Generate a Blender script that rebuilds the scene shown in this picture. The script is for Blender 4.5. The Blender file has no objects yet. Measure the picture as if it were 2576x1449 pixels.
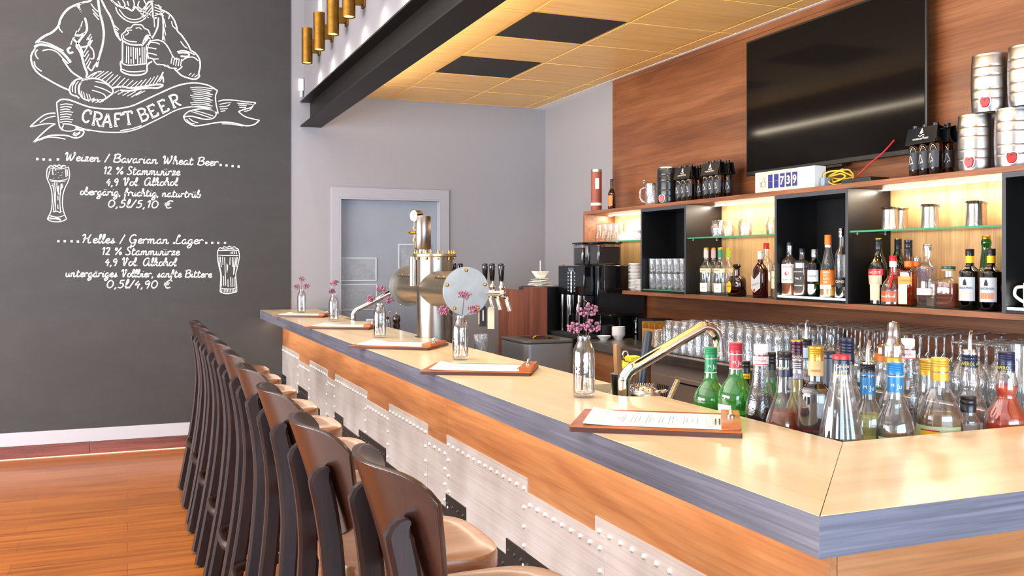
import bpy, math, random
from mathutils import Vector, Matrix
R = math.radians
rnd = random.Random(7)
SC = bpy.context.scene
COL = SC.collection

# ------------------------------------------------------------------ camera
F_PX, W_PX, H_PX, HORIZON = 2382.456, 2576, 1449, 656.587
YAW = 0.385650
EYE = 1.483
cam_d = bpy.data.cameras.new('camera')
cam_d.sensor_fit = 'HORIZONTAL'
cam_d.sensor_width = 36.0
cam_d.lens = 36.0 * F_PX / W_PX
cam_d.shift_y = -(H_PX / 2 - HORIZON) / W_PX
cam_d.clip_start = 0.05
cam = bpy.data.objects.new('camera', cam_d)
COL.objects.link(cam)
cam.location = (0, 0, EYE)
cam.rotation_euler = (R(90), 0, -YAW)
SC.camera = cam

# ------------------------------------------------------------------ view, world, large lights
vs = SC.view_settings
SC.display_settings.display_device = 'sRGB'
vs.view_transform = 'Standard'
vs.look = 'None'
vs.gamma = 1.0
vs.use_curve_mapping = False
vs.exposure = 0.64
cy = SC.cycles
cy.max_bounces = 8
cy.diffuse_bounces = 4
cy.glossy_bounces = 5
cy.transmission_bounces = 6
cy.transparent_max_bounces = 40
cy.caustics_reflective = False
cy.caustics_refractive = False
cy.sample_clamp_indirect = 6.0
cy.use_denoising = True

wd = bpy.data.worlds.new('world')
SC.world = wd
wd.use_nodes = True
wd.node_tree.nodes['Background'].inputs[0].default_value = (0.75, 0.85, 1.0, 1)
wd.node_tree.nodes['Background'].inputs[1].default_value = 0.25


def light(name, kind, loc, energy, color, rot=(0, 0, 0), size=None, sizey=None, spot=None, blend=0.3, radius=0.03, parent=None, spread=None):
    d = bpy.data.lights.new(name, kind)
    d.energy = energy
    d.color = color
    if kind == 'AREA':
        d.shape = 'RECTANGLE' if sizey else 'SQUARE'
        d.size = size
        if sizey:
            d.size_y = sizey
        if spread:
            d.spread = spread
    elif kind == 'SPOT':
        d.spot_size = spot
        d.spot_blend = blend
        d.shadow_soft_size = radius
    else:
        d.shadow_soft_size = radius
    o = bpy.data.objects.new(name, d)
    COL.objects.link(o)
    o.location = loc
    o.rotation_euler = rot
    if parent:
        o.parent = parent
    return o


COOL = (0.96, 0.965, 1.0)
WARM = (1.0, 0.80, 0.56)
NEUT = (1.0, 0.93, 0.84)
# daylight from the tall windows on the guests' side and behind the photographer
light('window_light', 'AREA', (-4.2, 4.0, 1.25), 560, COOL, (R(108), 0, R(-90)), 7.0, 2.7)
light('window_light_rear', 'AREA', (0.9, -3.0, 1.4), 380, (0.55, 0.77, 1.0), (R(90), 0, 0), 5.0, 2.6)
# general room light high above the guests' side
light('room_light', 'AREA', (-1.6, 4.8, 4.1), 90, NEUT, (0, 0, 0), 4.0, 6.0)
# warm downlights in the bar ceiling (all nearer than the part of the ceiling in view)
for i, (lx, ly, e) in enumerate([(2.3, 1.7, 12), (2.35, 3.0, 24), (2.3, 4.25, 34), (1.6, 3.9, 14)]):
    light('downlight', 'SPOT', (lx, ly, 2.84), e * 1.1, WARM, (0, 0, 0), spot=R(125), blend=0.8, radius=0.12)

# one downlight tilted at the grey end wall beside the shelf
light('wall_spot', 'SPOT', (2.35, 4.2, 2.84), 60, (1.0, 0.88, 0.72), (R(62), 0, R(-23)), spot=R(38), blend=0.5, radius=0.05)

# ------------------------------------------------------------------ materials
def lin(h):
    h = h.lstrip('#')
    out = []
    for i in (0, 2, 4):
        c = int(h[i:i + 2], 16) / 255
        out.append(c / 12.92 if c <= 0.04045 else ((c + 0.055) / 1.055) ** 2.4)
    return (*out, 1.0)


class NT:
    def __init__(s, name):
        s.m = bpy.data.materials.new(name)
        s.m.use_nodes = True
        s.t = s.m.node_tree
        s.b = s.t.nodes['Principled BSDF']
        s.out = s.t.nodes['Material Output']

    def n(s, typ, **kw):
        nd = s.t.nodes.new(typ)
        for k, v in kw.items():
            setattr(nd, k, v)
        return nd

    def l(s, a, b):
        s.t.links.new(a, b)

    def set(s, **kw):
        names = dict(rough='Roughness', metal='Metallic', coat='Coat Weight', coatr='Coat Roughness', spec='Specular IOR Level', trans='Transmission Weight', ior='IOR', estr='Emission Strength', aniso='Anisotropic', sss='Subsurface Weight', sheen='Sheen Weight')
        for k, v in kw.items():
            s.b.inputs[names[k]].default_value = v
        return s

    def col(s, c):
        s.b.inputs['Base Color'].default_value = c
        return s


def ramp(nt, stops):
    r = nt.n('ShaderNodeValToRGB')
    cr = r.color_ramp
    while len(cr.elements) < len(stops):
        cr.elements.new(0.5)
    for e, (p, c) in zip(cr.elements, stops):
        e.position = p
        e.color = c
    return r


def plain(name, hexc, rough=0.5, metal=0.0, var=0.0, bump=0.0, scale=30, **kw):
    nt = NT(name).set(rough=rough, metal=metal, **kw)
    c = lin(hexc)
    nt.col(c)
    if var or bump:
        tc = nt.n('ShaderNodeTexCoord')
        nz = nt.n('ShaderNodeTexNoise')
        nz.inputs['Scale'].default_value = scale
        nz.inputs['Detail'].default_value = 5
        nt.l(tc.outputs['Object'], nz.inputs['Vector'])
        if var:
            a = tuple(min(1, x * (1 - var)) for x in c[:3]) + (1,)
            b = tuple(min(1, x * (1 + var)) for x in c[:3]) + (1,)
            r = ramp(nt, [(0.3, a), (0.7, b)])
            nt.l(nz.outputs['Fac'], r.inputs['Fac'])
            nt.l(r.outputs['Color'], nt.b.inputs['Base Color'])
        if bump:
            bp = nt.n('ShaderNodeBump')
            bp.inputs['Strength'].default_value = bump
            bp.inputs['Distance'].default_value = 0.002
            nt.l(nz.outputs['Fac'], bp.inputs['Height'])
            nt.l(bp.outputs['Normal'], nt.b.inputs['Normal'])
    return nt.m


def wood(name, dark, mid, light_, axis=1, scale=1.0, rough=0.35, fine=0.35, coat=0.0, across=11, dist=0.7, p=(0.30, 0.52, 0.74), seams=None):
    """grain that runs along one local axis"""
    nt = NT(name).set(rough=rough, coat=coat, coatr=0.12)
    tc = nt.n('ShaderNodeTexCoord')
    mp = nt.n('ShaderNodeMapping')
    sc = [across * scale] * 3
    sc[axis] = 0.9 * scale
    mp.inputs['Scale'].default_value = sc
    nt.l(tc.outputs['Object'], mp.inputs['Vector'])
    nz = nt.n('ShaderNodeTexNoise')
    nz.inputs['Scale'].default_value = 1.0
    nz.inputs['Detail'].default_value = 6
    nz.inputs['Roughness'].default_value = 0.55
    nz.inputs['Distortion'].default_value = dist
    nt.l(mp.outputs['Vector'], nz.inputs['Vector'])
    r = ramp(nt, [(p[0], lin(dark)), (p[1], lin(mid)), (p[2], lin(light_))])
    nt.l(nz.outputs['Fac'], r.inputs['Fac'])
    mp2 = nt.n('ShaderNodeMapping')
    sc2 = [170 * scale] * 3
    sc2[axis] = 4.0 * scale
    mp2.inputs['Scale'].default_value = sc2
    nt.l(tc.outputs['Object'], mp2.inputs['Vector'])
    n2 = nt.n('ShaderNodeTexNoise')
    n2.inputs['Scale'].default_value = 1.0
    n2.inputs['Detail'].default_value = 3
    nt.l(mp2.outputs['Vector'], n2.inputs['Vector'])
    r2 = ramp(nt, [(0.35, (1 - fine, 1 - fine, 1 - fine, 1)), (0.6, (1, 1, 1, 1))])
    nt.l(n2.outputs['Fac'], r2.inputs['Fac'])
    mx = nt.n('ShaderNodeMix', data_type='RGBA', blend_type='MULTIPLY')
    mx.inputs[0].default_value = 1.0
    nt.l(r.outputs['Color'], mx.inputs[6])
    nt.l(r2.outputs['Color'], mx.inputs[7])
    nt.l(mx.outputs[2], nt.b.inputs['Base Color'])
    return nt.m


def brushed(name, hexc, rough=0.3, axis=1, amount=0.15, var=0.12, scale=1.0):
    nt = NT(name).set(metal=1.0)
    tc = nt.n('ShaderNodeTexCoord')
    mp = nt.n('ShaderNodeMapping')
    sc = [220 * scale] * 3
    sc[axis] = 3.0 * scale
    mp.inputs['Scale'].default_value = sc
    nt.l(tc.outputs['Object'], mp.inputs['Vector'])
    nz = nt.n('ShaderNodeTexNoise')
    nz.inputs['Scale'].default_value = 1.0
    nz.inputs['Detail'].default_value = 4
    nt.l(mp.outputs['Vector'], nz.inputs['Vector'])
    mr = nt.n('ShaderNodeMapRange')
    mr.inputs[3].default_value = max(0.02, rough - amount)
    mr.inputs[4].default_value = rough + amount
    nt.l(nz.outputs['Fac'], mr.inputs[0])
    nt.l(mr.outputs[0], nt.b.inputs['Roughness'])
    c = lin(hexc)
    nb = nt.n('ShaderNodeTexNoise')
    nb.inputs['Scale'].default_value = 6
    nb.inputs['Detail'].default_value = 4
    nt.l(tc.outputs['Object'], nb.inputs['Vector'])
    r = ramp(nt, [(0.3, tuple(x * (1 - var) for x in c[:3]) + (1,)), (0.7, tuple(min(1, x * (1 + var)) for x in c[:3]) + (1,))])
    nt.l(nb.outputs['Fac'], r.inputs['Fac'])
    nt.l(r.outputs['Color'], nt.b.inputs['Base Color'])
    return nt.m


def glass(name, color=(0.95, 0.97, 0.97), edge=0.75, base=0.05, rough=0.02, power=3.0, wav=0.0, wscale=40, rim=0.45, stretch=1.0, body=0.0, bodycol=None):
    """thin glass: sees through, reflects more towards its rim"""
    nt = NT(name)
    nt.t.nodes.remove(nt.b)
    tr = nt.n('ShaderNodeBsdfTransparent')
    gl = nt.n('ShaderNodeBsdfAnisotropic') if False else nt.n('ShaderNodeBsdfGlossy')
    gl.inputs['Color'].default_value = (1, 1, 1, 1)
    gl.inputs['Roughness'].default_value = rough
    lw = nt.n('ShaderNodeLayerWeight')
    lw.inputs[0].default_value = 0.5
    pw = nt.n('ShaderNodeMath', operation='POWER')
    pw.inputs[1].default_value = power
    nt.l(lw.outputs['Facing'], pw.inputs[0])
    rc = ramp(nt, [(0.25, (*color, 1)), (0.95, (*[q * rim for q in color], 1))])
    nt.l(lw.outputs['Facing'], rc.inputs['Fac'])
    nt.l(rc.outputs['Color'], tr.inputs[0])
    mr = nt.n('ShaderNodeMapRange')
    mr.inputs[3].default_value = base
    mr.inputs[4].default_value = edge
    nt.l(pw.outputs[0], mr.inputs[0])
    mx = nt.n('ShaderNodeMixShader')
    nt.l(mr.outputs[0], mx.inputs[0])
    nt.l(tr.outputs[0], mx.inputs[1])
    nt.l(gl.outputs[0], mx.inputs[2])
    last = mx
    if body:
        df = nt.n('ShaderNodeBsdfDiffuse')
        df.inputs[0].default_value = (*(bodycol or color), 1)
        last = nt.n('ShaderNodeMixShader')
        last.inputs[0].default_value = body
        nt.l(mx.outputs[0], last.inputs[1])
        nt.l(df.outputs[0], last.inputs[2])
    nt.l(last.outputs[0], nt.out.inputs[0])
    if wav:
        tc = nt.n('ShaderNodeTexCoord')
        nz = nt.n('ShaderNodeTexNoise')
        nz.inputs['Scale'].default_value = wscale
        mp = nt.n('ShaderNodeMapping')
        mp.inputs['Scale'].default_value = (1, 1, stretch)
        nt.l(tc.outputs['Object'], mp.inputs['Vector'])
        nt.l(mp.outputs['Vector'], nz.inputs['Vector'])
        bp = nt.n('ShaderNodeBump')
        bp.inputs['Strength'].default_value = wav
        bp.inputs['Distance'].default_value = 0.004
        nt.l(nz.outputs['Fac'], bp.inputs['Height'])
        nt.l(bp.outputs['Normal'], gl.inputs['Normal'])
        nt.l(bp.outputs['Normal'], lw.inputs['Normal'])
    return nt.m


def solid_glass(name, color=(1, 1, 1), rough=0.0, ior=1.45):
    nt = NT(name).set(rough=rough, trans=1.0, ior=ior)
    nt.col((*color, 1))
    return nt.m


def emit(name, color, strength):
    nt = NT(name)
    nt.col((0.02, 0.02, 0.02, 1))
    nt.b.inputs['Emission Color'].default_value = (*color, 1)
    nt.set(estr=strength)
    return nt.m


# ------------------------------------------------------------------ mesh builder
class MB:
    def __init__(s):
        s.v = []
        s.f = []

    def add(s, vs_, fs):
        b = len(s.v)
        s.v += [tuple(x) for x in vs_]
        s.f += [tuple(i + b for i in f) for f in fs]
        return s

    def box(s, x0, x1, y0, y1, z0, z1):
        return s.add([(x0, y0, z0), (x1, y0, z0), (x1, y1, z0), (x0, y1, z0), (x0, y0, z1), (x1, y0, z1), (x1, y1, z1), (x0, y1, z1)],
                     [(3, 2, 1, 0), (4, 5, 6, 7), (0, 1, 5, 4), (1, 2, 6, 5), (2, 3, 7, 6), (3, 0, 4, 7)])

    def obox(s, c, ax, ay, az, hx, hy, hz):
        """oriented box: centre, three unit axes, half sizes"""
        c, ax, ay, az = Vector(c), Vector(ax), Vector(ay), Vector(az)
        vs_ = [c + ax * hx * i + ay * hy * j + az * hz * k for k in (-1, 1) for (i, j) in ((-1, -1), (1, -1), (1, 1), (-1, 1))]
        return s.add(vs_, [(3, 2, 1, 0), (4, 5, 6, 7), (0, 1, 5, 4), (1, 2, 6, 5), (2, 3, 7, 6), (3, 0, 4, 7)])

    def lathe(s, prof, n=24, c=(0, 0, 0), cross=2.0, ax=1.0, rot=0.0, M=None, twist=None):
        """revolve (r, z) pairs; cross>2 gives a squarer section on the wide part, ax squeezes local y"""
        rm = max(r for r, z in prof)
        rows = []
        vs_, fs = [], []
        for r, z in prof:
            if r < 1e-6:
                rows.append([len(vs_)])
                vs_.append((0, 0, z))
            else:
                k = max(0, min(1, (r / rm - 0.5) / 0.35))
                e = 2 + (cross - 2) * k
                a = 1 + (ax - 1) * k
                row = []
                for i in range(n):
                    t = 2 * math.pi * i / n
                    ct, st = math.cos(t), math.sin(t)
                    q = (abs(ct) ** e + abs(st) ** e) ** (-1 / e)
                    row.append(len(vs_))
                    rr = r * q
                    if twist:
                        rr *= twist(t, z)
                    vs_.append((rr * ct, rr * st * a, z))
                rows.append(row)
        for p, q in zip(rows, rows[1:]):
            if len(p) == 1 and len(q) == 1:
                continue
            for i in range(n):
                j = (i + 1) % n
                if len(p) == 1:
                    fs.append((p[0], q[j], q[i]))
                elif len(q) == 1:
                    fs.append((p[i], p[j], q[0]))
                else:
                    fs.append((p[i], p[j], q[j], q[i]))
        cr, sr = math.cos(rot), math.sin(rot)
        out = []
        for x, y, z in vs_:
            w = Vector((x * cr - y * sr, x * sr + y * cr, z))
            if M is not None:
                w = M @ w
            out.append((w.x + c[0], w.y + c[1], w.z + c[2]))
        return s.add(out, fs)

    def cyl(s, a, b, r, n=16, r2=None):
        a, b = Vector(a), Vector(b)
        d = b - a
        M = d.to_track_quat('Z', 'Y').to_matrix()
        L = d.length
        r2 = r if r2 is None else r2
        return s.lathe([(0, 0), (r, 0), (r2, L), (0, L)], n, tuple(a), M=M)

    def ball(s, c, r, n=10, m=6, sz=1.0):
        prof = [(r * math.sin(math.pi * i / m), -r * sz * math.cos(math.pi * i / m)) for i in range(m + 1)]
        prof[0] = (0, prof[0][1])
        prof[-1] = (0, prof[-1][1])
        return s.lathe(prof, n, c)

    def tube(s, pts, r, n=10, closed=False, flat=None, up=None):
        """sweep a round (or flat: (rw, rh)) section along points; r may be a list"""
        P = [Vector(p) for p in pts]
        m = len(P)
        T = []
        for i in range(m):
            if closed:
                d = P[(i + 1) % m] - P[i - 1]
            else:
                d = P[min(i + 1, m - 1)] - P[max(i - 1, 0)]
            T.append(d.normalized())
        u = Vector(up) if up else (Vector((0, 0, 1)) if abs(T[0].z) < 0.9 else Vector((1, 0, 0)))
        vs_, fs = [], []
        for i in range(m):
            u = Vector(up) if up else u
            u = (u - T[i] * u.dot(T[i]))
            u = u.normalized() if u.length > 1e-6 else T[i].orthogonal().normalized()
            w = T[i].cross(u)
            rr = r[i] if isinstance(r, (list, tuple)) else r
            rw_, rh_ = rr if isinstance(rr, tuple) else (rr, rr)
            for k in range(n):
                if flat:
                    e = 14.0
                    t = 2 * math.pi * (k + 0.5) / n
                    ct, st = math.cos(t), math.sin(t)
                    q = (abs(ct) ** e + abs(st) ** e) ** (-1 / e)
                    vs_.append(P[i] + u * (flat[1] * rh_ * q * st) + w * (flat[0] * rw_ * q * ct))
                else:
                    t = 2 * math.pi * k / n
                    vs_.append(P[i] + u * (rr * math.sin(t)) + w * (rr * math.cos(t)))
        mm = m if closed else m - 1
        for i in range(mm):
            a, b = i * n, ((i + 1) % m) * n
            for k in range(n):
                j = (k + 1) % n
                fs.append((a + k, a + j, b + j, b + k))
        if not closed:
            fs.append(tuple(range(n - 1, -1, -1)))
            fs.append(tuple((m - 1) * n + k for k in range(n)))
        return s.add(vs_, fs)

    def prism(s, poly, axis, a0, a1):
        """extrude a 2-D polygon along axis ('x','y','z')"""
        n = len(poly)
        def P(p, a):
            return {'x': (a, p[0], p[1]), 'y': (p[0], a, p[1]), 'z': (p[0], p[1], a)}[axis]
        vs_ = [P(p, a0) for p in poly] + [P(p, a1) for p in poly]
        fs = [tuple(range(n - 1, -1, -1)), tuple(range(n, 2 * n))] + [(i, (i + 1) % n, n + (i + 1) % n, n + i) for i in range(n)]
        return s.add(vs_, fs)

    def grid(s, fn, nu, nv):
        vs_ = [fn(i / nu, j / nv) for j in range(nv + 1) for i in range(nu + 1)]
        fs = [(j * (nu + 1) + i, j * (nu + 1) + i + 1, (j + 1) * (nu + 1) + i + 1, (j + 1) * (nu + 1) + i) for j in range(nv) for i in range(nu)]
        return s.add(vs_, fs)

    def patch(s, r, z0, z1, phi0, half, n=14, c=(0, 0, 0), cross=2.0, ax=1.0, rot=0.0, off=0.0007, r2=None):
        """label wrapped on a bottle: azimuth phi0 +- half"""
        def fn(u, v):
            t = phi0 - half + 2 * half * u
            lt = t - rot
            e = cross
            ct, st = math.cos(lt), math.sin(lt)
            rr = (r + ((r2 if r2 is not None else r) - r) * v) 
            q = (abs(ct) ** e + abs(st) ** e) ** (-1 / e)
            x, y = rr * q * ct, rr * q * st * ax
            L = math.hypot(x, y)
            k = (L + off) / L
            x, y = x * k, y * k
            return (c[0] + x * math.cos(rot) - y * math.sin(rot), c[1] + x * math.sin(rot) + y * math.cos(rot), c[2] + z0 + (z1 - z0) * v)
        return s.grid(fn, n, 1)

    def build(s, name, mat, parent=None, bevel=0.0, sharp=38, seg=2, loc=None, rot=None, smooth=True):
        me = bpy.data.meshes.new(name)
        me.from_pydata(s.v, [], s.f)
        me.update()
        if mat is not None:
            me.materials.append(mat)
        if smooth:
            me.polygons.foreach_set('use_smooth', [True] * len(me.polygons))
            try:
                me.set_sharp_from_angle(angle=R(sharp))
            except Exception:
                pass
        o = bpy.data.objects.new(name, me)
        COL.objects.link(o)
        if parent is not None:
            o.parent = parent
        if loc:
            o.location = loc
        if rot:
            o.rotation_euler = rot
        if bevel:
            b = o.modifiers.new('bevel', 'BEVEL')
            b.width = bevel
            b.segments = seg
            b.limit_method = 'ANGLE'
            b.angle_limit = R(35)
        return o


def tag(o, label=None, cat=None, group=None, kind=None):
    if label:
        o['label'] = label
    if cat:
        o['category'] = cat
    if group:
        o['group'] = group
    if kind:
        o['kind'] = kind
    return o


def thing(name, label, cat, loc=(0, 0, 0), rz=0.0, group=None):
    o = bpy.data.objects.new(name, None)
    o.empty_display_size = 0.05
    COL.objects.link(o)
    o.location = loc
    o.rotation_euler = (0, 0, rz)
    return tag(o, label, cat, group)


def struct(name, mb, mat, **kw):
    return tag(mb.build(name, mat, **kw), kind='structure')


def copy_tree(o, parent=None):
    c = o.copy()
    COL.objects.link(c)
    if parent is not None:
        c.parent = parent
    for ch in list(o.children):
        copy_tree(ch, c)
    return c


_tx = {}


def text_mesh(s, size=1.0, shear=0.0, bold=0.0):
    key = (s, shear, bold)
    if key not in _tx:
        cu = bpy.data.curves.new('lettering', 'FONT')
        cu.body = s
        cu.size = 1.0
        cu.shear = shear
        cu.offset = bold
        cu.resolution_u = 3
        ob = bpy.data.objects.new('lettering', cu)
        COL.objects.link(ob)
        dg = bpy.context.evaluated_depsgraph_get()
        me = ob.evaluated_get(dg).to_mesh()
        vs_ = [tuple(v.co) for v in me.vertices]
        fs = [tuple(p.vertices) for p in me.polygons]
        ob.evaluated_get(dg).to_mesh_clear()
        bpy.data.objects.remove(ob)
        bpy.data.curves.remove(cu)
        xs = [v[0] for v in vs_] or [0]
        _tx[key] = (vs_, fs, min(xs), max(xs))
    return _tx[key]


def lay_text(mb, s, fn, size=None, width=None, align=0.5, shear=0.0, bold=0.0):
    """put lettering through fn(x, y) -> 3-D; x centred unless align says otherwise"""
    vs_, fs, x0, x1 = text_mesh(s, shear=shear, bold=bold)
    if not vs_:
        return mb
    w = max(1e-6, x1 - x0)
    sx = (width / w) if width else size
    sy = size if size else sx
    return mb.add([fn((v[0] - x0 - w * align) * sx, v[1] * sy) for v in vs_], fs)


def spline(pts, sub=6, closed=False):
    """Catmull-Rom through 2-D/3-D points"""
    n = len(pts)
    if n < 3:
        return [tuple(p) for p in pts]
    out = []
    rng = range(n if closed else n - 1)
    for i in rng:
        p0 = pts[(i - 1) % n] if closed or i > 0 else pts[0]
        p1, p2 = pts[i], pts[(i + 1) % n]
        p3 = pts[(i + 2) % n] if closed or i + 2 < n else pts[-1]
        for k in range(sub):
            t = k / sub
            out.append(tuple(0.5 * ((2 * b) + (-a + c) * t + (2 * a - 5 * b + 4 * c - d) * t * t + (-a + 3 * b - 3 * c + d) * t ** 3) for a, b, c, d in zip(p0, p1, p2, p3)))
    if not closed:
        out.append(tuple(pts[-1]))
    return out
# ------------------------------------------------------------------ shared materials
M = {}
M['wall_grey'] = plain('grey_wall_paint', '#908e92', 0.75, bump=0.05, scale=120)
M['white'] = plain('white_wall_paint', '#e4e1df', 0.7, bump=0.04, scale=120)
M['door'] = plain('door_paint', '#8a909a', 0.45, var=0.05, scale=5)
M['frame_grey'] = plain('door_frame_paint', '#9a9aa0', 0.5)
M['chalk'] = plain('chalk_line', '#f3f1ea', 0.9)
M['steel_dark'] = plain('painted_steel', '#14110f', 0.5, metal=0.0, var=0.08, scale=6, spec=0.22)
M['ceil'] = wood('ceiling_bamboo', '#e6b568', '#f2c47a', '#f7cf8a', axis=0, scale=1.2, rough=0.45, fine=0.16, dist=0.25, across=26)
M['rail'] = plain('ceiling_rail', '#efb94a', 0.4)
M['black_tile'] = plain('black_tile', '#1b1a1d', 0.7, var=0.2, scale=200)
M['wall_wood'] = wood('wall_walnut', '#653820', '#7c4b2d', '#8c5c3c', axis=1, scale=0.75, rough=0.34, fine=0.3, dist=0.9, across=8)
M['shelf_wood'] = wood('shelf_walnut', '#6b3f28', '#8d5a3c', '#a06c4b', axis=1, scale=1.2, rough=0.4, fine=0.3)
M['bay_wood'] = wood('bay_oak', '#b08457', '#c39868', '#cfa878', axis=2, scale=1.3, rough=0.42, fine=0.25)
M['bar_wood'] = wood('bar_cherry', '#874f2c', '#9e683d', '#ad7a4e', axis=1, scale=0.8, rough=0.38, fine=0.22, dist=2.0, across=6)
M['bar_wood_x'] = wood('bar_cherry_return', '#874f2c', '#9e683d', '#ad7a4e', axis=0, scale=0.8, rough=0.38, fine=0.22, dist=2.0, across=6)
M['maple'] = wood('maple_top', '#ccb488', '#d9c49a', '#dfcba6', axis=1, scale=0.9, rough=0.30, fine=0.06, coat=0.12)
M['maple_x'] = wood('maple_top_return', '#ccb488', '#d9c49a', '#dfcba6', axis=0, scale=0.9, rough=0.30, fine=0.06, coat=0.12)
M['edge_y'] = wood('grey_edge', '#54555f', '#62636f', '#70717c', axis=1, scale=1.4, rough=0.42, fine=0.25, across=60, dist=0.2)
M['edge_x'] = wood('grey_edge_return', '#54555f', '#62636f', '#70717c', axis=0, scale=1.4, rough=0.42, fine=0.25, across=60, dist=0.2)
M['black'] = plain('black_lacquer', '#141416', 0.35)
M['black_gloss'] = plain('black_gloss', '#0a0a0c', 0.08, spec=0.6)
M['black_matte'] = plain('black_matte', '#121214', 0.75)
M['box'] = plain('black_box_laminate', '#0b0a0b', 0.34, spec=0.5)
M['box_edge'] = plain('black_box_edge', '#3a3d45', 0.45)
M['steel'] = brushed('brushed_steel', '#b9b4ae', 0.30, axis=1)
M['steel_z'] = brushed('brushed_steel_upright', '#b9b4ae', 0.26, axis=2, amount=0.12)
M['chrome'] = plain('chrome', '#e2e4e8', 0.07, metal=1.0)
M['brass'] = plain('aged_brass', '#8a6428', 0.38, metal=1.0, var=0.25, scale=25)
M['brass_bright'] = plain('brass_fitting', '#c99b4b', 0.25, metal=1.0)
M['grey_box'] = plain('grey_laminate', '#6c6b6c', 0.35, metal=0.5)
M['cream'] = plain('cream_card', '#e8d9b8', 0.7)
M['paper'] = plain('paper', '#f4eedd', 0.8)
M['ink'] = plain('ink', '#2b2724', 0.8)
M['china'] = plain('white_china', '#e9e7e6', 0.18, coat=0.4)
M['red'] = plain('red_plastic', '#c01a1c', 0.3)
M['glass_shelf'] = glass('shelf_glass', (0.90, 0.96, 0.93), edge=0.5, base=0.06)
M['glass_edge'] = plain('shelf_glass_edge', '#3f8f6c', 0.2)
M['glass'] = glass('clear_glass', (0.975, 0.985, 0.985), edge=0.95, base=0.07, power=2.2, rim=0.4, body=0.02, bodycol=(0.8, 0.85, 0.9))
M['glass_cut'] = glass('cut_glass', (0.955, 0.965, 0.97), edge=0.95, base=0.12, power=2.0, wav=1.0, wscale=120, stretch=0.18, rim=0.35, body=0.05, bodycol=(0.8, 0.85, 0.9))
M['glow'] = emit('led_warm', (1.0, 0.86, 0.66), 14)
M['glow_green'] = emit('led_glass_edge', (0.80, 1.0, 0.86), 5.0)
M['bulb'] = emit('bulb', (1.0, 0.93, 0.80), 22)

YB = 7.96           # face of the back wall
ZC = 2.877          # bar ceiling
XW = 3.485          # face of the wood panelled wall
XS = 3.212          # front of the back shelf
XF = 1.003          # front edge of the bar top
ZT = 1.083          # top of the bar
YE = 7.9525         # where bar and furniture meet the chalkboard
XP = 1.186          # face of the bar front

# ------------------------------------------------------------------ floor
def floor_mat():
    nt = NT('floor_planks').set(rough=0.28, coat=0.15, coatr=0.2)
    tc = nt.n('ShaderNodeTexCoord')
    br = nt.n('ShaderNodeTexBrick')
    br.offset = 0.41
    br.offset_frequency = 2
    br.inputs['Scale'].default_value = 1.0
    br.inputs['Brick Width'].default_value = 1.28
    br.inputs['Row Height'].default_value = 0.193
    br.inputs['Mortar Size'].default_value = 0.0016
    br.inputs['Mortar Smooth'].default_value = 0.3
    br.inputs['Bias'].default_value = 0.0
    br.inputs['Color1'].default_value = (0.62, 0.62, 0.62, 1)
    br.inputs['Color2'].default_value = (1, 1, 1, 1)
    br.inputs['Mortar'].default_value = (0.12, 0.1, 0.09, 1)
    nt.l(tc.outputs['Object'], br.inputs['Vector'])
    mp = nt.n('ShaderNodeMapping')
    mp.inputs['Scale'].default_value = (0.9, 16, 1)
    nt.l(tc.outputs['Object'], mp.inputs['Vector'])
    nz = nt.n('ShaderNodeTexNoise')
    nz.inputs['Scale'].default_value = 1.6
    nz.inputs['Detail'].default_value = 7
    nz.inputs['Distortion'].default_value = 0.5
    nt.l(mp.outputs['Vector'], nz.inputs['Vector'])
    r = ramp(nt, [(0.28, lin('#84440f')), (0.5, lin('#a85e1d')), (0.78, lin('#bb7227'))])
    nt.l(nz.outputs['Fac'], r.inputs['Fac'])
    mx = nt.n('ShaderNodeMix', data_type='RGBA', blend_type='MULTIPLY')
    mx.inputs[0].default_value = 0.55
    nt.l(r.outputs['Color'], mx.inputs[6])
    nt.l(br.outputs['Color'], mx.inputs[7])
    nt.l(mx.outputs[2], nt.b.inputs['Base Color'])
    return nt.m


struct('floor', MB().box(-4.6, 3.6, -3.5, 8.1, -0.06, 0.0), floor_mat())

# ------------------------------------------------------------------ walls
w = MB().box(1.252, 1.656, YB, YB + 0.14, 0, 4.25).box(2.556, 3.7, YB, YB + 0.14, 0, 4.25).box(1.656, 2.556, YB, YB + 0.14, 2.022, 4.25)
w.box(-4.6, 1.252, YB, YB + 0.14, 0, 4.25)
struct('wall_back', w, M['wall_grey'])
w = MB().box(3.563, 3.7, 6.3, YB, 0, 2.95)
struct('wall_right', w, M['wall_grey'])
ww = struct('wall_panelling', MB().box(XW, 3.7, -3.5, 6.511, 0, ZC), M['wall_wood'])
struct('trim_1', MB().box(XW - 0.006, XW, -3.5, 6.48, 2.835, ZC), M['wall_wood'], bevel=0.002)
struct('wall_left', MB().box(-4.75, -4.6, -3.5, 8.1, 0, 4.25), M['white'])
struct('wall_front', MB().box(-4.6, 3.7, -3.65, -3.5, 0, 4.25), M['white'])
struct('wall_upper', MB().box(1.36, 1.47, -3.5, YB, 2.812, 4.25), plain('upper_wall_paint', '#78767a', 0.75, bump=0.04, scale=120))
struct('ceiling_high', MB().box(-4.75, 1.47, -3.65, 8.1, 4.25, 4.35), M['white'])

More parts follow.
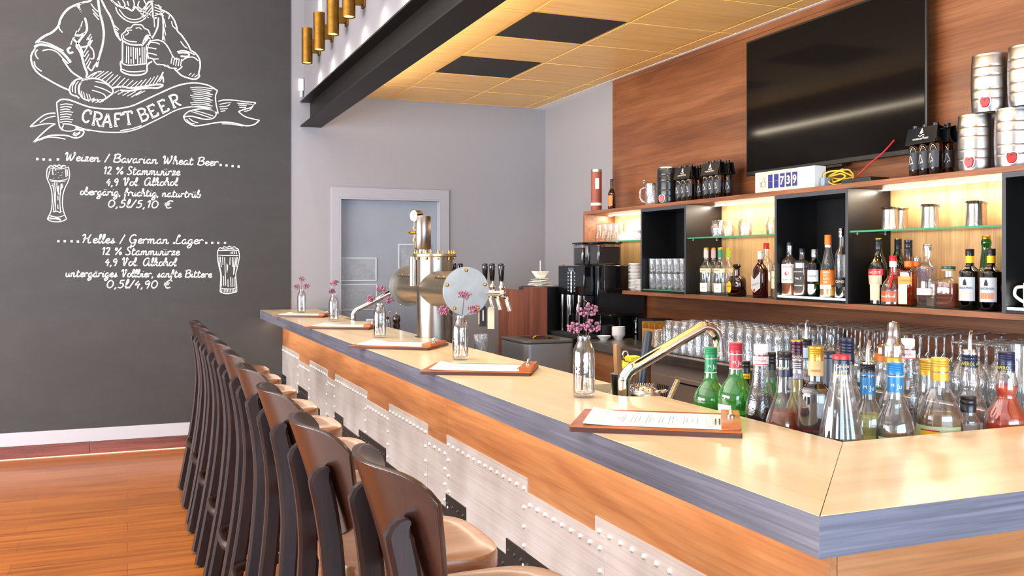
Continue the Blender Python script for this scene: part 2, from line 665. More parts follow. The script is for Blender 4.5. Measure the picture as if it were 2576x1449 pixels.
# baseboard under the chalkboard: pale strip above a wooden one
b = struct('baseboard_back', MB().box(-4.6, XP, YB - 0.012, YB, 0.098, 0.2), plain('baseboard_grey', '#aeadb1', 0.5), bevel=0.002)
bw = wood('baseboard_wood', '#5c2c20', '#7d4030', '#935040', axis=0, scale=0.9, rough=0.4)
MB().box(-4.6, -0.27, YB - 0.016, YB, 0.006, 0.097).box(-0.267, XP, YB - 0.016, YB, 0.006, 0.097).build('wooden_strip', bw, b, bevel=0.002)
MB().box(-4.6, XP, YB - 0.022, YB, 0.0, 0.006).build('sealing_strip', M['cream'], b)

# bar ceiling: wood tiles in a rail grid
gx_, gy_ = [1.4725 + 0.62 * k for k in range(4)], [4.866 + 0.612 * k for k in range(-14, 6)]
xe = [1.475] + gx_[1:]
xe = [1.4751, gx_[0] + 0.03] + gx_[1:] + [3.462]
ye = [-3.5] + gy_ + [YB]
black_at = {(2, 4.866), (2, 6.09)}
cm = MB()
for i in range(len(xe) - 1):
    for j in range(len(ye) - 1):
        if (i, round(ye[j], 3)) in black_at:
            continue
        h = 0.011
        cm.box(xe[i] + h, xe[i + 1] - h, ye[j] + h, ye[j + 1] - h, ZC, ZC + 0.012)
ce = struct('ceiling', cm, M['ceil'], bevel=0.002)
rm = MB()
for x in gx_[1:]:
    rm.box(x - 0.014, x + 0.014, -3.5, YB, ZC + 0.002, ZC + 0.02)
for y in gy_:
    rm.box(1.475, 3.462, y - 0.012, y + 0.012, ZC + 0.003, ZC + 0.02)
rm.build('grid_rail', M['rail'], ce)
MB().box(1.475, 3.7, -3.5, YB, ZC + 0.02, ZC + 0.08).build('ceiling_slab', M['white'], ce)
MB().box(3.455, 3.563, -3.5, YB, ZC - 0.001, ZC + 0.03).build('white_margin', M['white'], ce)
for (y0, lab) in ((4.866, 'square black ceiling panel nearer the camera, larger in view'), (6.09, 'square black ceiling panel farther along, nearer the back wall')):
    t = MB().box(gx_[1] + 0.012, gx_[2] - 0.012, y0 + 0.012, y0 + 0.60, ZC - 0.001, ZC + 0.018).build('ceiling_panel', M['black_tile'], bevel=0.002)
    tag(t, lab, 'ceiling panel', 'black ceiling panels')

# steel beam under the upper wall
t1 = 0.011
bp = [(1.332, 2.6), (1.503, 2.6), (1.503, 2.6 + t1), (1.4225, 2.6 + t1), (1.4225, 2.812 - t1), (1.503, 2.812 - t1), (1.503, 2.812), (1.332, 2.812), (1.332, 2.812 - t1), (1.4125, 2.812 - t1), (1.4125, 2.6 + t1), (1.332, 2.6 + t1)]
bm_ = struct('beam', MB().prism(bp, 'y', -3.5, YB), M['steel_dark'])

# unseen strip and lamp added behind the beam to give the ceiling a golden tone
MB().box(1.45, 1.475, 0.5, YB - 0.05, 2.612, 2.62).build('led_strip', M['glow'], bm_)
light('added_ceiling_light', 'AREA', (1.485, 3.9, 2.65), 36, (1.0, 0.84, 0.62), (0, R(-120), 0), 0.03, 6.6)

# ------------------------------------------------------------------ door in the back wall
d = struct('door_1', MB().box(1.656, 2.556, YB + 0.07, YB + 0.115, 0, 2.022), M['door'])
fr = MB()
fr.prism([(1.585, 0), (1.656, 0), (1.656, 2.022), (2.556, 2.022), (2.556, 0), (2.629, 0), (2.629, 2.107), (1.585, 2.107)], 'y', YB - 0.014, YB)
fr.box(1.656, 1.672, YB - 0.014, YB + 0.07, 0, 2.022).box(2.540, 2.556, YB - 0.014, YB + 0.07, 0, 2.022).box(1.672, 2.540, YB - 0.014, YB + 0.07, 2.006, 2.022)
fr.build('door_frame', M['frame_grey'], d, bevel=0.002)
M['sleeve'] = plain('notice_sleeve', '#8f9499', 0.3, var=0.12, scale=40, bump=0.4)
M['sleeve_rim'] = plain('sleeve_rim', '#c6ccd2', 0.35)
for (x0, x1, z0, z1, lab) in ((1.675, 1.995, 1.311, 1.512, 'wide grey notice in white frame on door, upper of the left pair'),
                              (1.675, 2.0, 1.06, 1.285, 'crumpled grey notice in white frame, lower of the left pair'),
                              (2.19, 2.485, 1.30, 1.632, 'upright grey notice on the door, behind the beer tower')):
    n_ = thing('notice', lab, 'notice', ((x0 + x1) / 2, YB + 0.069, (z0 + z1) / 2), group='framed notices on the door')
    hx, hz = (x1 - x0) / 2, (z1 - z0) / 2
    MB().grid(lambda u, v: (-hx + 2 * hx * u, -0.002 - 0.002 * math.sin(9 * u + 7 * v), -hz + 2 * hz * v), 14, 12).build('sheet', M['sleeve'], n_)
    f_ = MB()
    q = 0.008
    f_.box(-hx, hx, -0.007, 0, -hz, -hz + q).box(-hx, hx, -0.007, 0, hz - q, hz).box(-hx, -hx + q, -0.007, 0, -hz + q, hz - q).box(hx - q, hx, -0.007, 0, -hz + q, hz - q)
    f_.build('frame', M['sleeve_rim'], n_, bevel=0.001)
# small white sensor box on the wall under the wall lamps
sb = thing('sensor_box', 'small white box on the wall at the beam end', 'sensor', (1.335, YB, 2.93))
MB().box(-0.02, 0.02, -0.035, 0, -0.035, 0.065).build('case', M['white'], sb, bevel=0.005)
MB().box(-0.004, 0.012, -0.02, 0, -0.085, -0.035).build('cable_duct', M['white'], sb, bevel=0.002)

# ------------------------------------------------------------------ brass wall lamps
def wall_lamp(y, lab):
    t = thing('wall_lamp', lab, 'lamp', (1.262, y, 3.115), group='brass wall lamps above the beam')
    b_ = MB().lathe([(0.030, -0.128), (0.0405, -0.132), (0.0405, 0.132), (0.030, 0.128)], 28)
    b_.lathe([(0.030, 0.128), (0.030, -0.128)], 28)
    b_.build('lamp_shade', M['brass'], t)
    MB().box(0.03, 0.085, -0.022, 0.022, -0.05, 0.05).build('bracket', M['brass'], t, bevel=0.003)
    MB().box(0.085, 0.098, -0.035, 0.035, -0.065, 0.065).build('wall_plate', M['brass'], t, bevel=0.002)
    MB().lathe([(0, -0.118), (0.029, -0.118)], 20).build('bulb', M['bulb'], t)
    MB().lathe([(0.029, 0.118), (0, 0.118)], 20).build('bulb', M['bulb'], t)
    for sg in (1, -1):
        light('lamp_light', 'SPOT', (0, 0, sg * 0.134), 9, (1.0, 0.92, 0.80), (0, R(-33) if sg < 0 else R(-147), 0), spot=R(44), blend=0.15, radius=0.010, parent=t)
        light('lamp_spill', 'SPOT', (0, 0, sg * 0.134), 2.0, (1.0, 0.92, 0.80), (0 if sg < 0 else R(180), 0, 0), spot=R(140), blend=0.6, radius=0.02, parent=t)
    return t


nm = ['brass wall lamp farthest from the camera, next to the back wall', 'brass wall lamp second from the back wall', 'brass wall lamp third from the back wall', 'brass wall lamp fourth from the back wall, cut by the top edge',
      'brass wall lamp fifth from the back wall', 'brass wall lamp sixth from the back wall']
for k in range(6):
    wall_lamp(7.24 - 0.487 * k, nm[k])
# ------------------------------------------------------------------ the bar: body, plates, top
bar = thing('bar_counter', 'long bar with wood front and riveted metal plates, stools along it', 'bar counter', (0, 0, 0))
for a, b_ in ((1.386, 3.612), (3.6135, 5.812), (5.8135, YE)):
    MB().box(XP, XP + 0.02, a, b_, 0.10, 1.016).build('front_panel', M['bar_wood'], bar)
MB().box(XP + 0.0215, 3.2, 1.386, 1.406, 0.10, 1.016).build('end_panel', M['bar_wood_x'], bar)
MB().box(XP + 0.05, XP + 0.07, 1.43, YE, 0.0, 0.10).build('plinth', M['black_matte'], bar)
MB().box(XP + 0.02, 1.75, 1.41, YE, 0.10, 0.86).build('carcass', M['black_matte'], bar)
MB().box(1.75, 3.2, 1.41, 1.9, 0.10, 0.86).build('carcass', M['black_matte'], bar)
plate_m = NT('riveted_aluminium').set(metal=0.6, rough=0.42)
tc = plate_m.n('ShaderNodeTexCoord')
mp = plate_m.n('ShaderNodeMapping')
mp.inputs['Scale'].default_value = (1, 2, 160)
plate_m.l(tc.outputs['Object'], mp.inputs['Vector'])
nz = plate_m.n('ShaderNodeTexNoise')
nz.inputs['Scale'].default_value = 1.2
nz.inputs['Detail'].default_value = 4
plate_m.l(mp.outputs['Vector'], nz.inputs['Vector'])
n2 = plate_m.n('ShaderNodeTexNoise')
n2.inputs['Scale'].default_value = 5
plate_m.l(tc.outputs['Object'], n2.inputs['Vector'])
ad = plate_m.n('ShaderNodeMath', operation='ADD')
plate_m.l(nz.outputs['Fac'], ad.inputs[0])
plate_m.l(n2.outputs['Fac'], ad.inputs[1])
hf = plate_m.n('ShaderNodeMath', operation='MULTIPLY')
hf.inputs[1].default_value = 0.5
plate_m.l(ad.outputs[0], hf.inputs[0])
r_ = ramp(plate_m, [(0.36, lin('#bdb4ad')), (0.62, lin('#d6d0cb'))])
plate_m.l(hf.outputs[0], r_.inputs['Fac'])
plate_m.l(r_.outputs['Color'], plate_m.b.inputs['Base Color'])
M['plate'] = plate_m.m
M['plate_dark'] = plain('dark_riveted_plate', '#2b2725', 0.42, metal=0.5, var=0.2, scale=9)


def dome(mb, x, y, z, r):
    prof = [(r, 0), (r * 0.86, r * 0.42), (r * 0.5, r * 0.74), (0, r * 0.86)]
    mb.lathe(prof, 9, (x, y, z), M=Matrix.Rotation(R(-90), 3, 'Y'))


def plate(y0, y1, z0, z1, x, mat, name, step, vstep, ends, label=None, r=0.0085):
    m = MB().box(x, XP, y0 + 0.0006, y1 - 0.0006, z0, z1)
    n = max(2, int((y1 - y0 - 0.05) / step))
    for k in range(n + 1):
        dome(m, x, y0 + 0.025 + (y1 - y0 - 0.05) * k / n, z1 - 0.036, r)
    for e in ends:
        yy = y0 + 0.025 if e == 'n' else y1 - 0.025
        z = z1 - 0.036 - vstep
        while z > z0 + 0.03:
            dome(m, x, yy, z, r)
            z -= vstep
    o = m.build(name, mat, bar, sharp=30)
    if label:
        o['label'] = label
    return o


for a, b_ in ((7.151, YE), (6.046, 6.686), (4.975, 5.809), (3.871, 4.511), (2.786, 3.611), (1.42, 2.312)):
    plate(a, b_, 0.30, 0.788, XP - 0.0030, M['plate'], 'metal_plate', 0.058, 0.062, ('n',) if a != 2.786 else ('n', 'f'), 'tall pale riveted plate')
for a, b_ in ((6.686, 7.151), (5.809, 6.046), (4.511, 4.975), (3.611, 3.871), (2.254, 2.786)):
    plate(a, b_, 0.30, 0.744, XP - 0.0016 if a > 2.3 else XP - 0.0046, M['plate'], 'metal_plate', 0.058, 0.062, ('n',), 'short pale riveted plate')
for k, (a, b_, zt) in enumerate(((7.74, YE, 0.553), (7.151, 7.74, 0.49), (6.764, 7.151, 0.556), (6.302, 6.764, 0.50), (6.05, 6.302, 0.437), (5.809, 6.05, 0.497), (5.566, 5.809, 0.556), (5.152, 5.566, 0.512),
                    (4.573, 5.152, 0.556), (3.871, 4.573, 0.495), (3.611, 3.871, 0.496), (3.371, 3.611, 0.553), (2.96, 3.371, 0.495), (2.31, 2.96, 0.552), (1.42, 2.31, 0.495))):
    plate(a, b_, 0.10, zt, XP - 0.006 - 0.0007 * (k % 2), M['plate_dark'], 'dark_plate', 0.05, 0.06, ('n',), 'dark riveted plate', 0.0075)
# light strip under the overhang
ls = MB().box(XF + 0.075, XF + 0.093, 1.45, YB - 0.02, 1.006, 1.016).build('led_strip', M['glow'], bar)
light('bar_led_light', 'AREA', (XF + 0.085, 4.72, 1.003), 5.0, (1.0, 0.87, 0.72), (0, R(-14), 0), 0.018, 6.4)

top = thing('bar_worktop', 'pale maple bar top with a thick grey front edge', 'worktop', (0, 0, 0))


def arc(cx, cy_, r, a0, a1, n=8):
    return [(cx + r * math.cos(R(a0 + (a1 - a0) * k / n)), cy_ + r * math.sin(R(a0 + (a1 - a0) * k / n))) for k in range(n + 1)]


xi = 1.465
poly = [(XF + 0.0015, 1.1945), (xi, 1.6645), (xi, 2.44)] + arc(1.345 + 0.07, 2.46 + 0.06, 0.07, 270, 180)[0:] + arc(1.345 + 0.03, 2.745 - 0.03, 0.03, 180, 90) + [(xi, 2.745)] + arc(1.51, 4.81, 0.105, 244.6, 115.4, 12) + [(xi, 6.20)] + [(1.41, 6.22)] + [(1.40, 6.60), (xi, 6.64), (xi, YE), (XF + 0.0015, YE)]
MB().prism(poly[::-1], 'z', ZT - 0.027, ZT).build('top_board', M['maple'], top, bevel=0.0012)
poly2 = [(XF + 0.0035, 1.1945), (3.3, 1.1945), (3.3, 1.665), (xi + 0.0012, 1.665)]
MB().prism(poly2, 'z', ZT - 0.027, ZT).build('top_board', M['maple_x'], top, bevel=0.0012)
MB().box(XF, XF + 0.0014, 1.193, YE, 1.0163, ZT - 0.0006).build('front_edge', M['edge_y'], top)
MB().box(XF, 3.3, 1.1915, 1.1930, 1.0163, ZT - 0.0006).build('front_edge', M['edge_x'], top)
MB().box(XF + 0.0016, 1.30, 1.1945, YE, 1.0164, ZT - 0.0272).build('core', M['bar_wood'], top)
MB().box(1.30, 3.3, 1.1945, 1.50, 1.0164, ZT - 0.0272).build('core', M['bar_wood_x'], top)

# steel work shelf behind the bar, lower than the top
wk = thing('work_shelf', 'steel work shelf behind the bar top, holding bottles', 'worktop', (0, 0, 0))
MB().box(1.22, 2.0, 1.42, 7.6, 0.86, 0.93).box(2.0, 2.93, 1.42, 2.4, 0.86, 0.93).build('shelf_top', M['steel'], wk, bevel=0.002)

# ------------------------------------------------------------------ bar stools
M['stool_back'] = wood('stool_back_wood', '#1d0b06', '#2b1108', '#3f1d0d', axis=2, scale=1.5, rough=0.28, fine=0.4, coat=0.15, across=9)
M['stool_leg'] = wood('stool_leg_wood', '#180a06', '#220f09', '#31170d', axis=2, scale=1.4, rough=0.45, fine=0.3, coat=0.0)
M['stool_leg'].node_tree.nodes['Principled BSDF'].inputs['Specular IOR Level'].default_value = 0.25
M['stool_seat'] = wood('stool_seat_wood', '#64391d', '#7d4f2d', '#93633e', axis=0, scale=1.4, rough=0.36, fine=0.25, coat=0.12)
M['rubber'] = plain('rubber', '#0c0c0c', 0.7)


def sq_ring(cx, hx, hy, e=4.0, n=40, dx=0.0):
    out = []
    for i in range(n):
        t = 2 * math.pi * i / n
        c_, s_ = math.cos(t), math.sin(t)
        out.append((cx + dx + hx * math.copysign(abs(c_) ** (2 / e), c_), hy * math.copysign(abs(s_) ** (2 / e), s_)))
    return out


def make_stool():
    t = thing('bar_stool', 'x', 'bar stool', (0, 0, 0), group='wooden bar stools along the bar')
    # seat: rounded square board, dished on top
    cx, hx, hy = 0.640, 0.205, 0.212
    m = MB()
    rings = [(0.0, 0.786), (0.35, 0.787), (0.7, 0.791), (0.93, 0.7935), (0.985, 0.790), (1.0, 0.782), (1.0, 0.748), (0.985, 0.742), (0.9, 0.740), (0.0, 0.740)]
    vs_, fs, prev = [], [], None
    for k, (q, z) in enumerate(rings):
        if q == 0:
            row = [len(vs_)]
            vs_.append((cx, 0, z))
        else:
            row = []
            for (x, y) in sq_ring(cx, hx * q, hy * q, 3.6):
                row.append(len(vs_))
                vs_.append((x, y * (1.0 - 0.10 * (0.5 - (x - cx) / (2 * hx))), z))
        if prev:
            n = max(len(row), len(prev))
            for i in range(n):
                j = (i + 1) % n
                if len(prev) == 1:
                    fs.append((prev[0], row[i], row[j]))
                elif len(row) == 1:
                    fs.append((prev[j], prev[i], row[0]))
                else:
                    fs.append((prev[i], row[i], row[j], prev[j]))
        prev = row
    m.add(vs_, fs)
    m.build('seat', M['stool_seat'], t)
    # backrest: bent plywood shield, curved round the sitter
    th = 0.014
    nu, nv = 28, 14

    def surf(u, v, off):
        a = 2 * u - 1
        zt = 1.107 - 0.050 * abs(a) ** 7
        zl = 0.845 + 0.055 * abs(a) ** 5
        z = zl + (zt - zl) * v
        wv = 0.168 + 0.047 * min(1, (z - 0.845) / 0.262) ** 0.8
        y = a * wv
        lean = 0.436 - 0.074 * ((z - 0.845) / 0.262) ** 1.25
        arcd = 0.045 + 0.043 * (z - 0.845) / 0.262
        x = lean + arcd * abs(a) ** 2.1
        nx, ny = 1.0, -2.1 * arcd * abs(a) ** 1.1 * math.copysign(1, a) / wv
        L = math.hypot(nx, ny)
        return (x + off * nx / L, y + off * ny / L, z)
    vs_ = [surf(i / nu, j / nv, o) for o in (-th / 2, th / 2) for j in range(nv + 1) for i in range(nu + 1)]
    W1, N1 = nu + 1, (nu + 1) * (nv + 1)
    fs = []
    for j in range(nv):
        for i in range(nu):
            a = j * W1 + i
            fs.append((a, a + W1, a + W1 + 1, a + 1))
            fs.append((N1 + a, N1 + a + 1, N1 + a + W1 + 1, N1 + a + W1))
    for i in range(nu):
        fs.append((i, i + 1, N1 + i + 1, N1 + i))
        a = nv * W1 + i
        fs.append((a + 1, a, N1 + a, N1 + a + 1))
    for j in range(nv):
        a, b_ = j * W1, (j + 1) * W1
        fs.append((b_, a, N1 + a, N1 + b_))
        a, b_ = j * W1 + nu, (j + 1) * W1 + nu
        fs.append((a, b_, N1 + b_, N1 + a))
    MB().add(vs_, fs).build('backrest', M['stool_back'], t, bevel=0.003, sharp=50)
    # sabre rear legs run up behind the backrest
    for sg in (-1, 1):
        pts = spline([(0.325, sg * 0.193, 0.012), (0.365, sg * 0.186, 0.22), (0.408, sg * 0.176, 0.48), (0.428, sg * 0.164, 0.70), (0.426, sg * 0.155, 0.82), (0.414, sg * 0.150, 0.92), (0.400, sg * 0.148, 0.990)], 5)
        nb_ = len(pts)
        pts += [(0.4035, sg * 0.148, 1.001), (0.4085, sg * 0.148, 1.009), (0.415, sg * 0.148, 1.014), (0.4205, sg * 0.148, 1.0155)]
        m = MB().tube(pts, [1.0] * nb_ + [(1.0, 0.86), (1.0, 0.66), (0.97, 0.40), (0.9, 0.16)], 16, flat=(0.0150, 0.0255), up=(1, 0, 0))
        o = m.build('leg', M['stool_leg'], t, sharp=30)
        MB().cyl((0.322, sg * 0.193, 0), (0.325, sg * 0.193, 0.014), 0.013, 12).build('foot_pad', M['rubber'], o)
    for sg in (-1, 1):
        pts = spline([(0.870, sg * 0.190, 0.012), (0.840, sg * 0.182, 0.30), (0.800, sg * 0.170, 0.60), (0.780, sg * 0.165, 0.742)], 4)
        o = MB().tube(pts, 1.0, 12, flat=(0.017, 0.019), up=(1, 0, 0)).build('leg', M['stool_leg'], t, bevel=0.003, sharp=35)
        MB().cyl((0.871, sg * 0.190, 0), (0.870, sg * 0.190, 0.014), 0.013, 12).build('foot_pad', M['rubber'], o)
    # bent wood hoop that ties the legs
    ring = [(x, y, 0.335) for x, y in sq_ring(0.610, 0.252, 0.205, 3.2, 44)]
    MB().tube(ring, 1.0, 8, closed=True, flat=(0.012, 0.019), up=(0, 0, 1)).build('hoop', M['stool_leg'], t, sharp=50)
    m = MB().tube([(0.852, -0.178, 0.245), (0.852, 0.178, 0.245)], 0.009, 10)
    m.build('foot_rail', M['chrome'], t)
    return t


st0 = make_stool()
NS = ['bar stool nearest the camera, its seat cut by the bottom edge', 'second bar stool counted from the camera', 'third bar stool counted from the camera', 'fourth bar stool counted from the camera',
      'middle one of the nine bar stools', 'fourth bar stool counted from the chalkboard', 'third bar stool counted from the chalkboard', 'second bar stool counted from the chalkboard', 'bar stool nearest the chalkboard wall, last of the row']
SY = [1.80, 2.28, 2.90, 3.52, 4.08, 4.63, 5.24, 5.79, 6.29]
for k, y in enumerate(SY):
    o = st0 if k == 0 else copy_tree(st0)
    o.location = (0.05 if k == 0 else 0, y, 0)
    o['label'] = NS[k]
DRAW_MAN = [
 (16, '-236,3526 -269,3479 -319,3461 -401,3417 -446,3369 -474,3313 -482,3276 -506,3238 -538,3208 -579,3183 -619,3148 -639,3127'),
 (10, '-319,3461 -343,3434 -327,3386'),
 (9, '-368,3440 -343,3416 -327,3386'),
 (9, '-482,3276 -478,3245 -458,3220'),
 (18, '-650,3092 -615,3114 -563,3113 -514,3099 -466,3072 -425,3030 -401,2996'),
 (9, '-643,3124 -603,3136 -547,3127 -498,3105 -450,3082'),
 (9, '-595,3070 -547,3083 -498,3069 -458,3028 -417,2986'),
 (12, '-643,3084 -670,3028 -665,2966 -639,2915 -603,2882 -563,2859 -514,2831 -458,2803 -409,2784'),
 (9, '-627,3076 -643,3048 -635,3022 -623,3005'),
 (9, '-650,2985 -643,2950 -619,2926 -599,2914'),
 (12, '-458,3019 -425,2967 -393,2925 -352,2896 -302,2868'),
 (11, '-327,2880 -368,2864 -397,2830 -409,2789 -397,2754 -360,2742 -343,2726'),
 (7, '-368,2855 -388,2817 -388,2772'),
 (7, '-348,2856 -368,2819 -368,2764'),
 (7, '-327,2857 -348,2811 -343,2757'),
 (12, '-327,2862 -286,2880 -236,2887 -186,2877 -136,2844 -107,2814 -107,2782 -132,2757 -169,2728 -203,2721'),
 (10, '-327,2857 -343,2802 -327,2740 -286,2716 -236,2723 -186,2717'),
 (8, '-228,2863 -186,2858 -149,2847 -115,2822'),
 (8, '-236,2828 -194,2817 -153,2802 -115,2781'),
 (8, '-253,2795 -203,2783 -169,2769 -153,2747'),
 (6, '-327,2785 -319,2732'),
 (6, '-311,2777 -301,2719'),
 (6, '-290,2765 -279,2718'),
 (6, '-273,2762 -261,2717'),
 (16, '-211,3511 -199,3403 -178,3314 -169,3233 -178,3150 -194,3085 -211,3020 -219,2974'),
 (8, '-261,3460 -236,3426 -211,3402'),
 (8, '-249,3416 -228,3391 -207,3366'),
 (8, '-244,3389 -224,3364 -203,3339'),
 (14, '-190,3504 -157,3434 -123,3374 -98,3303 -81,3241 -47,3193'),
 (6, '-111,3348 -119,3365'),
 (7, '-98,3289 -69,3269'),
 (7, '-94,3308 -60,3279'),
 (7, '-90,3272 -64,3242'),
 (7, '-81,3250 -60,3220'),
 (16, '-302,3347 -290,3294 -290,3249 -319,3201 -343,3163 -360,3126 -335,3083 -319,3030 -306,2976 -290,2933 -286,2906'),
 (16, '-368,3206 -335,3209 -302,3230'),
 (14, '-384,3177 -352,3144 -327,3101 -315,3048'),
 (16, '-401,3113 -421,3093 -409,3067 -384,3078'),
 (12, '-286,3195 -261,3170 -286,3132 -327,3119'),
 (10, '-269,3133 -244,3099 -240,3045 -261,3034'),
 (10, '-286,2978 -257,2944 -236,2982 -207,3030'),
 (7, '-319,3319 -335,3263'),
 (7, '-327,3282 -352,3234'),
 (7, '-360,3243 -376,3187'),
 (7, '-368,3206 -393,3159'),
 (7, '-384,3186 -401,3131'),
 (7, '-261,3225 -290,3177'),
 (7, '-253,3207 -282,3150'),
 (7, '-249,3180 -269,3138'),
 (7, '-311,3076 -286,3123'),
 (7, '-306,3049 -278,3096'),
 (7, '-302,3013 -273,3070'),
 (7, '-294,2986 -265,3043'),
 (7, '-286,2960 -261,3016'),
 (10, '-294,2905 -286,2869'),
 (9, '-85,3451 -69,3407 -26,3365 25,3344 85,3353 128,3384 154,3419'),
 (8, '-60,3435 -18,3384 33,3366 85,3376 119,3407'),
 (14, '-119,3502 -81,3474 -43,3455 -1,3450 33,3435 59,3465 93,3436 128,3472 154,3512 188,3525'),
 (9, '-35,3511 -18,3476 -26,3443'),
 (9, '-1,3505 8,3469'),
 (9, '42,3519 50,3483 42,3454'),
 (9, '85,3514 76,3476 102,3451'),
 (9, '-69,3498 -52,3472'),
 (8, '-111,3494 -69,3457'),
 (8, '119,3527 136,3491'),
 (10, '102,3442 154,3475 179,3514'),
 (6, '102,3405 171,3495'),
 (6, '115,3388 179,3477'),
 (6, '128,3380 179,3450'),
 (6, '93,3423 154,3391'),
 (6, '102,3442 171,3412'),
 (12, '179,3514 184,3450 188,3395 214,3397'),
 (12, '227,3399 219,3323 197,3266 175,3227'),
 (7, '193,3395 197,3321'),
 (12, '223,3500 245,3465 258,3402 262,3309 258,3225'),
 (6, '197,3498 249,3484'),
 (6, '197,3479 258,3457'),
 (6, '197,3456 262,3439'),
 (6, '201,3433 267,3416'),
 (6, '197,3410 275,3450'),
 (6, '267,3393 280,3329'),
 (6, '267,3328 280,3264'),
 (6, '262,3272 275,3217'),
 (12, '253,3462 302,3438 337,3400 359,3346 368,3305 398,3275 430,3230 452,3195 465,3163'),
 (8, '323,3380 332,3343 363,3318'),
 (8, '390,3227 416,3192 443,3175'),
 (8, '310,3435 302,3396'),
 (12, '465,3163 505,3138 532,3098 539,3042 528,2984 532,2957 496,2933 443,2941 398,2956 368,2982 345,3004'),
 (9, '363,3141 407,3154 452,3148 496,3128'),
 (14, '372,3132 416,3140 452,3134 443,3110 390,3110'),
 (9, '398,3069 434,3099 487,3108 523,3083'),
 (9, '403,3031 390,3012 359,2991'),
 (7, '452,2960 470,2980'),
 (7, '474,2952 496,2977'),
 (7, '496,2949 519,2970'),
 (9, '319,3137 328,3110 354,3084 381,3086'),
 (7, '328,3100 319,3044'),
 (7, '345,3092 337,3036'),
 (7, '363,3094 354,3028'),
 (7, '381,3086 372,3029'),
 (7, '398,3087 390,3030'),
 (10, '179,3213 223,3222 267,3207 302,3163 323,3119'),
 (9, '171,3199 206,3200 236,3190'),
 (9, '155,3156 179,3155 210,3151'),
 (9, '149,3113 179,3111 214,3102'),
 (9, '162,3078 188,3070 227,3074'),
 (9, '188,3066 214,3031 267,3030 310,3010 363,3010'),
 (6, '227,3036 240,3028'),
 (6, '258,3034 275,3017'),
 (6, '293,3032 310,3010'),
 (16, '102,3165 128,3204 162,3244 171,3217 136,3159'),
 (16, '115,3194 145,3252 175,3218'),
 (14, '149,3178 141,3122 154,3068'),
 (9, '-35,3195 -43,3235 -18,3265 -1,3294 25,3301 42,3324 76,3330 106,3327 123,3305 149,3294 162,3267 171,3236'),
 (7, '-18,3237 8,3258 -1,3276 33,3283'),
 (7, '59,3299 85,3306 102,3294'),
 (12, '-35,3195 8,3173 59,3170 110,3177'),
 (8, '-30,3236 -22,3209 16,3194 68,3194'),
 (11, '-35,3190 -36,3116 -36,3016'),
 (11, '136,3159 136,3085 136,3025'),
 (9, '-35,3016 -1,3007 59,3014 136,3029'),
 (12, '-36,3039 -50,3024 -45,2978 -43,2956 -1,2936 59,2933 119,2947 141,2974 145,3021 179,3051'),
 (8, '-39,2974 -1,2959 59,2959 128,2973'),
 (7, '-5,3156 -8,3023'),
 (7, '8,3152 8,3019'),
 (7, '25,3149 25,3076'),
 (7, '26,3057 26,3021'),
 (7, '42,3151 44,3022'),
 (7, '59,3147 59,3060'),
 (7, '72,3149 74,3024'),
 (7, '89,3150 89,3090'),
 (7, '93,3072 93,3026'),
 (7, '106,3156 108,3027'),
 (7, '121,3157 121,3028'),
 (9, '-286,2888 -236,2927 -186,2945'),
 (6, '-253,2899 -211,2938'),
 (6, '-236,2887 -169,2946'),
 (6, '-211,2888 -136,2949'),
 (6, '-186,2877 -111,2946'),
 (6, '-161,2860 -102,2928'),
 (6, '-136,2853 -69,2926'),
 (6, '-111,2841 -52,2914'),
 (6, '-85,2829 -18,2907'),
 (6, '-52,2827 8,2900'),
 (6, '-18,2829 42,2893'),
 (6, '16,2831 72,2886'),
 (6, '50,2834 106,2898'),
 (6, '85,2841 136,2909'),
 (6, '119,2848 171,2921'),
 (6, '149,2854 197,2932'),
 (6, '179,2861 223,2943'),
 (6, '206,2872 240,2935'),
 (12, '262,2974 245,2935 232,2897 258,2936 262,2890'),
 (14, '-107,2823 -43,2837 16,2831 85,2841 154,2859 232,2874 258,2867 223,2846 154,2841 85,2827 16,2808 -52,2808'),
 (6, '-94,2783 -60,2808'),
 (6, '-69,2775 -18,2806'),
 (6, '-35,2768 16,2804'),
 (6, '-1,2766 59,2807'),
 (6, '25,2758 102,2814'),
 (6, '59,2775 128,2816'),
 (6, '-278,2707 -236,2737'),
 (6, '-253,2704 -211,2730'),
 (6, '-228,2701 -186,2722'),
 (6, '-203,2703 -169,2719'),
]
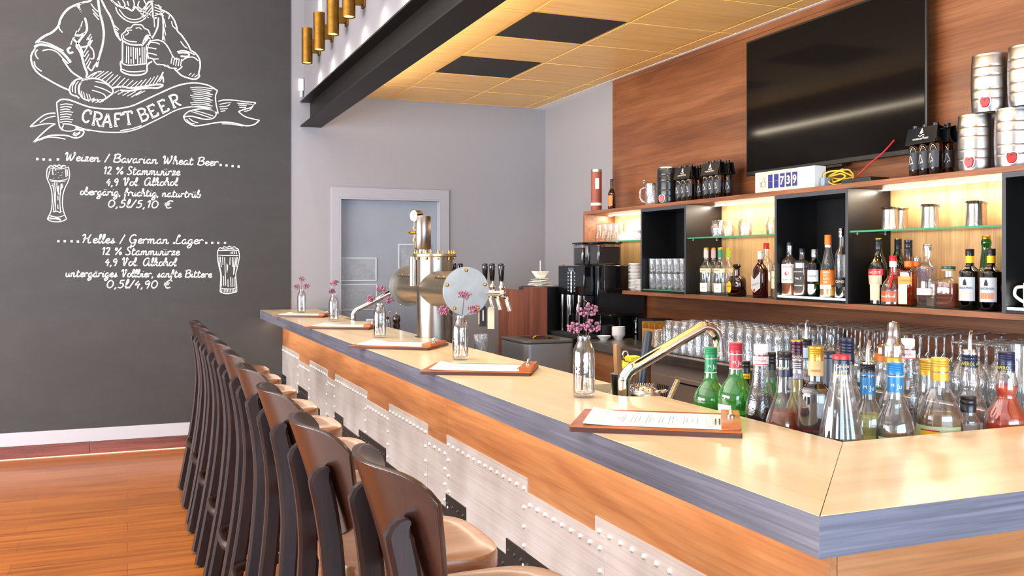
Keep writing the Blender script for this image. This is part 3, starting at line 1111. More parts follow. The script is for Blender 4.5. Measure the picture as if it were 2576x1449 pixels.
DRAW_BANNER = [
 (11, '-498,2684 -470,2708 -433,2713 -384,2702 -319,2679 -253,2662 -169,2658 -85,2663 -18,2676 50,2700 145,2754 258,2817 345,2863 425,2892 505,2904 586,2896 631,2878 672,2853'),
 (9, '-498,2684 -493,2622 -486,2560 -478,2506 -458,2476'),
 (9, '-458,2525 -417,2526 -368,2514 -302,2493 -219,2482 -136,2477 -26,2485 68,2513 162,2564 267,2625 345,2672 416,2700 487,2713 559,2713 622,2698 677,2671'),
 (8, '-368,2503 -269,2483'),
 (8, '-52,2494 33,2515 102,2542'),
 (9, '672,2853 657,2814 659,2757 668,2710 677,2671'),
 (9, '-506,2603 -547,2599 -587,2582 -635,2538 -678,2491'),
 (8, '-674,2491 -619,2508 -563,2521 -506,2523'),
 (7, '-611,2526 -563,2564 -506,2581'),
 (10, '-506,2523 -547,2494 -603,2437 -654,2377'),
 (10, '-654,2377 -603,2406 -547,2431 -482,2439 -425,2437 -368,2422 -327,2438 -309,2470 -327,2492 -368,2496'),
 (8, '-450,2515 -459,2494 -450,2476 -401,2473 -360,2486 -319,2479'),
 (8, '-619,2392 -563,2417 -506,2420 -437,2410'),
 (7, '-384,2457 -360,2445 -335,2464'),
 (7, '-380,2467 -356,2457 -335,2473'),
 (7, '-388,2448 -360,2436'),
 (9, '677,2768 722,2782 805,2785 888,2779 972,2777'),
 (10, '972,2777 935,2736 888,2719 833,2696'),
 (9, '833,2696 879,2661 935,2645 1001,2634'),
 (10, '1001,2634 954,2595 888,2584 814,2599 722,2604 631,2589 559,2571 496,2563 452,2580 425,2602 412,2634'),
 (8, '704,2589 777,2591 870,2580'),
 (9, '412,2634 452,2674 523,2697 595,2701 650,2685 660,2657 631,2627 577,2618 523,2626 470,2637 416,2629'),
 (7, '470,2675 541,2655 622,2632'),
 (7, '487,2685 559,2670 640,2647'),
 (7, '434,2611 461,2585 496,2577'),
 (7, '452,2622 487,2596 523,2588'),
 (7, '496,2634 541,2627'),
 (7, '879,2699 926,2716 963,2767'),
 (7, '686,2744 732,2757 777,2764'),
 (7, '686,2725 741,2734 768,2750'),
 (7, '691,2707 750,2715'),
 (7, '695,2688 732,2697'),
 (7, '824,2763 888,2762 944,2761'),
 (7, '833,2749 898,2748'),
 (7, '842,2730 893,2733'),
 (7, '-474,2668 -433,2678 -384,2673'),
 (7, '-474,2649 -433,2659 -394,2654'),
 (7, '-474,2630 -433,2640 -404,2634'),
 (7, '-474,2611 -433,2621 -384,2617'),
 (7, '-474,2593 -433,2602 -394,2597'),
 (7, '-474,2574 -433,2583 -404,2578'),
 (7, '-474,2555 -433,2564 -384,2560'),
 (7, '-474,2536 -433,2546 -394,2541'),
 (7, '462,2862 541,2873 636,2865'),
 (7, '471,2848 541,2858 625,2849'),
 (7, '480,2833 541,2843 614,2833'),
 (7, '489,2819 541,2828 636,2819'),
 (7, '462,2802 541,2813 625,2803'),
 (7, '471,2788 541,2798 614,2787'),
 (7, '480,2773 541,2783 636,2774'),
 (7, '489,2759 541,2768 625,2758'),
 (7, '462,2742 541,2752 614,2742'),
 (7, '471,2727 541,2737 636,2728'),
 (7, '480,2713 541,2722 625,2712'),
 (15, '-260,2622 -273,2640 -299,2631 -315,2599 -314,2565 -294,2546 -273,2561'),
 (15, '-263,2608 -257,2636'),
 (15, '-244,2530 -229,2628'),
 (15, '-254,2532 -234,2529'),
 (15, '-239,2629 -201,2624 -184,2601 -199,2574 -237,2576'),
 (15, '-219,2575 -209,2535 -194,2518'),
 (15, '-179,2523 -141,2621'),
 (15, '-141,2621 -118,2521'),
 (15, '-164,2557 -128,2556'),
 (15, '-185,2524 -168,2523'),
 (15, '-129,2521 -110,2521'),
 (15, '-85,2528 -90,2624'),
 (15, '-90,2624 -45,2628'),
 (15, '-45,2628 -44,2611'),
 (15, '-88,2580 -57,2584'),
 (15, '-96,2527 -71,2530'),
 (15, '12,2549 -1,2644'),
 (15, '-29,2618 -31,2638'),
 (15, '-31,2638 31,2650'),
 (15, '31,2650 33,2631'),
 (15, '0,2547 24,2552'),
 (15, '108,2575 74,2662'),
 (15, '66,2659 102,2676 125,2667 121,2638 90,2620'),
 (15, '121,2638 148,2626 141,2593 100,2571'),
 (15, '185,2610 147,2693'),
 (15, '193,2701 187,2716'),
 (15, '187,2716 140,2689'),
 (15, '166,2654 193,2668'),
 (15, '178,2606 227,2634'),
 (15, '227,2634 220,2651'),
 (15, '261,2652 224,2735'),
 (15, '270,2743 264,2758'),
 (15, '264,2758 216,2731'),
 (15, '242,2695 269,2710'),
 (15, '254,2648 304,2676'),
 (15, '304,2676 297,2692'),
 (15, '345,2700 309,2784'),
 (15, '336,2695 355,2705'),
 (15, '300,2780 335,2798 361,2792 362,2762 328,2741'),
 (15, '344,2749 374,2726 396,2722'),
]
DRAW_WEIZEN = [
 (7, '-553,2196 -563,2171 -566,2134 -561,2101 -548,2068 -535,2027 -529,1977 -529,1911 -536,1861 -550,1827 -562,1800'),
 (7, '-418,2201 -410,2164 -410,2122 -422,2080 -441,2038 -454,1987 -458,1929 -454,1879 -443,1837 -429,1803'),
 (8, '-562,1800 -535,1784 -497,1780 -460,1785 -429,1803'),
 (6, '-548,1831 -512,1818 -475,1818 -441,1833'),
 (6, '-556,1802 -527,1819 -475,1803'),
 (10, '-542,1802 -505,1803 -467,1794'),
 (6, '-553,2190 -520,2183 -475,2182 -422,2195'),
 (8, '-553,2196 -535,2205 -526,2197 -512,2210 -497,2201 -482,2213 -467,2202 -452,2210 -433,2203'),
 (5, '-531,2197 -516,2192 -497,2198 -475,2191 -452,2200'),
 (6, '-548,2101 -512,2092 -467,2094 -423,2109'),
 (5, '-542,2089 -497,2082 -437,2092'),
 (7, '-526,2177 -523,2135'),
 (5, '-505,2177 -503,2165'),
 (5, '-542,2176 -553,2126'),
 (5, '-548,2159 -556,2109'),
 (7, '-437,2180 -433,2121'),
 (7, '-426,2180 -422,2130'),
 (6, '-512,2077 -508,2027 -505,1961 -508,1861'),
 (6, '-497,2074 -493,2011'),
 (9, '-484,2053 -486,2011 -484,1987'),
 (6, '-490,1978 -488,1945'),
 (6, '-491,1911 -488,1878'),
 (6, '-467,2070 -471,2012 -476,1945 -471,1854'),
 (6, '-460,2071 -463,2029'),
 (6, '-526,2060 -516,2011 -514,1944 -521,1861'),
 (5, '-531,2068 -520,2065'),
 (5, '-535,2056 -516,2052'),
 (5, '-471,2049 -452,2054'),
 (5, '-471,2037 -454,2042'),
 (5, '-523,1861 -505,1855'),
 (5, '-482,1853 -460,1858'),
 (8, '-505,2140 -504,2138'),
 (8, '-488,2155 -487,2153'),
 (8, '-475,2133 -474,2131'),
 (8, '-460,2154 -459,2152'),
 (8, '-463,2137 -463,2135'),
 (8, '-516,2112 -515,2110'),
 (8, '-486,2116 -485,2114'),
 (8, '-463,2116 -463,2115'),
 (7, '-520,1853 -497,1861 -471,1849'),
]
DRAW_PINT = [
 (7, '674,1571 671,1522 677,1469 688,1416 696,1372 694,1301 691,1235'),
 (7, '833,1581 842,1523 833,1469 822,1416 813,1372 819,1300 822,1234'),
 (8, '691,1235 726,1221 769,1221 822,1234'),
 (7, '675,1567 726,1569 786,1571 833,1569'),
 (6, '675,1531 726,1527 786,1527 833,1527'),
 (6, '692,1266 735,1259 786,1258 819,1267'),
 (7, '677,1571 688,1589 709,1586 722,1598 743,1593 765,1602 782,1594 803,1598 816,1587 833,1581'),
 (5, '701,1584 735,1580 769,1586 803,1580'),
 (6, '682,1518 688,1443 701,1372 701,1275'),
 (6, '692,1518 701,1434'),
 (6, '711,1518 713,1452'),
 (6, '726,1514 730,1416 735,1283'),
 (6, '743,1461 745,1390'),
 (6, '750,1452 748,1407'),
 (6, '769,1514 767,1452'),
 (6, '786,1514 790,1434'),
 (6, '799,1514 796,1372'),
 (6, '816,1518 807,1443 799,1380'),
 (6, '825,1514 816,1434'),
 (6, '718,1363 719,1283'),
 (6, '752,1336 753,1274'),
 (6, '773,1354 776,1274'),
 (6, '790,1345 790,1274'),
 (6, '807,1354 807,1274'),
 (6, '777,1558 776,1539'),
 (6, '790,1563 789,1539'),
 (6, '803,1563 803,1539'),
 (6, '816,1563 819,1539'),
 (5, '701,1255 702,1231'),
 (5, '713,1255 714,1230'),
 (5, '725,1255 726,1230'),
 (5, '736,1255 738,1230'),
 (5, '748,1255 750,1230'),
 (5, '760,1255 762,1230'),
 (5, '772,1255 774,1230'),
 (5, '784,1254 786,1230'),
 (5, '796,1254 798,1229'),
 (5, '808,1254 810,1229'),
]
CHALK_TEXT = [
 ('Weizen / Bavarian Wheat Beer', (-445, 2247), (677, 2250), 69),
 ('12 % Stammwürze', (-175, 2153), (387, 2163), 68),
 ('4,9 Vol. Alkohol', (-156, 2065), (369, 2081), 67),
 ('obergärig, fruchtig, naturtrüb', (-337, 1990), (543, 1990), 63),
 ('0,5l/5,10 €', (-144, 1899), (336, 1900), 68),
 ('Helles / German Lager', (-326, 1622), (561, 1619), 73),
 ('12 % Stammwürze', (-187, 1531), (384, 1529), 67),
 ('4,9 Vol. Alkohol', (-164, 1448), (360, 1444), 67),
 ('untergäriges Vollbier, sanfte Bittere', (-437, 1364), (628, 1351), 63),
 ('0,5l/4,90 €', (-153, 1276), (330, 1268), 71),
]
CHALK_DOTS = [(-629, 2251), (-586, 2250), (-543, 2249), (-489, 2254), (695, 2257), (741, 2255), (788, 2251), (835, 2249), (-486, 1633), (-442, 1633), (-395, 1633), (-351, 1631), (585, 1628), (631, 1629), (677, 1629), (729, 1629)]
# ------------------------------------------------------------------ handwriting: single-stroke letters (x-height 1)
HAND = {
 'a': (1.15, '.85,.9 .5,1 .12,.6 .15,.12 .5,.02 .8,.45 .9,1;.9,1 .82,.35 .95,.02 1.2,.2'),
 'b': (1.0, '0,.2 .35,1.2 .45,1.8 .25,1.95 .15,1.4 .12,.3 .35,0 .75,.15 .85,.65 .6,.95;.6,.95 .7,.8 1.05,.85'),
 'c': (.9, '.75,.8 .5,1 .15,.7 .12,.2 .45,0 .8,.15 .95,.3'),
 'd': (1.1, '.8,.8 .45,1 .12,.6 .15,.1 .5,.05 .82,.5 .95,1.9;.95,1.9 .82,.3 1.0,.02 1.15,.2'),
 'e': (.9, '.1,.45 .55,.55 .75,.8 .5,1.02 .18,.75 .14,.25 .45,0 .8,.15 .95,.35'),
 'f': (.8, '.0,.2 .45,1.1 .6,1.75 .4,1.95 .25,1.4 .15,-.6 .05,-.9;-.05,.75 .75,.9'),
 'g': (1.1, '.8,.85 .45,1 .12,.6 .15,.1 .5,.05 .8,.5 .9,1;.9,1 .75,-.4 .4,-.9 .05,-.75 .2,-.4 1.1,.25'),
 'h': (1.1, '0,.2 .4,1.2 .45,1.8 .25,1.9 .18,1.2 .1,0;.12,.4 .4,.9 .7,.95 .75,.4 .8,.05 1.1,.2'),
 'i': (.55, '.2,1 .12,.3 .25,0 .55,.25;.3,1.42 .31,1.48'),
 'k': (1.0, '0,.2 .4,1.2 .45,1.8 .25,1.9 .18,1.2 .1,0;.15,.5 .55,.95 .7,.75 .2,.5 .5,.3 .75,.0 1.0,.2'),
 'l': (.6, '0,.25 .4,1.2 .45,1.8 .25,1.9 .15,1.1 .2,.1 .4,0 .6,.25'),
 'm': (1.6, '.05,1 .1,.6 .05,0;.08,.5 .35,.95 .55,.85 .55,0;.56,.5 .85,.98 1.08,.85 1.08,.2 1.25,0 1.6,.25'),
 'n': (1.15, '.05,1 .1,.6 .05,0;.08,.5 .4,.95 .65,.85 .65,.2 .8,0 1.15,.25'),
 'o': (1.0, '.5,1 .15,.75 .12,.2 .45,0 .8,.3 .8,.75 .5,1;.55,.95 .8,.85 1.05,.95'),
 'r': (.85, '.05,1 .12,.6 .08,0;.1,.5 .3,.9 .6,1.0 .75,.8;.75,.8 .85,.85'),
 's': (.85, '0,.1 .35,.6 .45,1 .5,.6 .6,.3 .4,0 .1,.1;.55,.1 .85,.25'),
 't': (.85, '.35,1.7 .2,.7 .2,.15 .45,0 .85,.25;.0,1.15 .75,1.2'),
 'u': (1.15, '.1,1 .1,.3 .3,0 .6,.2 .8,.9;.8,.95 .78,.25 .9,0 1.15,.25'),
 'v': (.95, '0,1 .25,.1 .4,.05 .7,.9 .95,.95'),
 'w': (1.35, '.05,1 .1,.3 .3,0 .6,.3 .65,.9;.65,.9 .65,.25 .85,0 1.1,.4 1.1,.95 1.35,.92'),
 'z': (.9, '.1,.95 .4,1.0 .7,.95 .35,.5 .05,.05 .4,.1 .9,.1;.15,.5 .7,.55'),
 'ß': (1, '.1,0 .2,1.5 .5,1.9 .8,1.6 .5,1.1 .8,.7 .7,.1 .4,0'),
 'A': (1.7, '1.3,1.6 .9,1.9 .35,1.5 .15,.7 .4,.05 .9,.2 1.2,.9 1.4,1.85;1.4,1.85 1.25,.6 1.4,.02 1.75,.25'),
 'B': (1.5, '.35,1.85 .2,.9 .1,0;.0,1.6 .5,1.9 1.1,1.85 1.2,1.4 .6,1.0 .4,1.0;.5,1.0 1.2,.9 1.3,.3 .8,0 .1,.1'),
 'G': (1.6, '1.2,1.7 .8,1.95 .25,1.5 .15,.7 .5,.1 1.0,.2 1.25,.7;.8,.75 1.3,.8 1.25,.1 1.0,-.6 .5,-.7 .6,-.3'),
 'H': (1.9, '.0,1.5 .3,1.9 .5,1.7 .45,.8 .25,0;1.5,1.9 1.2,1.2 1.15,.3 1.35,0 1.7,.2;.2,.85 .8,1.0 1.3,.95'),
 'L': (1.5, '.9,1.5 1.1,1.85 .8,1.95 .65,1.5 .5,.4 .2,0 .0,.15 .4,.2 .9,0 1.4,.2'),
 'S': (1.25, '1.0,1.6 .8,1.9 .4,1.8 .35,1.3 .9,.8 .95,.3 .5,0 .0,.2'),
 'V': (1.4, '.0,1.4 .2,1.85 .4,1.7 .45,.6 .6,.02 .9,.9 1.1,1.7 .95,1.9 .9,1.5 1.3,1.5'),
 'W': (2.1, '.0,1.4 .2,1.85 .4,1.7 .4,.6 .5,.05 .85,.8 1.05,1.6;1.05,1.6 1.05,.6 1.2,.05 1.6,.8 1.85,1.7 1.7,1.95 1.65,1.6 2.0,1.7'),
 '0': (1.25, '.6,1.75 .2,1.4 .12,.5 .5,.0 .95,.4 1.0,1.2 .6,1.75'),
 '1': (.75, '.1,1.3 .5,1.75 .4,0'),
 '2': (1.1, '.1,1.4 .4,1.75 .8,1.55 .6,.8 .1,.05;.1,.05 .55,.1 1.0,.02'),
 '4': (1.05, '.6,1.6 .3,1.1 .1,.7;.1,.7 .9,.75;.75,1.1 .65,.5 .6,-.1'),
 '5': (1.1, '.9,1.75 .35,1.7;.35,1.7 .25,1.0;.25,1.0 .7,1.05 .85,.5 .5,.02 .05,.15'),
 '9': (1.05, '.8,1.4 .5,1.65 .15,1.3 .25,.9 .6,.95 .85,1.5;.85,1.5 .75,.6 .55,-.1'),
 '%': (1.6, '.3,1.75 .1,1.4 .3,1.1 .55,1.4 .3,1.75;1.35,1.8 .3,0;1.3,.75 1.1,.4 1.3,.05 1.55,.4 1.3,.75'),
 '/': (.8, '.75,1.9 .05,-.1'), ',': (.45, '.2,.15 .2,-.1 .05,-.35'), '.': (.45, '.15,.05 .18,.08'), ' ': (.75, ''),
 '€': (1.5, '1.3,1.6 .9,1.85 .4,1.4 .3,.6 .6,.05 1.2,.2;.0,1.15 .9,1.2;.0,.75 .8,.8'),
}
UML = {'ü': 'u', 'ä': 'a', 'ö': 'o'}
YC = YB - 0.006     # face of the chalkboard


def pen(mb, pts, w, y=YC, th=0.0012):
    """a chalk line on the board: thin raised ribbon, pts are (x, z) in metres"""
    n = len(pts)
    vs_ = []
    for i in range(n):
        a, b_ = pts[max(0, i - 1)], pts[min(n - 1, i + 1)]
        dx, dz = b_[0] - a[0], b_[1] - a[1]
        L = math.hypot(dx, dz) or 1
        k = 0.72 if (i in (0, n - 1) and n > 2) else 1.0
        k *= 0.9 + 0.2 * rnd.random()
        nx, nz = -dz / L * w / 2 * k, dx / L * w / 2 * k
        x, z = pts[i]
        vs_ += [(x + nx, y, z + nz), (x + nx * .8, y - th, z + nz * .8), (x - nx * .8, y - th, z - nz * .8), (x - nx, y, z - nz)]
    fs = []
    for i in range(n - 1):
        a, b_ = 4 * i, 4 * i + 4
        for k in range(3):
            fs.append((a + k, a + k + 1, b_ + k + 1, b_ + k))
    fs += [(0, 1, 2, 3), (4 * n - 1, 4 * n - 2, 4 * n - 3, 4 * n - 4)]
    return mb.add(vs_, fs)


def nums(s):
    return [tuple(float(q) for q in a.split(',')) for a in s.split()]


def draw(data, k):
    m = MB()
    for w_, s in data:
        p = [(a / 1000, b / 1000) for a, b in nums(s)]
        if len(p) > 2:
            p = spline(p, 5)
        pen(m, p, w_ * k)
    return m


def write(mb, text, a, b_, capmm, w_=0.0085):
    """hand lettering fitted between two baseline points (mm)"""
    seq, x = [], 0
    for ch in text:
        base = UML.get(ch, ch)
        wd, st = HAND[base]
        strokes = [nums(s) for s in st.split(';') if s]
        if ch in UML:
            strokes = strokes + [[(.3, 1.38), (.31, 1.45)], [(.72, 1.42), (.73, 1.49)]]
        seq.append((x, strokes))
        x += wd + 0.06
    ax, az, bx, bz = a[0] / 1000, a[1] / 1000, b_[0] / 1000, b_[1] / 1000
    sx = (bx - ax) / x
    sz = capmm / 1000 / 2.1
    for x0, strokes in seq:
        for s in strokes:
            p = [((x0 + u + v * 0.14) * sx, v * sz) for u, v in s]
            p = [(ax + u, az + v + (bz - az) * u / (bx - ax)) for u, v in p]
            if len(p) > 2:
                p = spline(p, 5)
            pen(mb, p, w_)
    return mb


def board_mat():
    nt = NT('chalkboard_paint').set(rough=0.62)
    tc = nt.n('ShaderNodeTexCoord')
    mp = nt.n('ShaderNodeMapping')
    mp.inputs['Scale'].default_value = (0.7, 1, 1.6)
    nt.l(tc.outputs['Object'], mp.inputs['Vector'])
    nz = nt.n('ShaderNodeTexNoise')
    nz.inputs['Scale'].default_value = 2.4
    nz.inputs['Detail'].default_value = 9
    nz.inputs['Roughness'].default_value = 0.7
    nz.inputs['Distortion'].default_value = 0.6
    nt.l(mp.outputs['Vector'], nz.inputs['Vector'])
    r = ramp(nt, [(0.25, lin('#2b2826')), (0.62, lin('#34312f')), (0.85, lin('#464240'))])
    nt.l(nz.outputs['Fac'], r.inputs['Fac'])
    nt.l(r.outputs['Color'], nt.b.inputs['Base Color'])
    return nt.m


cb = thing('chalkboard', 'wall-sized dark chalkboard with beer drawings and prices', 'chalkboard', (0, 0, 0))
MB().box(-4.55, 1.252, YB - 0.006, YB - 0.0002, 0.2, 4.24).build('board', board_mat(), cb)
draw(DRAW_MAN, 0.00094).build('chalk_figure', M['chalk'], cb, smooth=False)['label'] = 'chalk drawing of an aproned man holding a beer mug'
draw(DRAW_BANNER, 0.00094).build('chalk_banner', M['chalk'], cb, smooth=False)['label'] = 'chalk ribbon reading CRAFT BEER'
draw(DRAW_WEIZEN, 0.00088).build('chalk_glass', M['chalk'], cb, smooth=False)['label'] = 'chalk drawing of a tall wheat beer glass'
draw(DRAW_PINT, 0.00088).build('chalk_glass', M['chalk'], cb, smooth=False)['label'] = 'chalk drawing of a pint glass'
for half, lab in ((0, 'wheat beer'), (1, 'lager')):
    for tx, a, b_, cap in CHALK_TEXT[half * 5:half * 5 + 5]:
        write(MB(), tx, a, b_, cap).build('chalk_lettering', M['chalk'], cb, smooth=False)['label'] = 'chalk line of the ' + lab + ' entry'
    for k in (0, 4):
        m = MB()
        for x, z in CHALK_DOTS[half * 8 + k:half * 8 + k + 4]:
            pen(m, [(x / 1000 - 0.008, z / 1000), (x / 1000 + 0.008, z / 1000)], 0.017)
        m.build('chalk_dots', M['chalk'], cb, smooth=False)
# ------------------------------------------------------------------ back shelf: wooden bays with LED light, black boxes, glass shelves
sh = thing('back_shelf', 'long wall shelf of lit wooden bays and black boxes', 'shelf', (0, 0, 0))
Y_END = 2.0
MB().box(XS, XW - 0.001, Y_END, 6.472, 1.833, 1.858).build('top_board', M['shelf_wood'], sh, bevel=0.0015)
MB().box(XS, XW - 0.001, Y_END, 5.86, 1.252, 1.277).build('bottom_board', M['shelf_wood'], sh, bevel=0.0015)
MB().box(XS, XW - 0.001, 6.449, 6.472, 1.45, 1.833).build('side_panel', M['shelf_wood'], sh, bevel=0.001)
for a, b_, z0 in ((5.594, 6.449, 1.277), (4.167, 5.035, 1.277), (2.745, 3.609, 1.277)):
    MB().box(XW - 0.014, XW - 0.0015, a, b_, z0, 1.833).build('back_panel', M['bay_wood'], sh)
    MB().box(3.418, 3.432, a + 0.03, b_ - 0.004, 1.8255, 1.8325).build('led_strip', M['glow'], sh)
    light('shelf_light', 'AREA', (3.40, (a + b_) / 2, 1.822), 4.6, (1.0, 0.86, 0.68), (0, R(12), 0), 0.02, b_ - a - 0.05)
for a, b_ in ((5.035, 5.594), (3.609, 4.167), (2.186, 2.745)):
    m = MB()
    m.box(XS - 0.004, XW - 0.002, a, a + 0.018, 1.278, 1.832).box(XS - 0.004, XW - 0.002, b_ - 0.018, b_, 1.278, 1.832)
    m.box(XS - 0.004, XW - 0.002, a + 0.018, b_ - 0.018, 1.812, 1.832).box(XS - 0.004, XW - 0.002, a + 0.018, b_ - 0.018, 1.278, 1.290)
    m.box(XW - 0.012, XW - 0.002, a + 0.018, b_ - 0.018, 1.290, 1.812)
    o = m.build('black_box', M['box'], sh, bevel=0.0008)
    e = MB()
    x = XS - 0.0045
    e.box(x, x + 0.0004, a, a + 0.018, 1.278, 1.832).box(x, x + 0.0004, b_ - 0.018, b_, 1.278, 1.832).box(x, x + 0.0004, a + 0.018, b_ - 0.018, 1.812, 1.832)
    e.build('edge_band', M['box_edge'], o)
    lit = a < 5
    gz_ = 1.3015 if lit else 1.2965
    MB().box(XS + 0.004, XW - 0.013, a + 0.02, b_ - 0.02, gz_ - 0.010, gz_).build('glass_base', M['glass_shelf'], o)
    MB().box(XS + 0.001, XS + 0.004, a + 0.02, b_ - 0.02, gz_ - 0.010, gz_).build('glass_rim', M['glow_green'] if lit else M['glass_edge'], o)
    if lit:
        light('box_light', 'AREA', (XS + 0.02, (a + b_) / 2, gz_ + 0.003), 0.5, (0.82, 1.0, 0.86), (R(180), 0, 0), 0.02, 0.5)
for a, b_ in ((5.594, 6.449), (4.167, 5.035), (2.745, 3.609)):
    y0, y1 = a + 0.002, b_ - 0.002
    g = MB().box(XS + 0.006, XW - 0.016, y0, y1, 1.620, 1.628).build('glass_shelf', M['glass_shelf'], sh)
    MB().box(XS + 0.004, XS + 0.0059, y0, y1, 1.620, 1.628).build('glass_rim', M['glass_edge'], g)
    for x in (XS + 0.04, XW - 0.06):
        for y, s_ in ((y0 - 0.002, 1), (y1 + 0.002, -1)):
            MB().cyl((x, y, 1.614), (x, y + 0.014 * s_, 1.614), 0.006, 10).build('shelf_pin', M['chrome'], g)

# ------------------------------------------------------------------ back counter and the steel units under it
bc = thing('back_counter', 'long steel counter under the wall shelf, full of glasses', 'counter', (0, 0, 0))
MB().box(2.945, XW - 0.002, 2.0, 6.97, 0.872, 0.93).build('counter_top', brushed('counter_steel', '#b3a69b', 0.32, axis=1), bc, bevel=0.004)
MB().box(2.975, XW - 0.002, 5.12, 6.97, 0.62, 0.871).build('apron', M['bar_wood'], bc)
for y in (5.14, 6.90):
    MB().box(2.99, 3.4, y, y + 0.05, 0, 0.62).build('leg', M['black_matte'], bc)
MB().box(3.40, 3.47, 5.2, 6.9, 0, 0.62).build('back_board', M['black_matte'], bc)
M['fridge'] = plain('fridge_steel', '#a39387', 0.38, metal=0.55, var=0.05, scale=5)
fr = thing('undercounter_fridge', 'steel undercounter fridge with drawers and a vent panel', 'fridge', (0, 0, 0))
MB().box(2.985, 3.46, 2.02, 5.08, 0.02, 0.871).build('cabinet', M['fridge'], fr)
vp = MB().box(2.972, 2.985, 4.80, 5.06, 0.10, 0.80).build('vent_panel', M['fridge'], fr, bevel=0.002)
vm = MB()
for zz in (0.70, 0.58):
    for k in range(7):
        y = 4.99 - k * 0.02
        vm.obox((2.9715, y, zz), (1, 0, 0), (0, 0.94, 0.34), (0, -0.34, 0.94), 0.001, 0.0035, 0.045)
vm.build('vent_slot', M['black'], vp)
lp = MB().box(2.9712, 2.9722, 4.84, 4.95, 0.43, 0.465).build('badge', plain('badge_red', '#5a1512', 0.4), vp)
for y0, y1 in ((4.05, 4.78), (3.05, 4.03), (2.05, 3.03)):
    for z0, z1 in ((0.47, 0.82), (0.10, 0.455)):
        dr = MB().box(2.968, 2.985, y0, y1, z0, z1 - 0.05).build('drawer', M['fridge'], fr, bevel=0.002)
        MB().box(2.955, 2.985, y0, y1, z1 - 0.04, z1 - 0.012).build('handle', M['fridge'], dr, bevel=0.004)
        MB().box(2.978, 2.985, y0, y1, z1 - 0.05, z1 - 0.04).build('shadow_gap', M['black'], dr)

# wooden end partition beside the coffee machine
wp = thing('partition', 'brown wooden partition with rounded corner, left of the coffee machine', 'partition', (0, 0, 0))
pw = wood('partition_wood', '#63311f', '#84472f', '#965a3f', axis=2, scale=1.0, rough=0.45)
poly = [(6.38, 0), (7.06, 0), (7.06, 1.235)] + [(7.06 - 0.03 + 0.03 * math.cos(R(a)), 1.235 + 0.03 * math.sin(R(a))) for a in (20, 45, 70, 90)] + [(6.55, 1.265), (6.55, 1.289), (6.38, 1.289)]
MB().prism(poly, 'x', 2.75, 2.765).build('side_board', pw, wp, bevel=0.001)
MB().box(2.766, 2.872, 6.38, 6.395, 0, 1.289).build('end_board', pw, wp, bevel=0.001)
MB().box(2.766, 2.872, 6.396, 6.55, 1.274, 1.289).build('cap_board', pw, wp, bevel=0.001)

# grey bin with a recessed lid
bn = thing('waste_bin', 'dark grey steel bin with recessed lid handle', 'bin', (2.69, 6.16, 0))
def rrect(hx, hy, r, n=6):
    out = []
    for cx, cy_, a in ((hx - r, hy - r, 0), (-hx + r, hy - r, 90), (-hx + r, -hy + r, 180), (hx - r, -hy + r, 270)):
        out += [(cx + r * math.cos(R(a + 90 * k / n)), cy_ + r * math.sin(R(a + 90 * k / n))) for k in range(n + 1)]
    return out
MB().prism(rrect(0.19, 0.235, 0.05), 'z', 0.0, 0.915).build('body', plain('bin_grey', '#8b8b8c', 0.36, metal=0.5), bn, bevel=0.003)
MB().prism(rrect(0.193, 0.238, 0.05), 'z', 0.918, 0.94).build('lid', plain('bin_lid', '#68665f', 0.4, metal=0.3), bn, bevel=0.006)
MB().prism(rrect(0.09, 0.13, 0.02), 'z', 0.9405, 0.9415).build('recess', plain('bin_recess', '#1d2530', 0.25), bn)
MB().tube(spline([(-0.05, -0.05, 0.942), (-0.03, -0.055, 0.954), (0.02, -0.06, 0.957), (0.05, -0.065, 0.942)], 5), 0.006, 8).build('handle', M['brass_bright'], bn)

# ------------------------------------------------------------------ coffee machine
cmx = thing('coffee_machine', 'black coffee machine with bean hoppers and a button panel', 'coffee machine', (0, 0, 0))
x0, x1, y0, y1 = 3.0, 3.46, 5.975, 6.465
MB().box(x0 + 0.10, x1, y0, y1, 0.945, 1.10).box(x0 + 0.13, x1, y0, y1, 1.10, 1.451).build('body', M['black_gloss'], cmx, bevel=0.004)
MB().box(x0 + 0.08, x0 + 0.16, y0 + 0.001, y0 + 0.05, 1.10, 1.449).build('side_column', M['black_gloss'], cmx, bevel=0.01)
hd = MB().box(x0, x0 + 0.128, y0 + 0.06, y1, 1.235, 1.449).build('front_panel', M['black_gloss'], cmx, bevel=0.006)
pm = MB()
for k in range(6):
    zc = 1.395 - 0.026 * k
    yc = 6.24
    ring = [(x0 - 0.001, yc + 0.0075 * math.cos(t), zc + 0.011 * math.sin(t)) for t in [2 * math.pi * i / 14 for i in range(14)]]
    pm.tube(ring, 0.0016, 6, closed=True)
pm.build('selection_button', emit('button_glow', (0.75, 1.0, 0.95), 1.6), hd)
fm = MB().box(x0 - 0.0008, x0, 6.17, 6.21, 1.26, 1.405).box(x0 - 0.0008, x0, 6.27, 6.31, 1.26, 1.405)
fm.build('label_strip', plain('panel_grey', '#30343e', 0.4), hd)
MB().box(x0 - 0.0008, x0, 6.20, 6.29, 1.418, 1.434).build('display', emit('display_blue', (0.10, 0.16, 0.24), 0.6), hd)
lm = MB()
for k in range(6):
    lm.box(x0 - 0.0012, x0, 6.176, 6.19, 1.393 - 0.026 * k, 1.398 - 0.026 * k).box(x0 - 0.0012, x0, 6.276, 6.30, 1.393 - 0.026 * k, 1.397 - 0.026 * k)
for k in range(5):
    lm.box(x0 - 0.0012, x0, 6.20 + 0.018 * k, 6.207 + 0.018 * k, 1.408, 1.414)
lay_text(lm, 'wmf', lambda x, y: (x0 - 0.0012, 6.405 + x * 0.0 - y * 0.0 + y * 0, 1.425 + x), size=0.02)
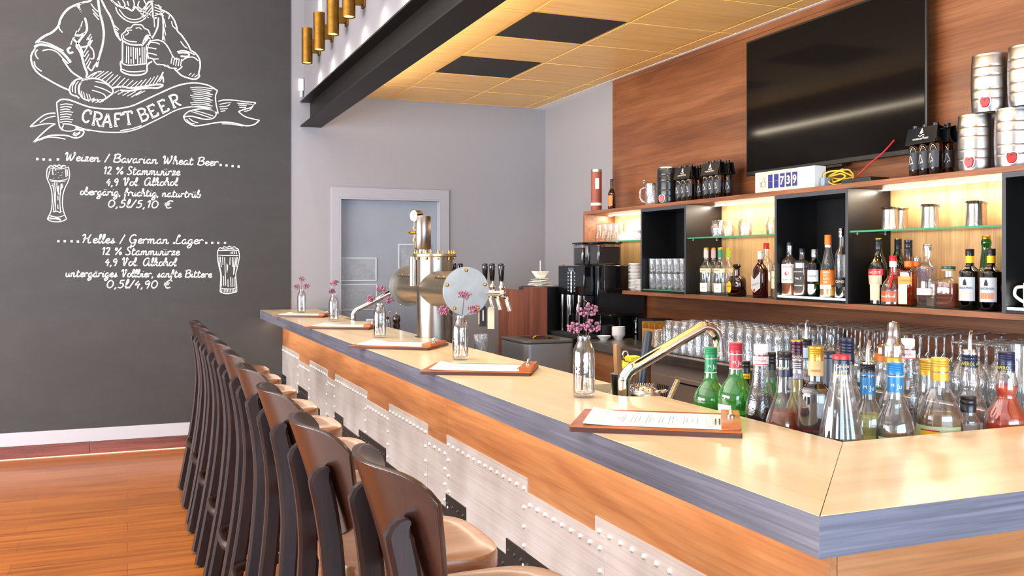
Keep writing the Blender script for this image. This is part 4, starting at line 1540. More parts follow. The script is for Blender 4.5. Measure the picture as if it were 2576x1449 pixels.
lm.build('panel_print', plain('panel_print', '#cfd6dc', 0.5), hd)
MB().box(x0 + 0.02, x0 + 0.11, y0 + 0.05, y1, 0.945, 1.235).build('back_wall', M['black_gloss'], cmx)
MB().box(x0 - 0.09, x0 + 0.10, y0 + 0.04, y1 + 0.0, 0.9305, 0.962).build('drip_tray', M['black_matte'], cmx, bevel=0.006)
for y in (6.40, 6.30, 6.12):
    MB().cyl((x0 + 0.005, y, 0.965), (x0 + 0.005, y, 1.235), 0.011, 14).build('steel_pillar', M['chrome'], cmx)
sp = MB().lathe([(0, 0.075), (0.016, 0.075), (0.016, 0.03), (0.011, 0.028), (0.011, 0)], 14, (x0 - 0.02, 6.22, 1.09)).lathe([(0, 0.145), (0.010, 0.145), (0.010, 0.075)], 12, (x0 - 0.02, 6.22, 1.09))
sp.build('spout', M['chrome'], cmx)
m = MB().tube(spline([(x0 + 0.02, 6.08, 1.2), (x0 - 0.03, 6.07, 1.17), (x0 - 0.035, 6.08, 1.06)], 6), 0.007, 10)
m.build('steam_wand', M['chrome'], cmx)
hg = glass('hopper_plastic', (0.86, 0.88, 0.92), edge=0.6, base=0.08)
beans = plain('coffee_beans', '#24130c', 0.45, var=0.6, scale=170, bump=1.0)
for (ya, yb, lab, lev) in ((6.245, 6.40, 'narrow bean hopper', 1.58), (5.99, 6.13, 'wide bean hopper', 1.585)):
    hp = MB().box(3.09, 3.28, ya, yb, 1.452, 1.607).build('bean_hopper', hg, cmx, bevel=0.012)
    hp['label'] = lab
    MB().box(3.096, 3.274, ya + 0.006, yb - 0.006, 1.456, lev).build('beans', beans, hp, bevel=0.008)
    MB().box(3.084, 3.286, ya - 0.004, yb + 0.004, 1.6075, 1.6195).build('lid', M['black_gloss'], hp, bevel=0.003)
MB().box(3.10, 3.20, 6.155, 6.225, 1.452, 1.60).build('dosing_unit', M['black_gloss'], cmx, bevel=0.006)
MB().box(3.094, 3.0995, 6.17, 6.205, 1.51, 1.595).build('dosing_plate', M['steel_z'], cmx, bevel=0.002)
# milk cooler beside it
mc = thing('milk_cooler', 'black cool box between wooden partition and coffee machine', 'cool box', (0, 0, 0))
MB().box(2.90, 3.40, 6.62, 6.96, 0.9305, 1.285).build('body', M['black'], mc, bevel=0.004)
MB().box(2.882, 2.899, 6.622, 6.958, 0.935, 1.28).build('door', plain('cooler_door', '#23252c', 0.35), mc, bevel=0.004)
MB().cyl((2.882, 6.68, 1.21), (2.874, 6.68, 1.21), 0.010, 14).build('lock', M['chrome'], mc)
# napkin holder and red object on top of the cooler
nh = thing('napkin_pile', 'white napkins piled round a thin rod', 'napkins', (3.0, 6.80, 1.2855))
m = MB()
for k in range(7):
    a = 0.5 * k
    m.obox((0.01 * math.cos(a * 3), 0.01 * math.sin(a * 2), 0.008 + k * 0.008), (math.cos(a), math.sin(a), 0.05 * math.sin(k)), (-math.sin(a), math.cos(a), 0.06 * math.cos(k * 2)), (0, 0, 1), 0.07 - 0.003 * k, 0.07, 0.0015)
m.build('sheets', M['paper'], nh)
MB().lathe([(0.035, 0.065), (0.075, 0.115), (0.074, 0.117), (0.033, 0.067)], 4, rot=R(45)).build('paper_cone', M['paper'], nh)
MB().cyl((0, 0, 0.0), (0, 0, 0.20), 0.004, 8).build('rod', M['china'], nh)
rp = thing('red_bottle', 'red plastic bottle behind the coffee machine front', 'bottle', (3.15, 6.70, 1.2855))
MB().lathe([(0, 0), (0.032, 0), (0.035, 0.01), (0.035, 0.10), (0.02, 0.135), (0.012, 0.15), (0, 0.152)], 18).build('body', M['red'], rp)
MB().lathe([(0, 0.152), (0.012, 0.152), (0.010, 0.17), (0, 0.171)], 14).build('cap', M['red'], rp)

# ------------------------------------------------------------------ television
tv = thing('television', 'large black television on the wood wall', 'television', (3.42, 4.005, 2.385))
MB().box(-0.012, 0.004, -0.684, 0.69, -0.40, 0.40).build('casing', M['black'], tv, bevel=0.004)
MB().box(-0.0135, -0.0121, -0.672, 0.678, -0.375, 0.388).build('screen', plain('tv_screen', '#120f0e', 0.08, spec=0.06), tv)
MB().box(0.004, 0.064, -0.25, 0.25, -0.2, 0.2).build('wall_bracket', M['black_matte'], tv)
MB().box(-0.008, 0.02, 0.10, -0.12, -0.412, -0.40).build('sensor_strip', M['black'], tv)
# ------------------------------------------------------------------ bottles and vessels
_mc = {}


def tint(name, hexc, rough=0.25, **k):
    key = (name, hexc, rough)
    if key not in _mc:
        _mc[key] = plain(name, hexc, rough, **k)
    return _mc[key]


def gl(name, col, **k):
    if name not in _mc:
        _mc[name] = glass(name, col, **k)
    return _mc[name]


CLEAR = M['glass']
GREEN = gl('green_glass', (0.34, 0.86, 0.32), edge=0.8, base=0.07, power=2.4, body=0.15, bodycol=(0.10, 0.52, 0.10))
GREEN_D = gl('dark_green_glass', (0.13, 0.42, 0.17), edge=0.8, base=0.06, power=2.4)
BROWN = gl('brown_glass', (0.30, 0.13, 0.06), edge=0.8, base=0.06, power=2.4)
DARK = gl('dark_glass', (0.05, 0.035, 0.03), edge=0.85, base=0.06, power=2.4)
FROST = gl('frosted_glass', (0.84, 0.83, 0.82), edge=0.7, base=0.08, power=2.0, rough=0.12, wav=0.25, wscale=220)
LQ = {
 'amber': gl('liquid_amber', (0.93, 0.50, 0.22), base=0.04, edge=0.4, body=0.3, bodycol=(0.45, 0.11, 0.02)),
 'red': gl('liquid_red', (0.85, 0.18, 0.12), base=0.04, edge=0.4, body=0.3),
 'orange': gl('liquid_orange', (0.95, 0.24, 0.05), base=0.04, edge=0.4, body=0.3, bodycol=(0.80, 0.09, 0.01)),
 'black': gl('liquid_black', (0.12, 0.04, 0.03), base=0.05, edge=0.5),
 'cognac': gl('liquid_cognac', (0.52, 0.22, 0.09), base=0.04, edge=0.4, body=0.2, bodycol=(0.35, 0.08, 0.02)),
 'gold': gl('liquid_gold', (0.97, 0.78, 0.42), base=0.04, edge=0.4, body=0.3, bodycol=(0.75, 0.40, 0.08)),
 'brown': gl('liquid_brown', (0.80, 0.62, 0.40), base=0.04, edge=0.4, body=0.3, bodycol=(0.30, 0.17, 0.06)),
 'lime': gl('liquid_lime', (0.90, 0.91, 0.60), base=0.04, edge=0.4, body=0.3, bodycol=(0.55, 0.55, 0.15)),
 'yellow': gl('liquid_yellow', (0.92, 0.84, 0.25), base=0.04, edge=0.4, body=0.3, bodycol=(0.75, 0.55, 0.02)),
 'clear': gl('liquid_clear', (0.95, 0.96, 0.96), base=0.03, edge=0.4),
}
TOCAM = lambda x, y: math.atan2(-y, -x)


def smooth_prof(pts, sub=4):
    """round a profile but keep it monotone enough for glass"""
    out = spline([(r, z) for r, z in pts], sub)
    return [(max(0.0, r), z) for r, z in out]


def body_prof(rb, rn, zs0, zs1, zt, curve=1.0, foot=0.005):
    """bottle outline: foot, straight body, shoulder between zs0 and zs1, neck up to zt"""
    p = [(0, 0.002), (rb * 0.8, 0.0), (rb - 0.002, 0.001), (rb, foot), (rb, zs0)]
    for k in range(1, 8):
        t = k / 8
        c_ = 0.5 - 0.5 * math.cos(math.pi * t)
        c_ = c_ ** curve
        p.append((rb + (rn - rb) * c_, zs0 + (zs1 - zs0) * t))
    p += [(rn, zs1), (rn, zt)]
    return p


def prof_at(prof, z):
    for (r0, z0), (r1, z1) in zip(prof, prof[1:]):
        if z0 <= z <= z1 and z1 > z0:
            return r0 + (r1 - r0) * (z - z0) / (z1 - z0)
    return prof[-1][0]


def screw_cap(z0, z1, r, n=24, ridges=3):
    p = [(0, z1), (r * 0.9, z1), (r, z1 - 0.002)]
    h = z1 - z0
    for k in range(ridges):
        z = z1 - h * (0.25 + 0.55 * k / max(1, ridges))
        p += [(r, z + 0.002), (r * 0.93, z), (r, z - 0.002)]
    p += [(r, z0), (r * 0.9, z0), (0, z0)]
    return MB().lathe(p[::-1], n)


def bottle(name, label, pos, prof, mat, liquid=None, caps=(), bands=(), text=(), cross=2.0, ax=1.0, rot=0.0, spout=None, group=None, phi=None, cat='bottle', n=28, twist=None):
    """caps: (z0,z1,r,material,ridges[,name]); bands: (z0,z1,mat,half angle,name[,dphi]); text: (string,z,size,mat,dphi[,width])"""
    t = thing(name, label, cat, pos, 0, group)
    if phi is None:
        phi = TOCAM(pos[0], pos[1]) - 0.35
    MB().lathe(prof, n, cross=cross, ax=ax, rot=rot, twist=twist).build('glass_body', mat, t, sharp=55)
    if liquid:
        lv, lm = liquid
        ip = [(max(0, r * 0.93 - 0.0008), z + 0.003) for r, z in prof if z < lv - 0.003]
        ip[0] = (0, ip[0][1])
        rl = prof_at(prof, lv) * 0.93 - 0.0008
        ip += [(rl, lv), (0, lv)]
        MB().lathe(ip, n, cross=cross, ax=ax, rot=rot).build('liquid', lm, t, sharp=55)
    for c_ in caps:
        z0, z1, r, m, ridges = c_[:5]
        nm_ = c_[5] if len(c_) > 5 else 'cap'
        screw_cap(z0, z1, r, ridges=ridges).build(nm_, m, t, sharp=35)
    made = []
    for b_ in bands:
        z0, z1, m, half, nm_ = b_[:5]
        dphi = b_[5] if len(b_) > 5 else 0
        r0, r1 = prof_at(prof, z0), prof_at(prof, z1)
        o = MB().patch(r0, z0, z1, phi + dphi, half, n=20 if half < 2 else 32, cross=cross if r0 > 0.7 * max(r for r, z in prof) else 2.0, ax=ax if r0 > 0.7 * max(r for r, z in prof) else 1.0, rot=rot, r2=r1).build(nm_, m, t)
        made.append((z0, z1, o))
    for tx in text:
        s, z, size, m, dphi = tx[:5]
        wd = tx[5] if len(tx) > 5 else None
        rr = tx[6] if len(tx) > 6 else prof_at(prof, z)
        shape = SHAPES.get(s)
        wide = prof_at(prof, z) > 0.7 * max(r for r, z_ in prof)
        e = cross if wide else 2.0
        a2 = ax if wide else 1.0

        def fn(x, y, rr=rr, z=z, dphi=dphi, e=e, a2=a2):
            tt = phi + dphi + x / rr
            lt = tt - rot
            ct, st = math.cos(lt), math.sin(lt)
            q = (abs(ct) ** e + abs(st) ** e) ** (-1 / e)
            px_, py_ = rr * q * ct, rr * q * st * a2
            L = math.hypot(px_, py_)
            k = (L + 0.0014) / L
            px_, py_ = px_ * k, py_ * k
            return (px_ * math.cos(rot) - py_ * math.sin(rot), px_ * math.sin(rot) + py_ * math.cos(rot), z + y)
        par = t
        for z0, z1, o in made:
            if z0 <= z <= z1:
                par = o
        if shape:
            MB().add([fn(u * size, v * size) for u, v in shape], [tuple(range(len(shape)))]).build('emblem', m, par, smooth=False)
        else:
            lay_text(MB(), s, fn, size=size, width=wd, bold=0.0).build('lettering', m, par, smooth=False)
    if spout:
        z0, z1 = spout
        a = phi + 0.8
        pts = spline([(0, 0, z0), (0, 0, z0 + (z1 - z0) * 0.45), (0.003 * math.cos(a), 0.003 * math.sin(a), z0 + (z1 - z0) * 0.8), (0.008 * math.cos(a), 0.008 * math.sin(a), z1)], 4)
        MB().tube(pts, [0.0062 - 0.0024 * k / (len(pts) - 1) for k in range(len(pts))], 10).build('pour_spout', M['chrome'], t)
    return t


SHAPES = {'●': [(0.5 * math.cos(2 * math.pi * k / 20), 0.5 + 0.5 * math.sin(2 * math.pi * k / 20)) for k in range(20)],
          '▲': [(-0.32, 0.0), (0.32, 0.0), (0.30, 0.45), (0.16, 0.80), (0.26, 0.84), (0.26, 0.90), (0.10, 0.92), (0.08, 1.08), (-0.08, 1.08), (-0.10, 0.92), (-0.26, 0.90), (-0.26, 0.84), (-0.16, 0.80), (-0.30, 0.45)]}
WH = tint('label_white', '#e8e4dc', 0.6)
CR = tint('label_cream', '#e3d3ae', 0.6)
BK = tint('label_black', '#161412', 0.5)
SIL = tint('cap_silver', '#b9bcc2', 0.25, metal=0.9)
GOLD = tint('cap_gold', '#c99a3c', 0.3, metal=0.8)
ORG = tint('label_orange', '#d96f1c', 0.5)
REDL = tint('label_red', '#b3161d', 0.4)
BLU = tint('label_blue', '#18427f', 0.4)
TEAL = tint('capsule_blue', '#17699a', 0.3)
GRN = tint('capsule_green', '#157a4a', 0.35)
YEL = tint('label_yellow', '#e8b81c', 0.5)
INK = M['ink']
DBL = tint('cap_dark_blue', '#171c33', 0.3)
DCP = tint('cap_black', '#15161b', 0.28)
TYEL = tint('print_yellow', '#f0dc2a', 0.5)
ZB = 1.2775     # on the bottom board
ZBOX = 1.302    # on the glass plate of a lit box
ZG = 1.6285     # on the glass shelves
ZTOP = 1.8585   # on top of the shelf
PH = math.pi + 0.15

# ---- top of the shelf
t = thing('cardboard_tube', 'tall rust-red cardboard tube with a white band on the shelf end', 'tube', (3.30, 6.425, ZTOP))
MB().lathe([(0, 0), (0.040, 0), (0.041, 0.003), (0.041, 0.307), (0, 0.307)], 28).build('tube', plain('tube_red', '#8a4632', 0.6, var=0.06, scale=12), t)
MB().lathe([(0.0418, 0.045), (0.0418, 0.065)], 28).build('band', WH, t)
MB().lathe([(0.042, 0.300), (0.042, 0.318), (0.038, 0.320), (0, 0.316)], 28).build('lid', M['steel_z'], t)
lb = MB().patch(0.0411, 0.17, 0.25, PH + 1.1, 0.35).build('label', WH, t)

bottle('beer_bottle', 'single brown beer bottle with an orange label on the shelf top', (3.30, 6.178, ZTOP), body_prof(0.0285, 0.012, 0.115, 0.165, 0.225), BROWN,
       caps=((0.216, 0.227, 0.0135, DCP, 1),), bands=((0.03, 0.105, ORG, 1.1, 'label'),), phi=PH)

t = thing('beer_mug', 'glass beer mug with a pewter thumb lid on the shelf top', 'mug', (3.30, 5.615, ZTOP))
MB().lathe([(0, 0.004), (0.036, 0), (0.042, 0.006), (0.0385, 0.02), (0.0385, 0.135), (0.040, 0.142), (0.037, 0.142), (0.035, 0.02), (0, 0.016)], 24).build('glass_body', M['glass_cut'], t)
a = R(125)
MB().tube(spline([(0.037 * math.cos(a), 0.037 * math.sin(a), 0.125), (0.075 * math.cos(a), 0.075 * math.sin(a), 0.115), (0.082 * math.cos(a), 0.082 * math.sin(a), 0.07), (0.066 * math.cos(a), 0.066 * math.sin(a), 0.035), (0.038 * math.cos(a), 0.038 * math.sin(a), 0.025)], 5), 0.007, 10).build('handle', M['glass_cut'], t)
MB().lathe([(0.0405, 0.1425), (0.041, 0.149), (0.02, 0.153), (0, 0.154)], 20).ball((0.052 * math.cos(a), 0.052 * math.sin(a), 0.158), 0.009, 10, 6).ball((0.050 * math.cos(a), 0.050 * math.sin(a), 0.173), 0.006, 8, 6, 1.3).build('thumb_lid', M['steel_z'], t)


def keg(label, x, y, z, mat, rim, group, az, r=0.0765, h=0.238):
    t = thing('beer_keg', label, 'keg', (x, y, z), 0, group)
    p = [(0, 0.006), (r * 0.88, 0.006), (r * 0.90, 0.0), (r * 0.93, 0.0), (r * 0.94, 0.008)]
    grooves = (0.053, 0.091, 0.147, 0.185)
    zs_ = sorted([0.012 + 0.214 * k / 22 for k in range(23)] + [g + d for g in grooves for d in (-0.0022, 0, 0.0022)])
    for z_ in zs_:
        if any(0 < abs(z_ - g) < 0.0021 for g in grooves):
            continue
        q = 0.955 + 0.045 * (1 - ((z_ - 0.119) / 0.107) ** 2)
        if z_ in grooves:
            q -= 0.012
        p.append((r * q, z_ * h / 0.238))
    p += [(r * 0.94, h - 0.006), (r * 0.93, h), (r * 0.90, h), (r * 0.88, h - 0.006), (0, h - 0.006)]
    MB().lathe(p, 40).build('barrel', mat, t, sharp=25)
    MB().lathe([(r * 0.915, h - 0.001), (r * 0.945, h + 0.001), (r * 0.95, h - 0.004), (r * 0.95, h - 0.007)], 40).build('rim', rim, t)
    ca, sa = math.cos(az), math.sin(az)
    def fr(u, v, d):
        return (ca * (r * 0.97 + d) - sa * u, sa * (r * 0.97 + d) + ca * u, 0.036 + v)
    sh_ = [(0, -0.026), (0.012, -0.023), (0.020, -0.012), (0.023, 0.004), (0.021, 0.018), (0.014, 0.024), (0, 0.026), (-0.014, 0.024), (-0.021, 0.018), (-0.023, 0.004), (-0.020, -0.012), (-0.012, -0.023)]
    sh_ = spline(sh_, 3, closed=True)
    m = MB()
    n = len(sh_)
    m.add([fr(u, v, 0.0) for u, v in sh_] + [fr(u, v, 0.007) for u, v in sh_] + [fr(u * .86, v * .86, 0.009) for u, v in sh_],
          [(i, (i + 1) % n, n + (i + 1) % n, n + i) for i in range(n)] + [(n + i, n + (i + 1) % n, 2 * n + (i + 1) % n, 2 * n + i) for i in range(n)])
    tap = m.build('tap_ring', tint('tap_ring', '#d8d5d0', 0.3), t)
    m = MB().add([fr(u * .8, v * .8, 0.004) for u, v in sh_] + [fr(u * .74, v * .74, 0.0125) for u, v in sh_], [(i, (i + 1) % n, n + (i + 1) % n, n + i) for i in range(n)] + [tuple(range(n, 2 * n))])
    m.build('tap_lever', M['red'], tap)
    MB().add([fr(u, v, 0.0130) for u, v in ((-0.006, 0.008), (0.006, 0.008), (0.006, 0.013), (-0.006, 0.013))], [(0, 1, 2, 3)]).build('tap_slot', M['black'], tap)
    return t


kegsteel = brushed('keg_steel', '#a9a8a8', 0.30, axis=2, amount=0.05, var=0.04)
keg('black party keg with red tap, beside the glass mug', 3.335, 5.448, ZTOP, plain('keg_black', '#141416', 0.22), M['steel_z'], None, R(206), h=0.245)
KG = 'steel kegs stacked in the corner'
keg('steel keg on the shelf, left one of the lower pair', 3.33, 2.972, ZTOP, kegsteel, kegsteel, KG, R(200))
keg('steel keg on the shelf, right one of the lower pair', 3.33, 2.788, ZTOP, kegsteel, kegsteel, KG, R(212))
keg('steel keg on top of the stack, fully in view', 3.33, 2.902, ZTOP + 0.2395, kegsteel, kegsteel, KG, R(205))
keg('steel keg on top of the stack, cut by the right edge', 3.33, 2.725, ZTOP + 0.2395, kegsteel, kegsteel, KG, R(224))


def crate_logo(m, fn, s):
    """little diver-like mark: a pointed hood over a curl"""
    hood = [(-0.012, 0.0), (-0.008, 0.016), (0.0, 0.032), (0.006, 0.02), (0.013, 0.004), (0.006, 0.006), (0.0, 0.0), (-0.006, 0.005)]
    m.add([fn(u * s, v * s) for u, v in hood], [tuple(range(len(hood)))])
    curl = spline([(-0.02, -0.004), (-0.006, -0.010), (0.010, -0.004), (0.020, -0.004), (0.022, -0.012), (0.012, -0.014)], 4)
    for (a, b_), (c_, d) in zip(curl, curl[1:]):
        w_ = 0.0022
        m.add([fn(a * s, (b_ - w_) * s), fn(c_ * s, (d - w_) * s), fn(c_ * s, (d + w_) * s), fn(a * s, (b_ + w_) * s)], [(0, 1, 2, 3)])


def sixpack(label, x, y, rz, front, tall=0.232):
    """two by three beer bottles in a black open carrier; local -x faces out"""
    t = thing('beer_carrier', label, 'beer carrier', (x, y, ZTOP), rz, 'six-bottle beer carriers on the shelf top')
    q = 0.0
    for i in range(2):
        for j in range(3):
            bx, by = -0.031 + 0.062 * i, -0.062 + 0.062 * j
            o = MB().lathe([(0, 0), (0.027, 0), (0.0295, 0.004), (0.0295, 0.135), (0.024, 0.155), (0.0135, 0.175), (0.0125, 0.225), (0, 0.225)], 18, (bx, by, 0.001)).build('beer_bottle', BROWN, t, sharp=50)
            MB().lathe([(0.0138, 0.222), (0.0145, 0.224), (0.0135, 0.2335), (0, 0.2345)], 14, (bx, by, 0.001)).build('cap', DCP, o)
            if i == 0 or j == 0:
                az = math.pi if i == 0 else R(225)
                lb = MB().patch(0.0296, 0.035, 0.112, az, 1.25, n=12, c=(bx, by, 0.001)).build('label', tint('carrier_label', '#20242c', 0.5), o)
                m = MB()
                def fn(u, v, bx=bx, by=by, az=az):
                    a = az + u / 0.0296
                    return (bx + 0.0309 * math.cos(a), by + 0.0309 * math.sin(a), 0.058 + v)
                fig = [(-0.011, 0), (-0.006, 0.018), (-0.004, 0.026), (-0.005, 0.033), (0, 0.040), (0.004, 0.033), (0.004, 0.026), (0.009, 0.018), (0.012, 0.004), (0.004, 0.008), (0, 0.0)]
                for (a, b_), (c_, d) in zip(fig, fig[1:]):
                    dx, dz = c_ - a, d - b_
                    L = math.hypot(dx, dz)
                    nx, nz = -dz / L * 0.0011, dx / L * 0.0011
                    m.add([fn(a - nx, b_ - nz), fn(c_ - nx, d - nz), fn(c_ + nx, d + nz), fn(a + nx, b_ + nz)], [(0, 1, 2, 3)])
                m.build('label_print', WH, lb, smooth=False)
    ca = MB()
    hx, hy, z0, z1 = 0.0635, 0.094, 0.150, 0.222
    # sloping carrier sides with a folded top
    ca.add([(-hx, -hy, z0), (-hx, hy, z0), (-0.048, hy, z1), (-0.048, -hy, z1)], [(0, 1, 2, 3)])
    ca.add([(hx, -hy, z0), (hx, hy, z0), (0.048, hy, z1), (0.048, -hy, z1)], [(3, 2, 1, 0)])
    ca.add([(-0.048, -hy, z1), (-0.048, hy, z1), (-0.004, hy, z1 - 0.012), (-0.004, -hy, z1 - 0.012)], [(0, 1, 2, 3)])
    ca.add([(0.048, -hy, z1), (0.048, hy, z1), (0.004, hy, z1 - 0.012), (0.004, -hy, z1 - 0.012)], [(3, 2, 1, 0)])
    ca.box(-hx, hx, -hy, hy, z0 - 0.002, z0)
    ca.box(-0.0015, 0.0015, -hy, hy, z0, z1 - 0.012)
    c_ = ca.build('carrier', front, t)
    m = MB()
    def f2(u, v):
        k = (v + 0.036) / 0.072
        return (-hx + (hx - 0.048) * k - 0.0012, -u, z0 + 0.072 * k)
    crate_logo(m, lambda u, v: f2(u, v + 0.004), 0.9)
    lay_text(m, 'WASSERCRAFTWERK', lambda u, v: f2(u, v - 0.020), size=0.011, width=0.10, bold=0.01)
    m.build('carrier_print', WH, c_, smooth=False)
    return t


cbl = plain('carton_black', '#15161a', 0.35)
cgl = plain('carton_gloss_lit_bluish', '#131a22', 0.14)  # glossier copy of the black carton with bluish light put into its colour
sixpack('six-bottle black beer carrier next to the black keg', 3.335, 5.190, 0.0, cbl)
sixpack('six-bottle black beer carrier second from the black keg', 3.335, 4.880, 0.0, cbl)
sixpack('six-bottle black beer carrier beside the steel kegs, lit bluish', 3.335, 3.222, -0.08, cgl)

# like counter: white box with flip digits
t = thing('counter_display', 'white counter box showing a thumbs-up and the digits 739', 'counter display', (3.26, 4.125, ZTOP), R(2))
MB().box(-0.028, 0.05, -0.235, 0.235, 0.0, 0.112).build('case', plain('display_white', '#d5d9dd', 0.35), t, bevel=0.003)
MB().box(-0.0295, -0.0283, -0.10, 0.205, 0.004, 0.108).build('front_board', plain('display_cream', '#d8c6a2', 0.45), t)
blue = tint('flap_blue', '#232a73', 0.4)
for k, ch in enumerate(('', '', '7', '3', '9')):
    y = 0.103 - 0.0485 * k
    fl_ = MB()
    fl_.box(-0.0312, -0.0297, y - 0.018, y + 0.018, 0.018, 0.0545).box(-0.0312, -0.0297, y - 0.018, y + 0.018, 0.0555, 0.092)
    o = fl_.build('digit_flap', blue, t)
    if ch:
        lay_text(MB(), ch, lambda u, v, y=y: (-0.0318, y - u, 0.033 + v), size=0.062, bold=0.02).build('digit', WH, o, smooth=False)
m = MB()
th_ = [(0.0, 0.0), (0.018, 0.0), (0.026, 0.006), (0.026, 0.022), (0.018, 0.024), (0.012, 0.024), (0.015, 0.044), (0.010, 0.050), (0.006, 0.044), (0.002, 0.030), (-0.006, 0.022), (-0.006, 0.002), (0, 0)]
def f3(u, v):
    return (-0.0302, 0.168 - u, 0.030 + v)
segs = list(zip(th_, th_[1:])) + [((-0.008, 0.0), (-0.008, 0.024)), ((-0.008, 0.024), (-0.020, 0.024)), ((-0.020, 0.024), (-0.020, 0.0)), ((-0.020, 0.0), (-0.008, 0.0))]
for (a, b_), (c_, d) in segs:
    dx, dz = c_ - a, d - b_
    L = math.hypot(dx, dz)
    nx, nz = -dz / L * 0.0012, dx / L * 0.0012
    m.add([f3(a - nx, b_ - nz), f3(c_ - nx, d - nz), f3(c_ + nx, d + nz), f3(a + nx, b_ + nz)], [(0, 1, 2, 3)])
m.build('thumb_mark', blue, t, smooth=False)

# router with cables
t = thing('router', 'flat black router under the television', 'router', (3.34, 3.66, ZTOP))
MB().box(-0.06, 0.06, -0.12, 0.08, 0, 0.028).build('case', plain('router_black', '#1b2126', 0.4), t, bevel=0.004)
MB().box(-0.062, -0.0605, -0.02, 0.0, 0.008, 0.014).build('port', M['black_matte'], t)
t = thing('yellow_cable', 'yellow cable coiled beside the white counter box', 'cable', (3.32, 3.80, ZTOP))
pts = []
for k in range(40):
    a = k * 0.52
    pts.append((0.03 * math.sin(a * 0.7), 0.075 * math.cos(a) + 0.01 * math.sin(3 * a), 0.05 + 0.040 * math.sin(a) * (0.6 + 0.4 * math.sin(a * 0.37))))
MB().tube(spline(pts, 4), 0.0042, 8).build('cord', plain('cable_yellow', '#d9b53c', 0.45), t)
t = thing('red_cable', 'red cable running up behind the television', 'cable', (3.38, 3.74, ZTOP))
MB().tube(spline([(-0.02, 0.05, 0.005), (-0.02, 0.0, 0.03), (-0.01, -0.08, 0.09), (0.0, -0.18, 0.15), (0.0, -0.25, 0.20)], 6), 0.004, 8).build('cord', tint('cable_red', '#b01b22', 0.4), t)
t = thing('network_plug', 'grey network plug lying behind the counter box', 'plug', (3.29, 3.865, ZTOP))
MB().box(-0.02, 0.02, -0.015, 0.015, 0.0, 0.05).build('plug', plain('plug_grey', '#7f93a3', 0.4), t, bevel=0.003)

# ---- first bay: glasses, cups, plates
t0 = thing('latte_glass', 'x', 'glass', (3.30, 6.30, ZG), 0, 'upside-down glasses over the coffee machine')
MB().lathe([(0.036, 0), (0.033, 0.004), (0.025, 0.10), (0.024, 0.128), (0.020, 0.132), (0, 0.132)], 20).build('glass_body', M['glass'], t0)
LG = 'tall upside-down glass on the glass shelf over the coffee machine'
first = True
for i in range(2):
    for j in range(4):
        o = t0 if first else copy_tree(t0)
        first = False
        o.location = (3.28 + 0.085 * i, 6.34 - 0.088 * j, ZG)
        o['label'] = LG


def cup(pos, rz, up, label):
    t = thing('coffee_cup', label, 'cup', pos, rz, 'white cups piled on the first glass shelf')
    p = [(0, 0.004), (0.022, 0.0), (0.024, 0.004), (0.034, 0.03), (0.0385, 0.062), (0.0365, 0.062), (0.032, 0.03), (0, 0.008)]
    MB().lathe(p, 22).build('bowl', M['china'], t)
    MB().tube(spline([(0.036, 0, 0.05), (0.055, 0, 0.05), (0.058, 0, 0.035), (0.048, 0, 0.02), (0.034, 0, 0.022)], 4), 0.0035, 8).build('handle', M['china'], t)
    if not up:
        t.rotation_euler = (math.pi, 0, rz)
        t.location.z += 0.062
    return t


cup((3.27, 5.93, ZG), R(200), False, 'white coffee cup standing upside down, left end of the lower cups')
cup((3.27, 5.835, ZG), R(150), False, 'white coffee cup upside down, second of the lower row')
cup((3.27, 5.74, ZG), R(230), False, 'white coffee cup upside down, third of the lower row')
cup((3.27, 5.645, ZG), R(200), False, 'white coffee cup upside down, against the black box')
cup((3.275, 5.845, ZG + 0.0625), R(215), False, 'white coffee cup on top of the pile, left one')
cup((3.275, 5.72, ZG + 0.0625), R(170), False, 'white coffee cup on top of the pile, middle one')
cup((3.275, 5.638, ZG + 0.0625), R(240), False, 'white coffee cup on top of the pile, next to the black box')


def stack(nm, lab, cat, grp, pos, n, prof, dz):
    s0 = None
    for k in range(n):
        if s0 is None:
            o = s0 = MB().lathe(prof, 28).build(nm, M['china'])
        else:
            o = s0.copy()
            COL.objects.link(o)
        o.location = (pos[0], pos[1], pos[2] + k * dz)
        tag(o, lab if 0 < k < n - 1 else (lab.replace('in the', 'at the bottom of the') if k == 0 else lab.replace('in the', 'on top of the')), cat, grp)


pl = lambda r, h: [(0, 0.004), (r * 0.55, 0.004), (r * 0.57, 0.0), (r * 0.61, 0.0), (r * 0.64, 0.004), (r, h - 0.002), (r, h), (r * 0.62, 0.0075), (0, 0.007)]
stack('saucer', 'white saucer in the tall stack beside the coffee machine', 'saucer', 'tall saucer stack', (3.272, 5.775, ZB), 19, pl(0.052, 0.013), 0.0098)
stack('saucer', 'white saucer in the low stack against the black box', 'saucer', 'low saucer stack', (3.255, 5.662, ZB), 8, pl(0.050, 0.013), 0.0098)
stack('bowl', 'white bowl in the stack on the back counter', 'bowl', 'bowl stack on the back counter', (3.205, 5.90, 0.9303), 9, [(0, 0.006), (0.026, 0.006), (0.026, 0), (0.030, 0), (0.032, 0.008), (0.047, 0.030), (0.0485, 0.036), (0.046, 0.036), (0.030, 0.012), (0, 0.010)], 0.0068)
tag(MB().lathe([(0, 0.006), (0.022, 0.006), (0.022, 0), (0.026, 0), (0.028, 0.006), (0.050, 0.026), (0.052, 0.031), (0.049, 0.031), (0.028, 0.010), (0, 0.009)], 26).build('bowl', M['china'], loc=(3.085, 5.89, 0.9303)), 'single white bowl left of the bowl stack', 'bowl')

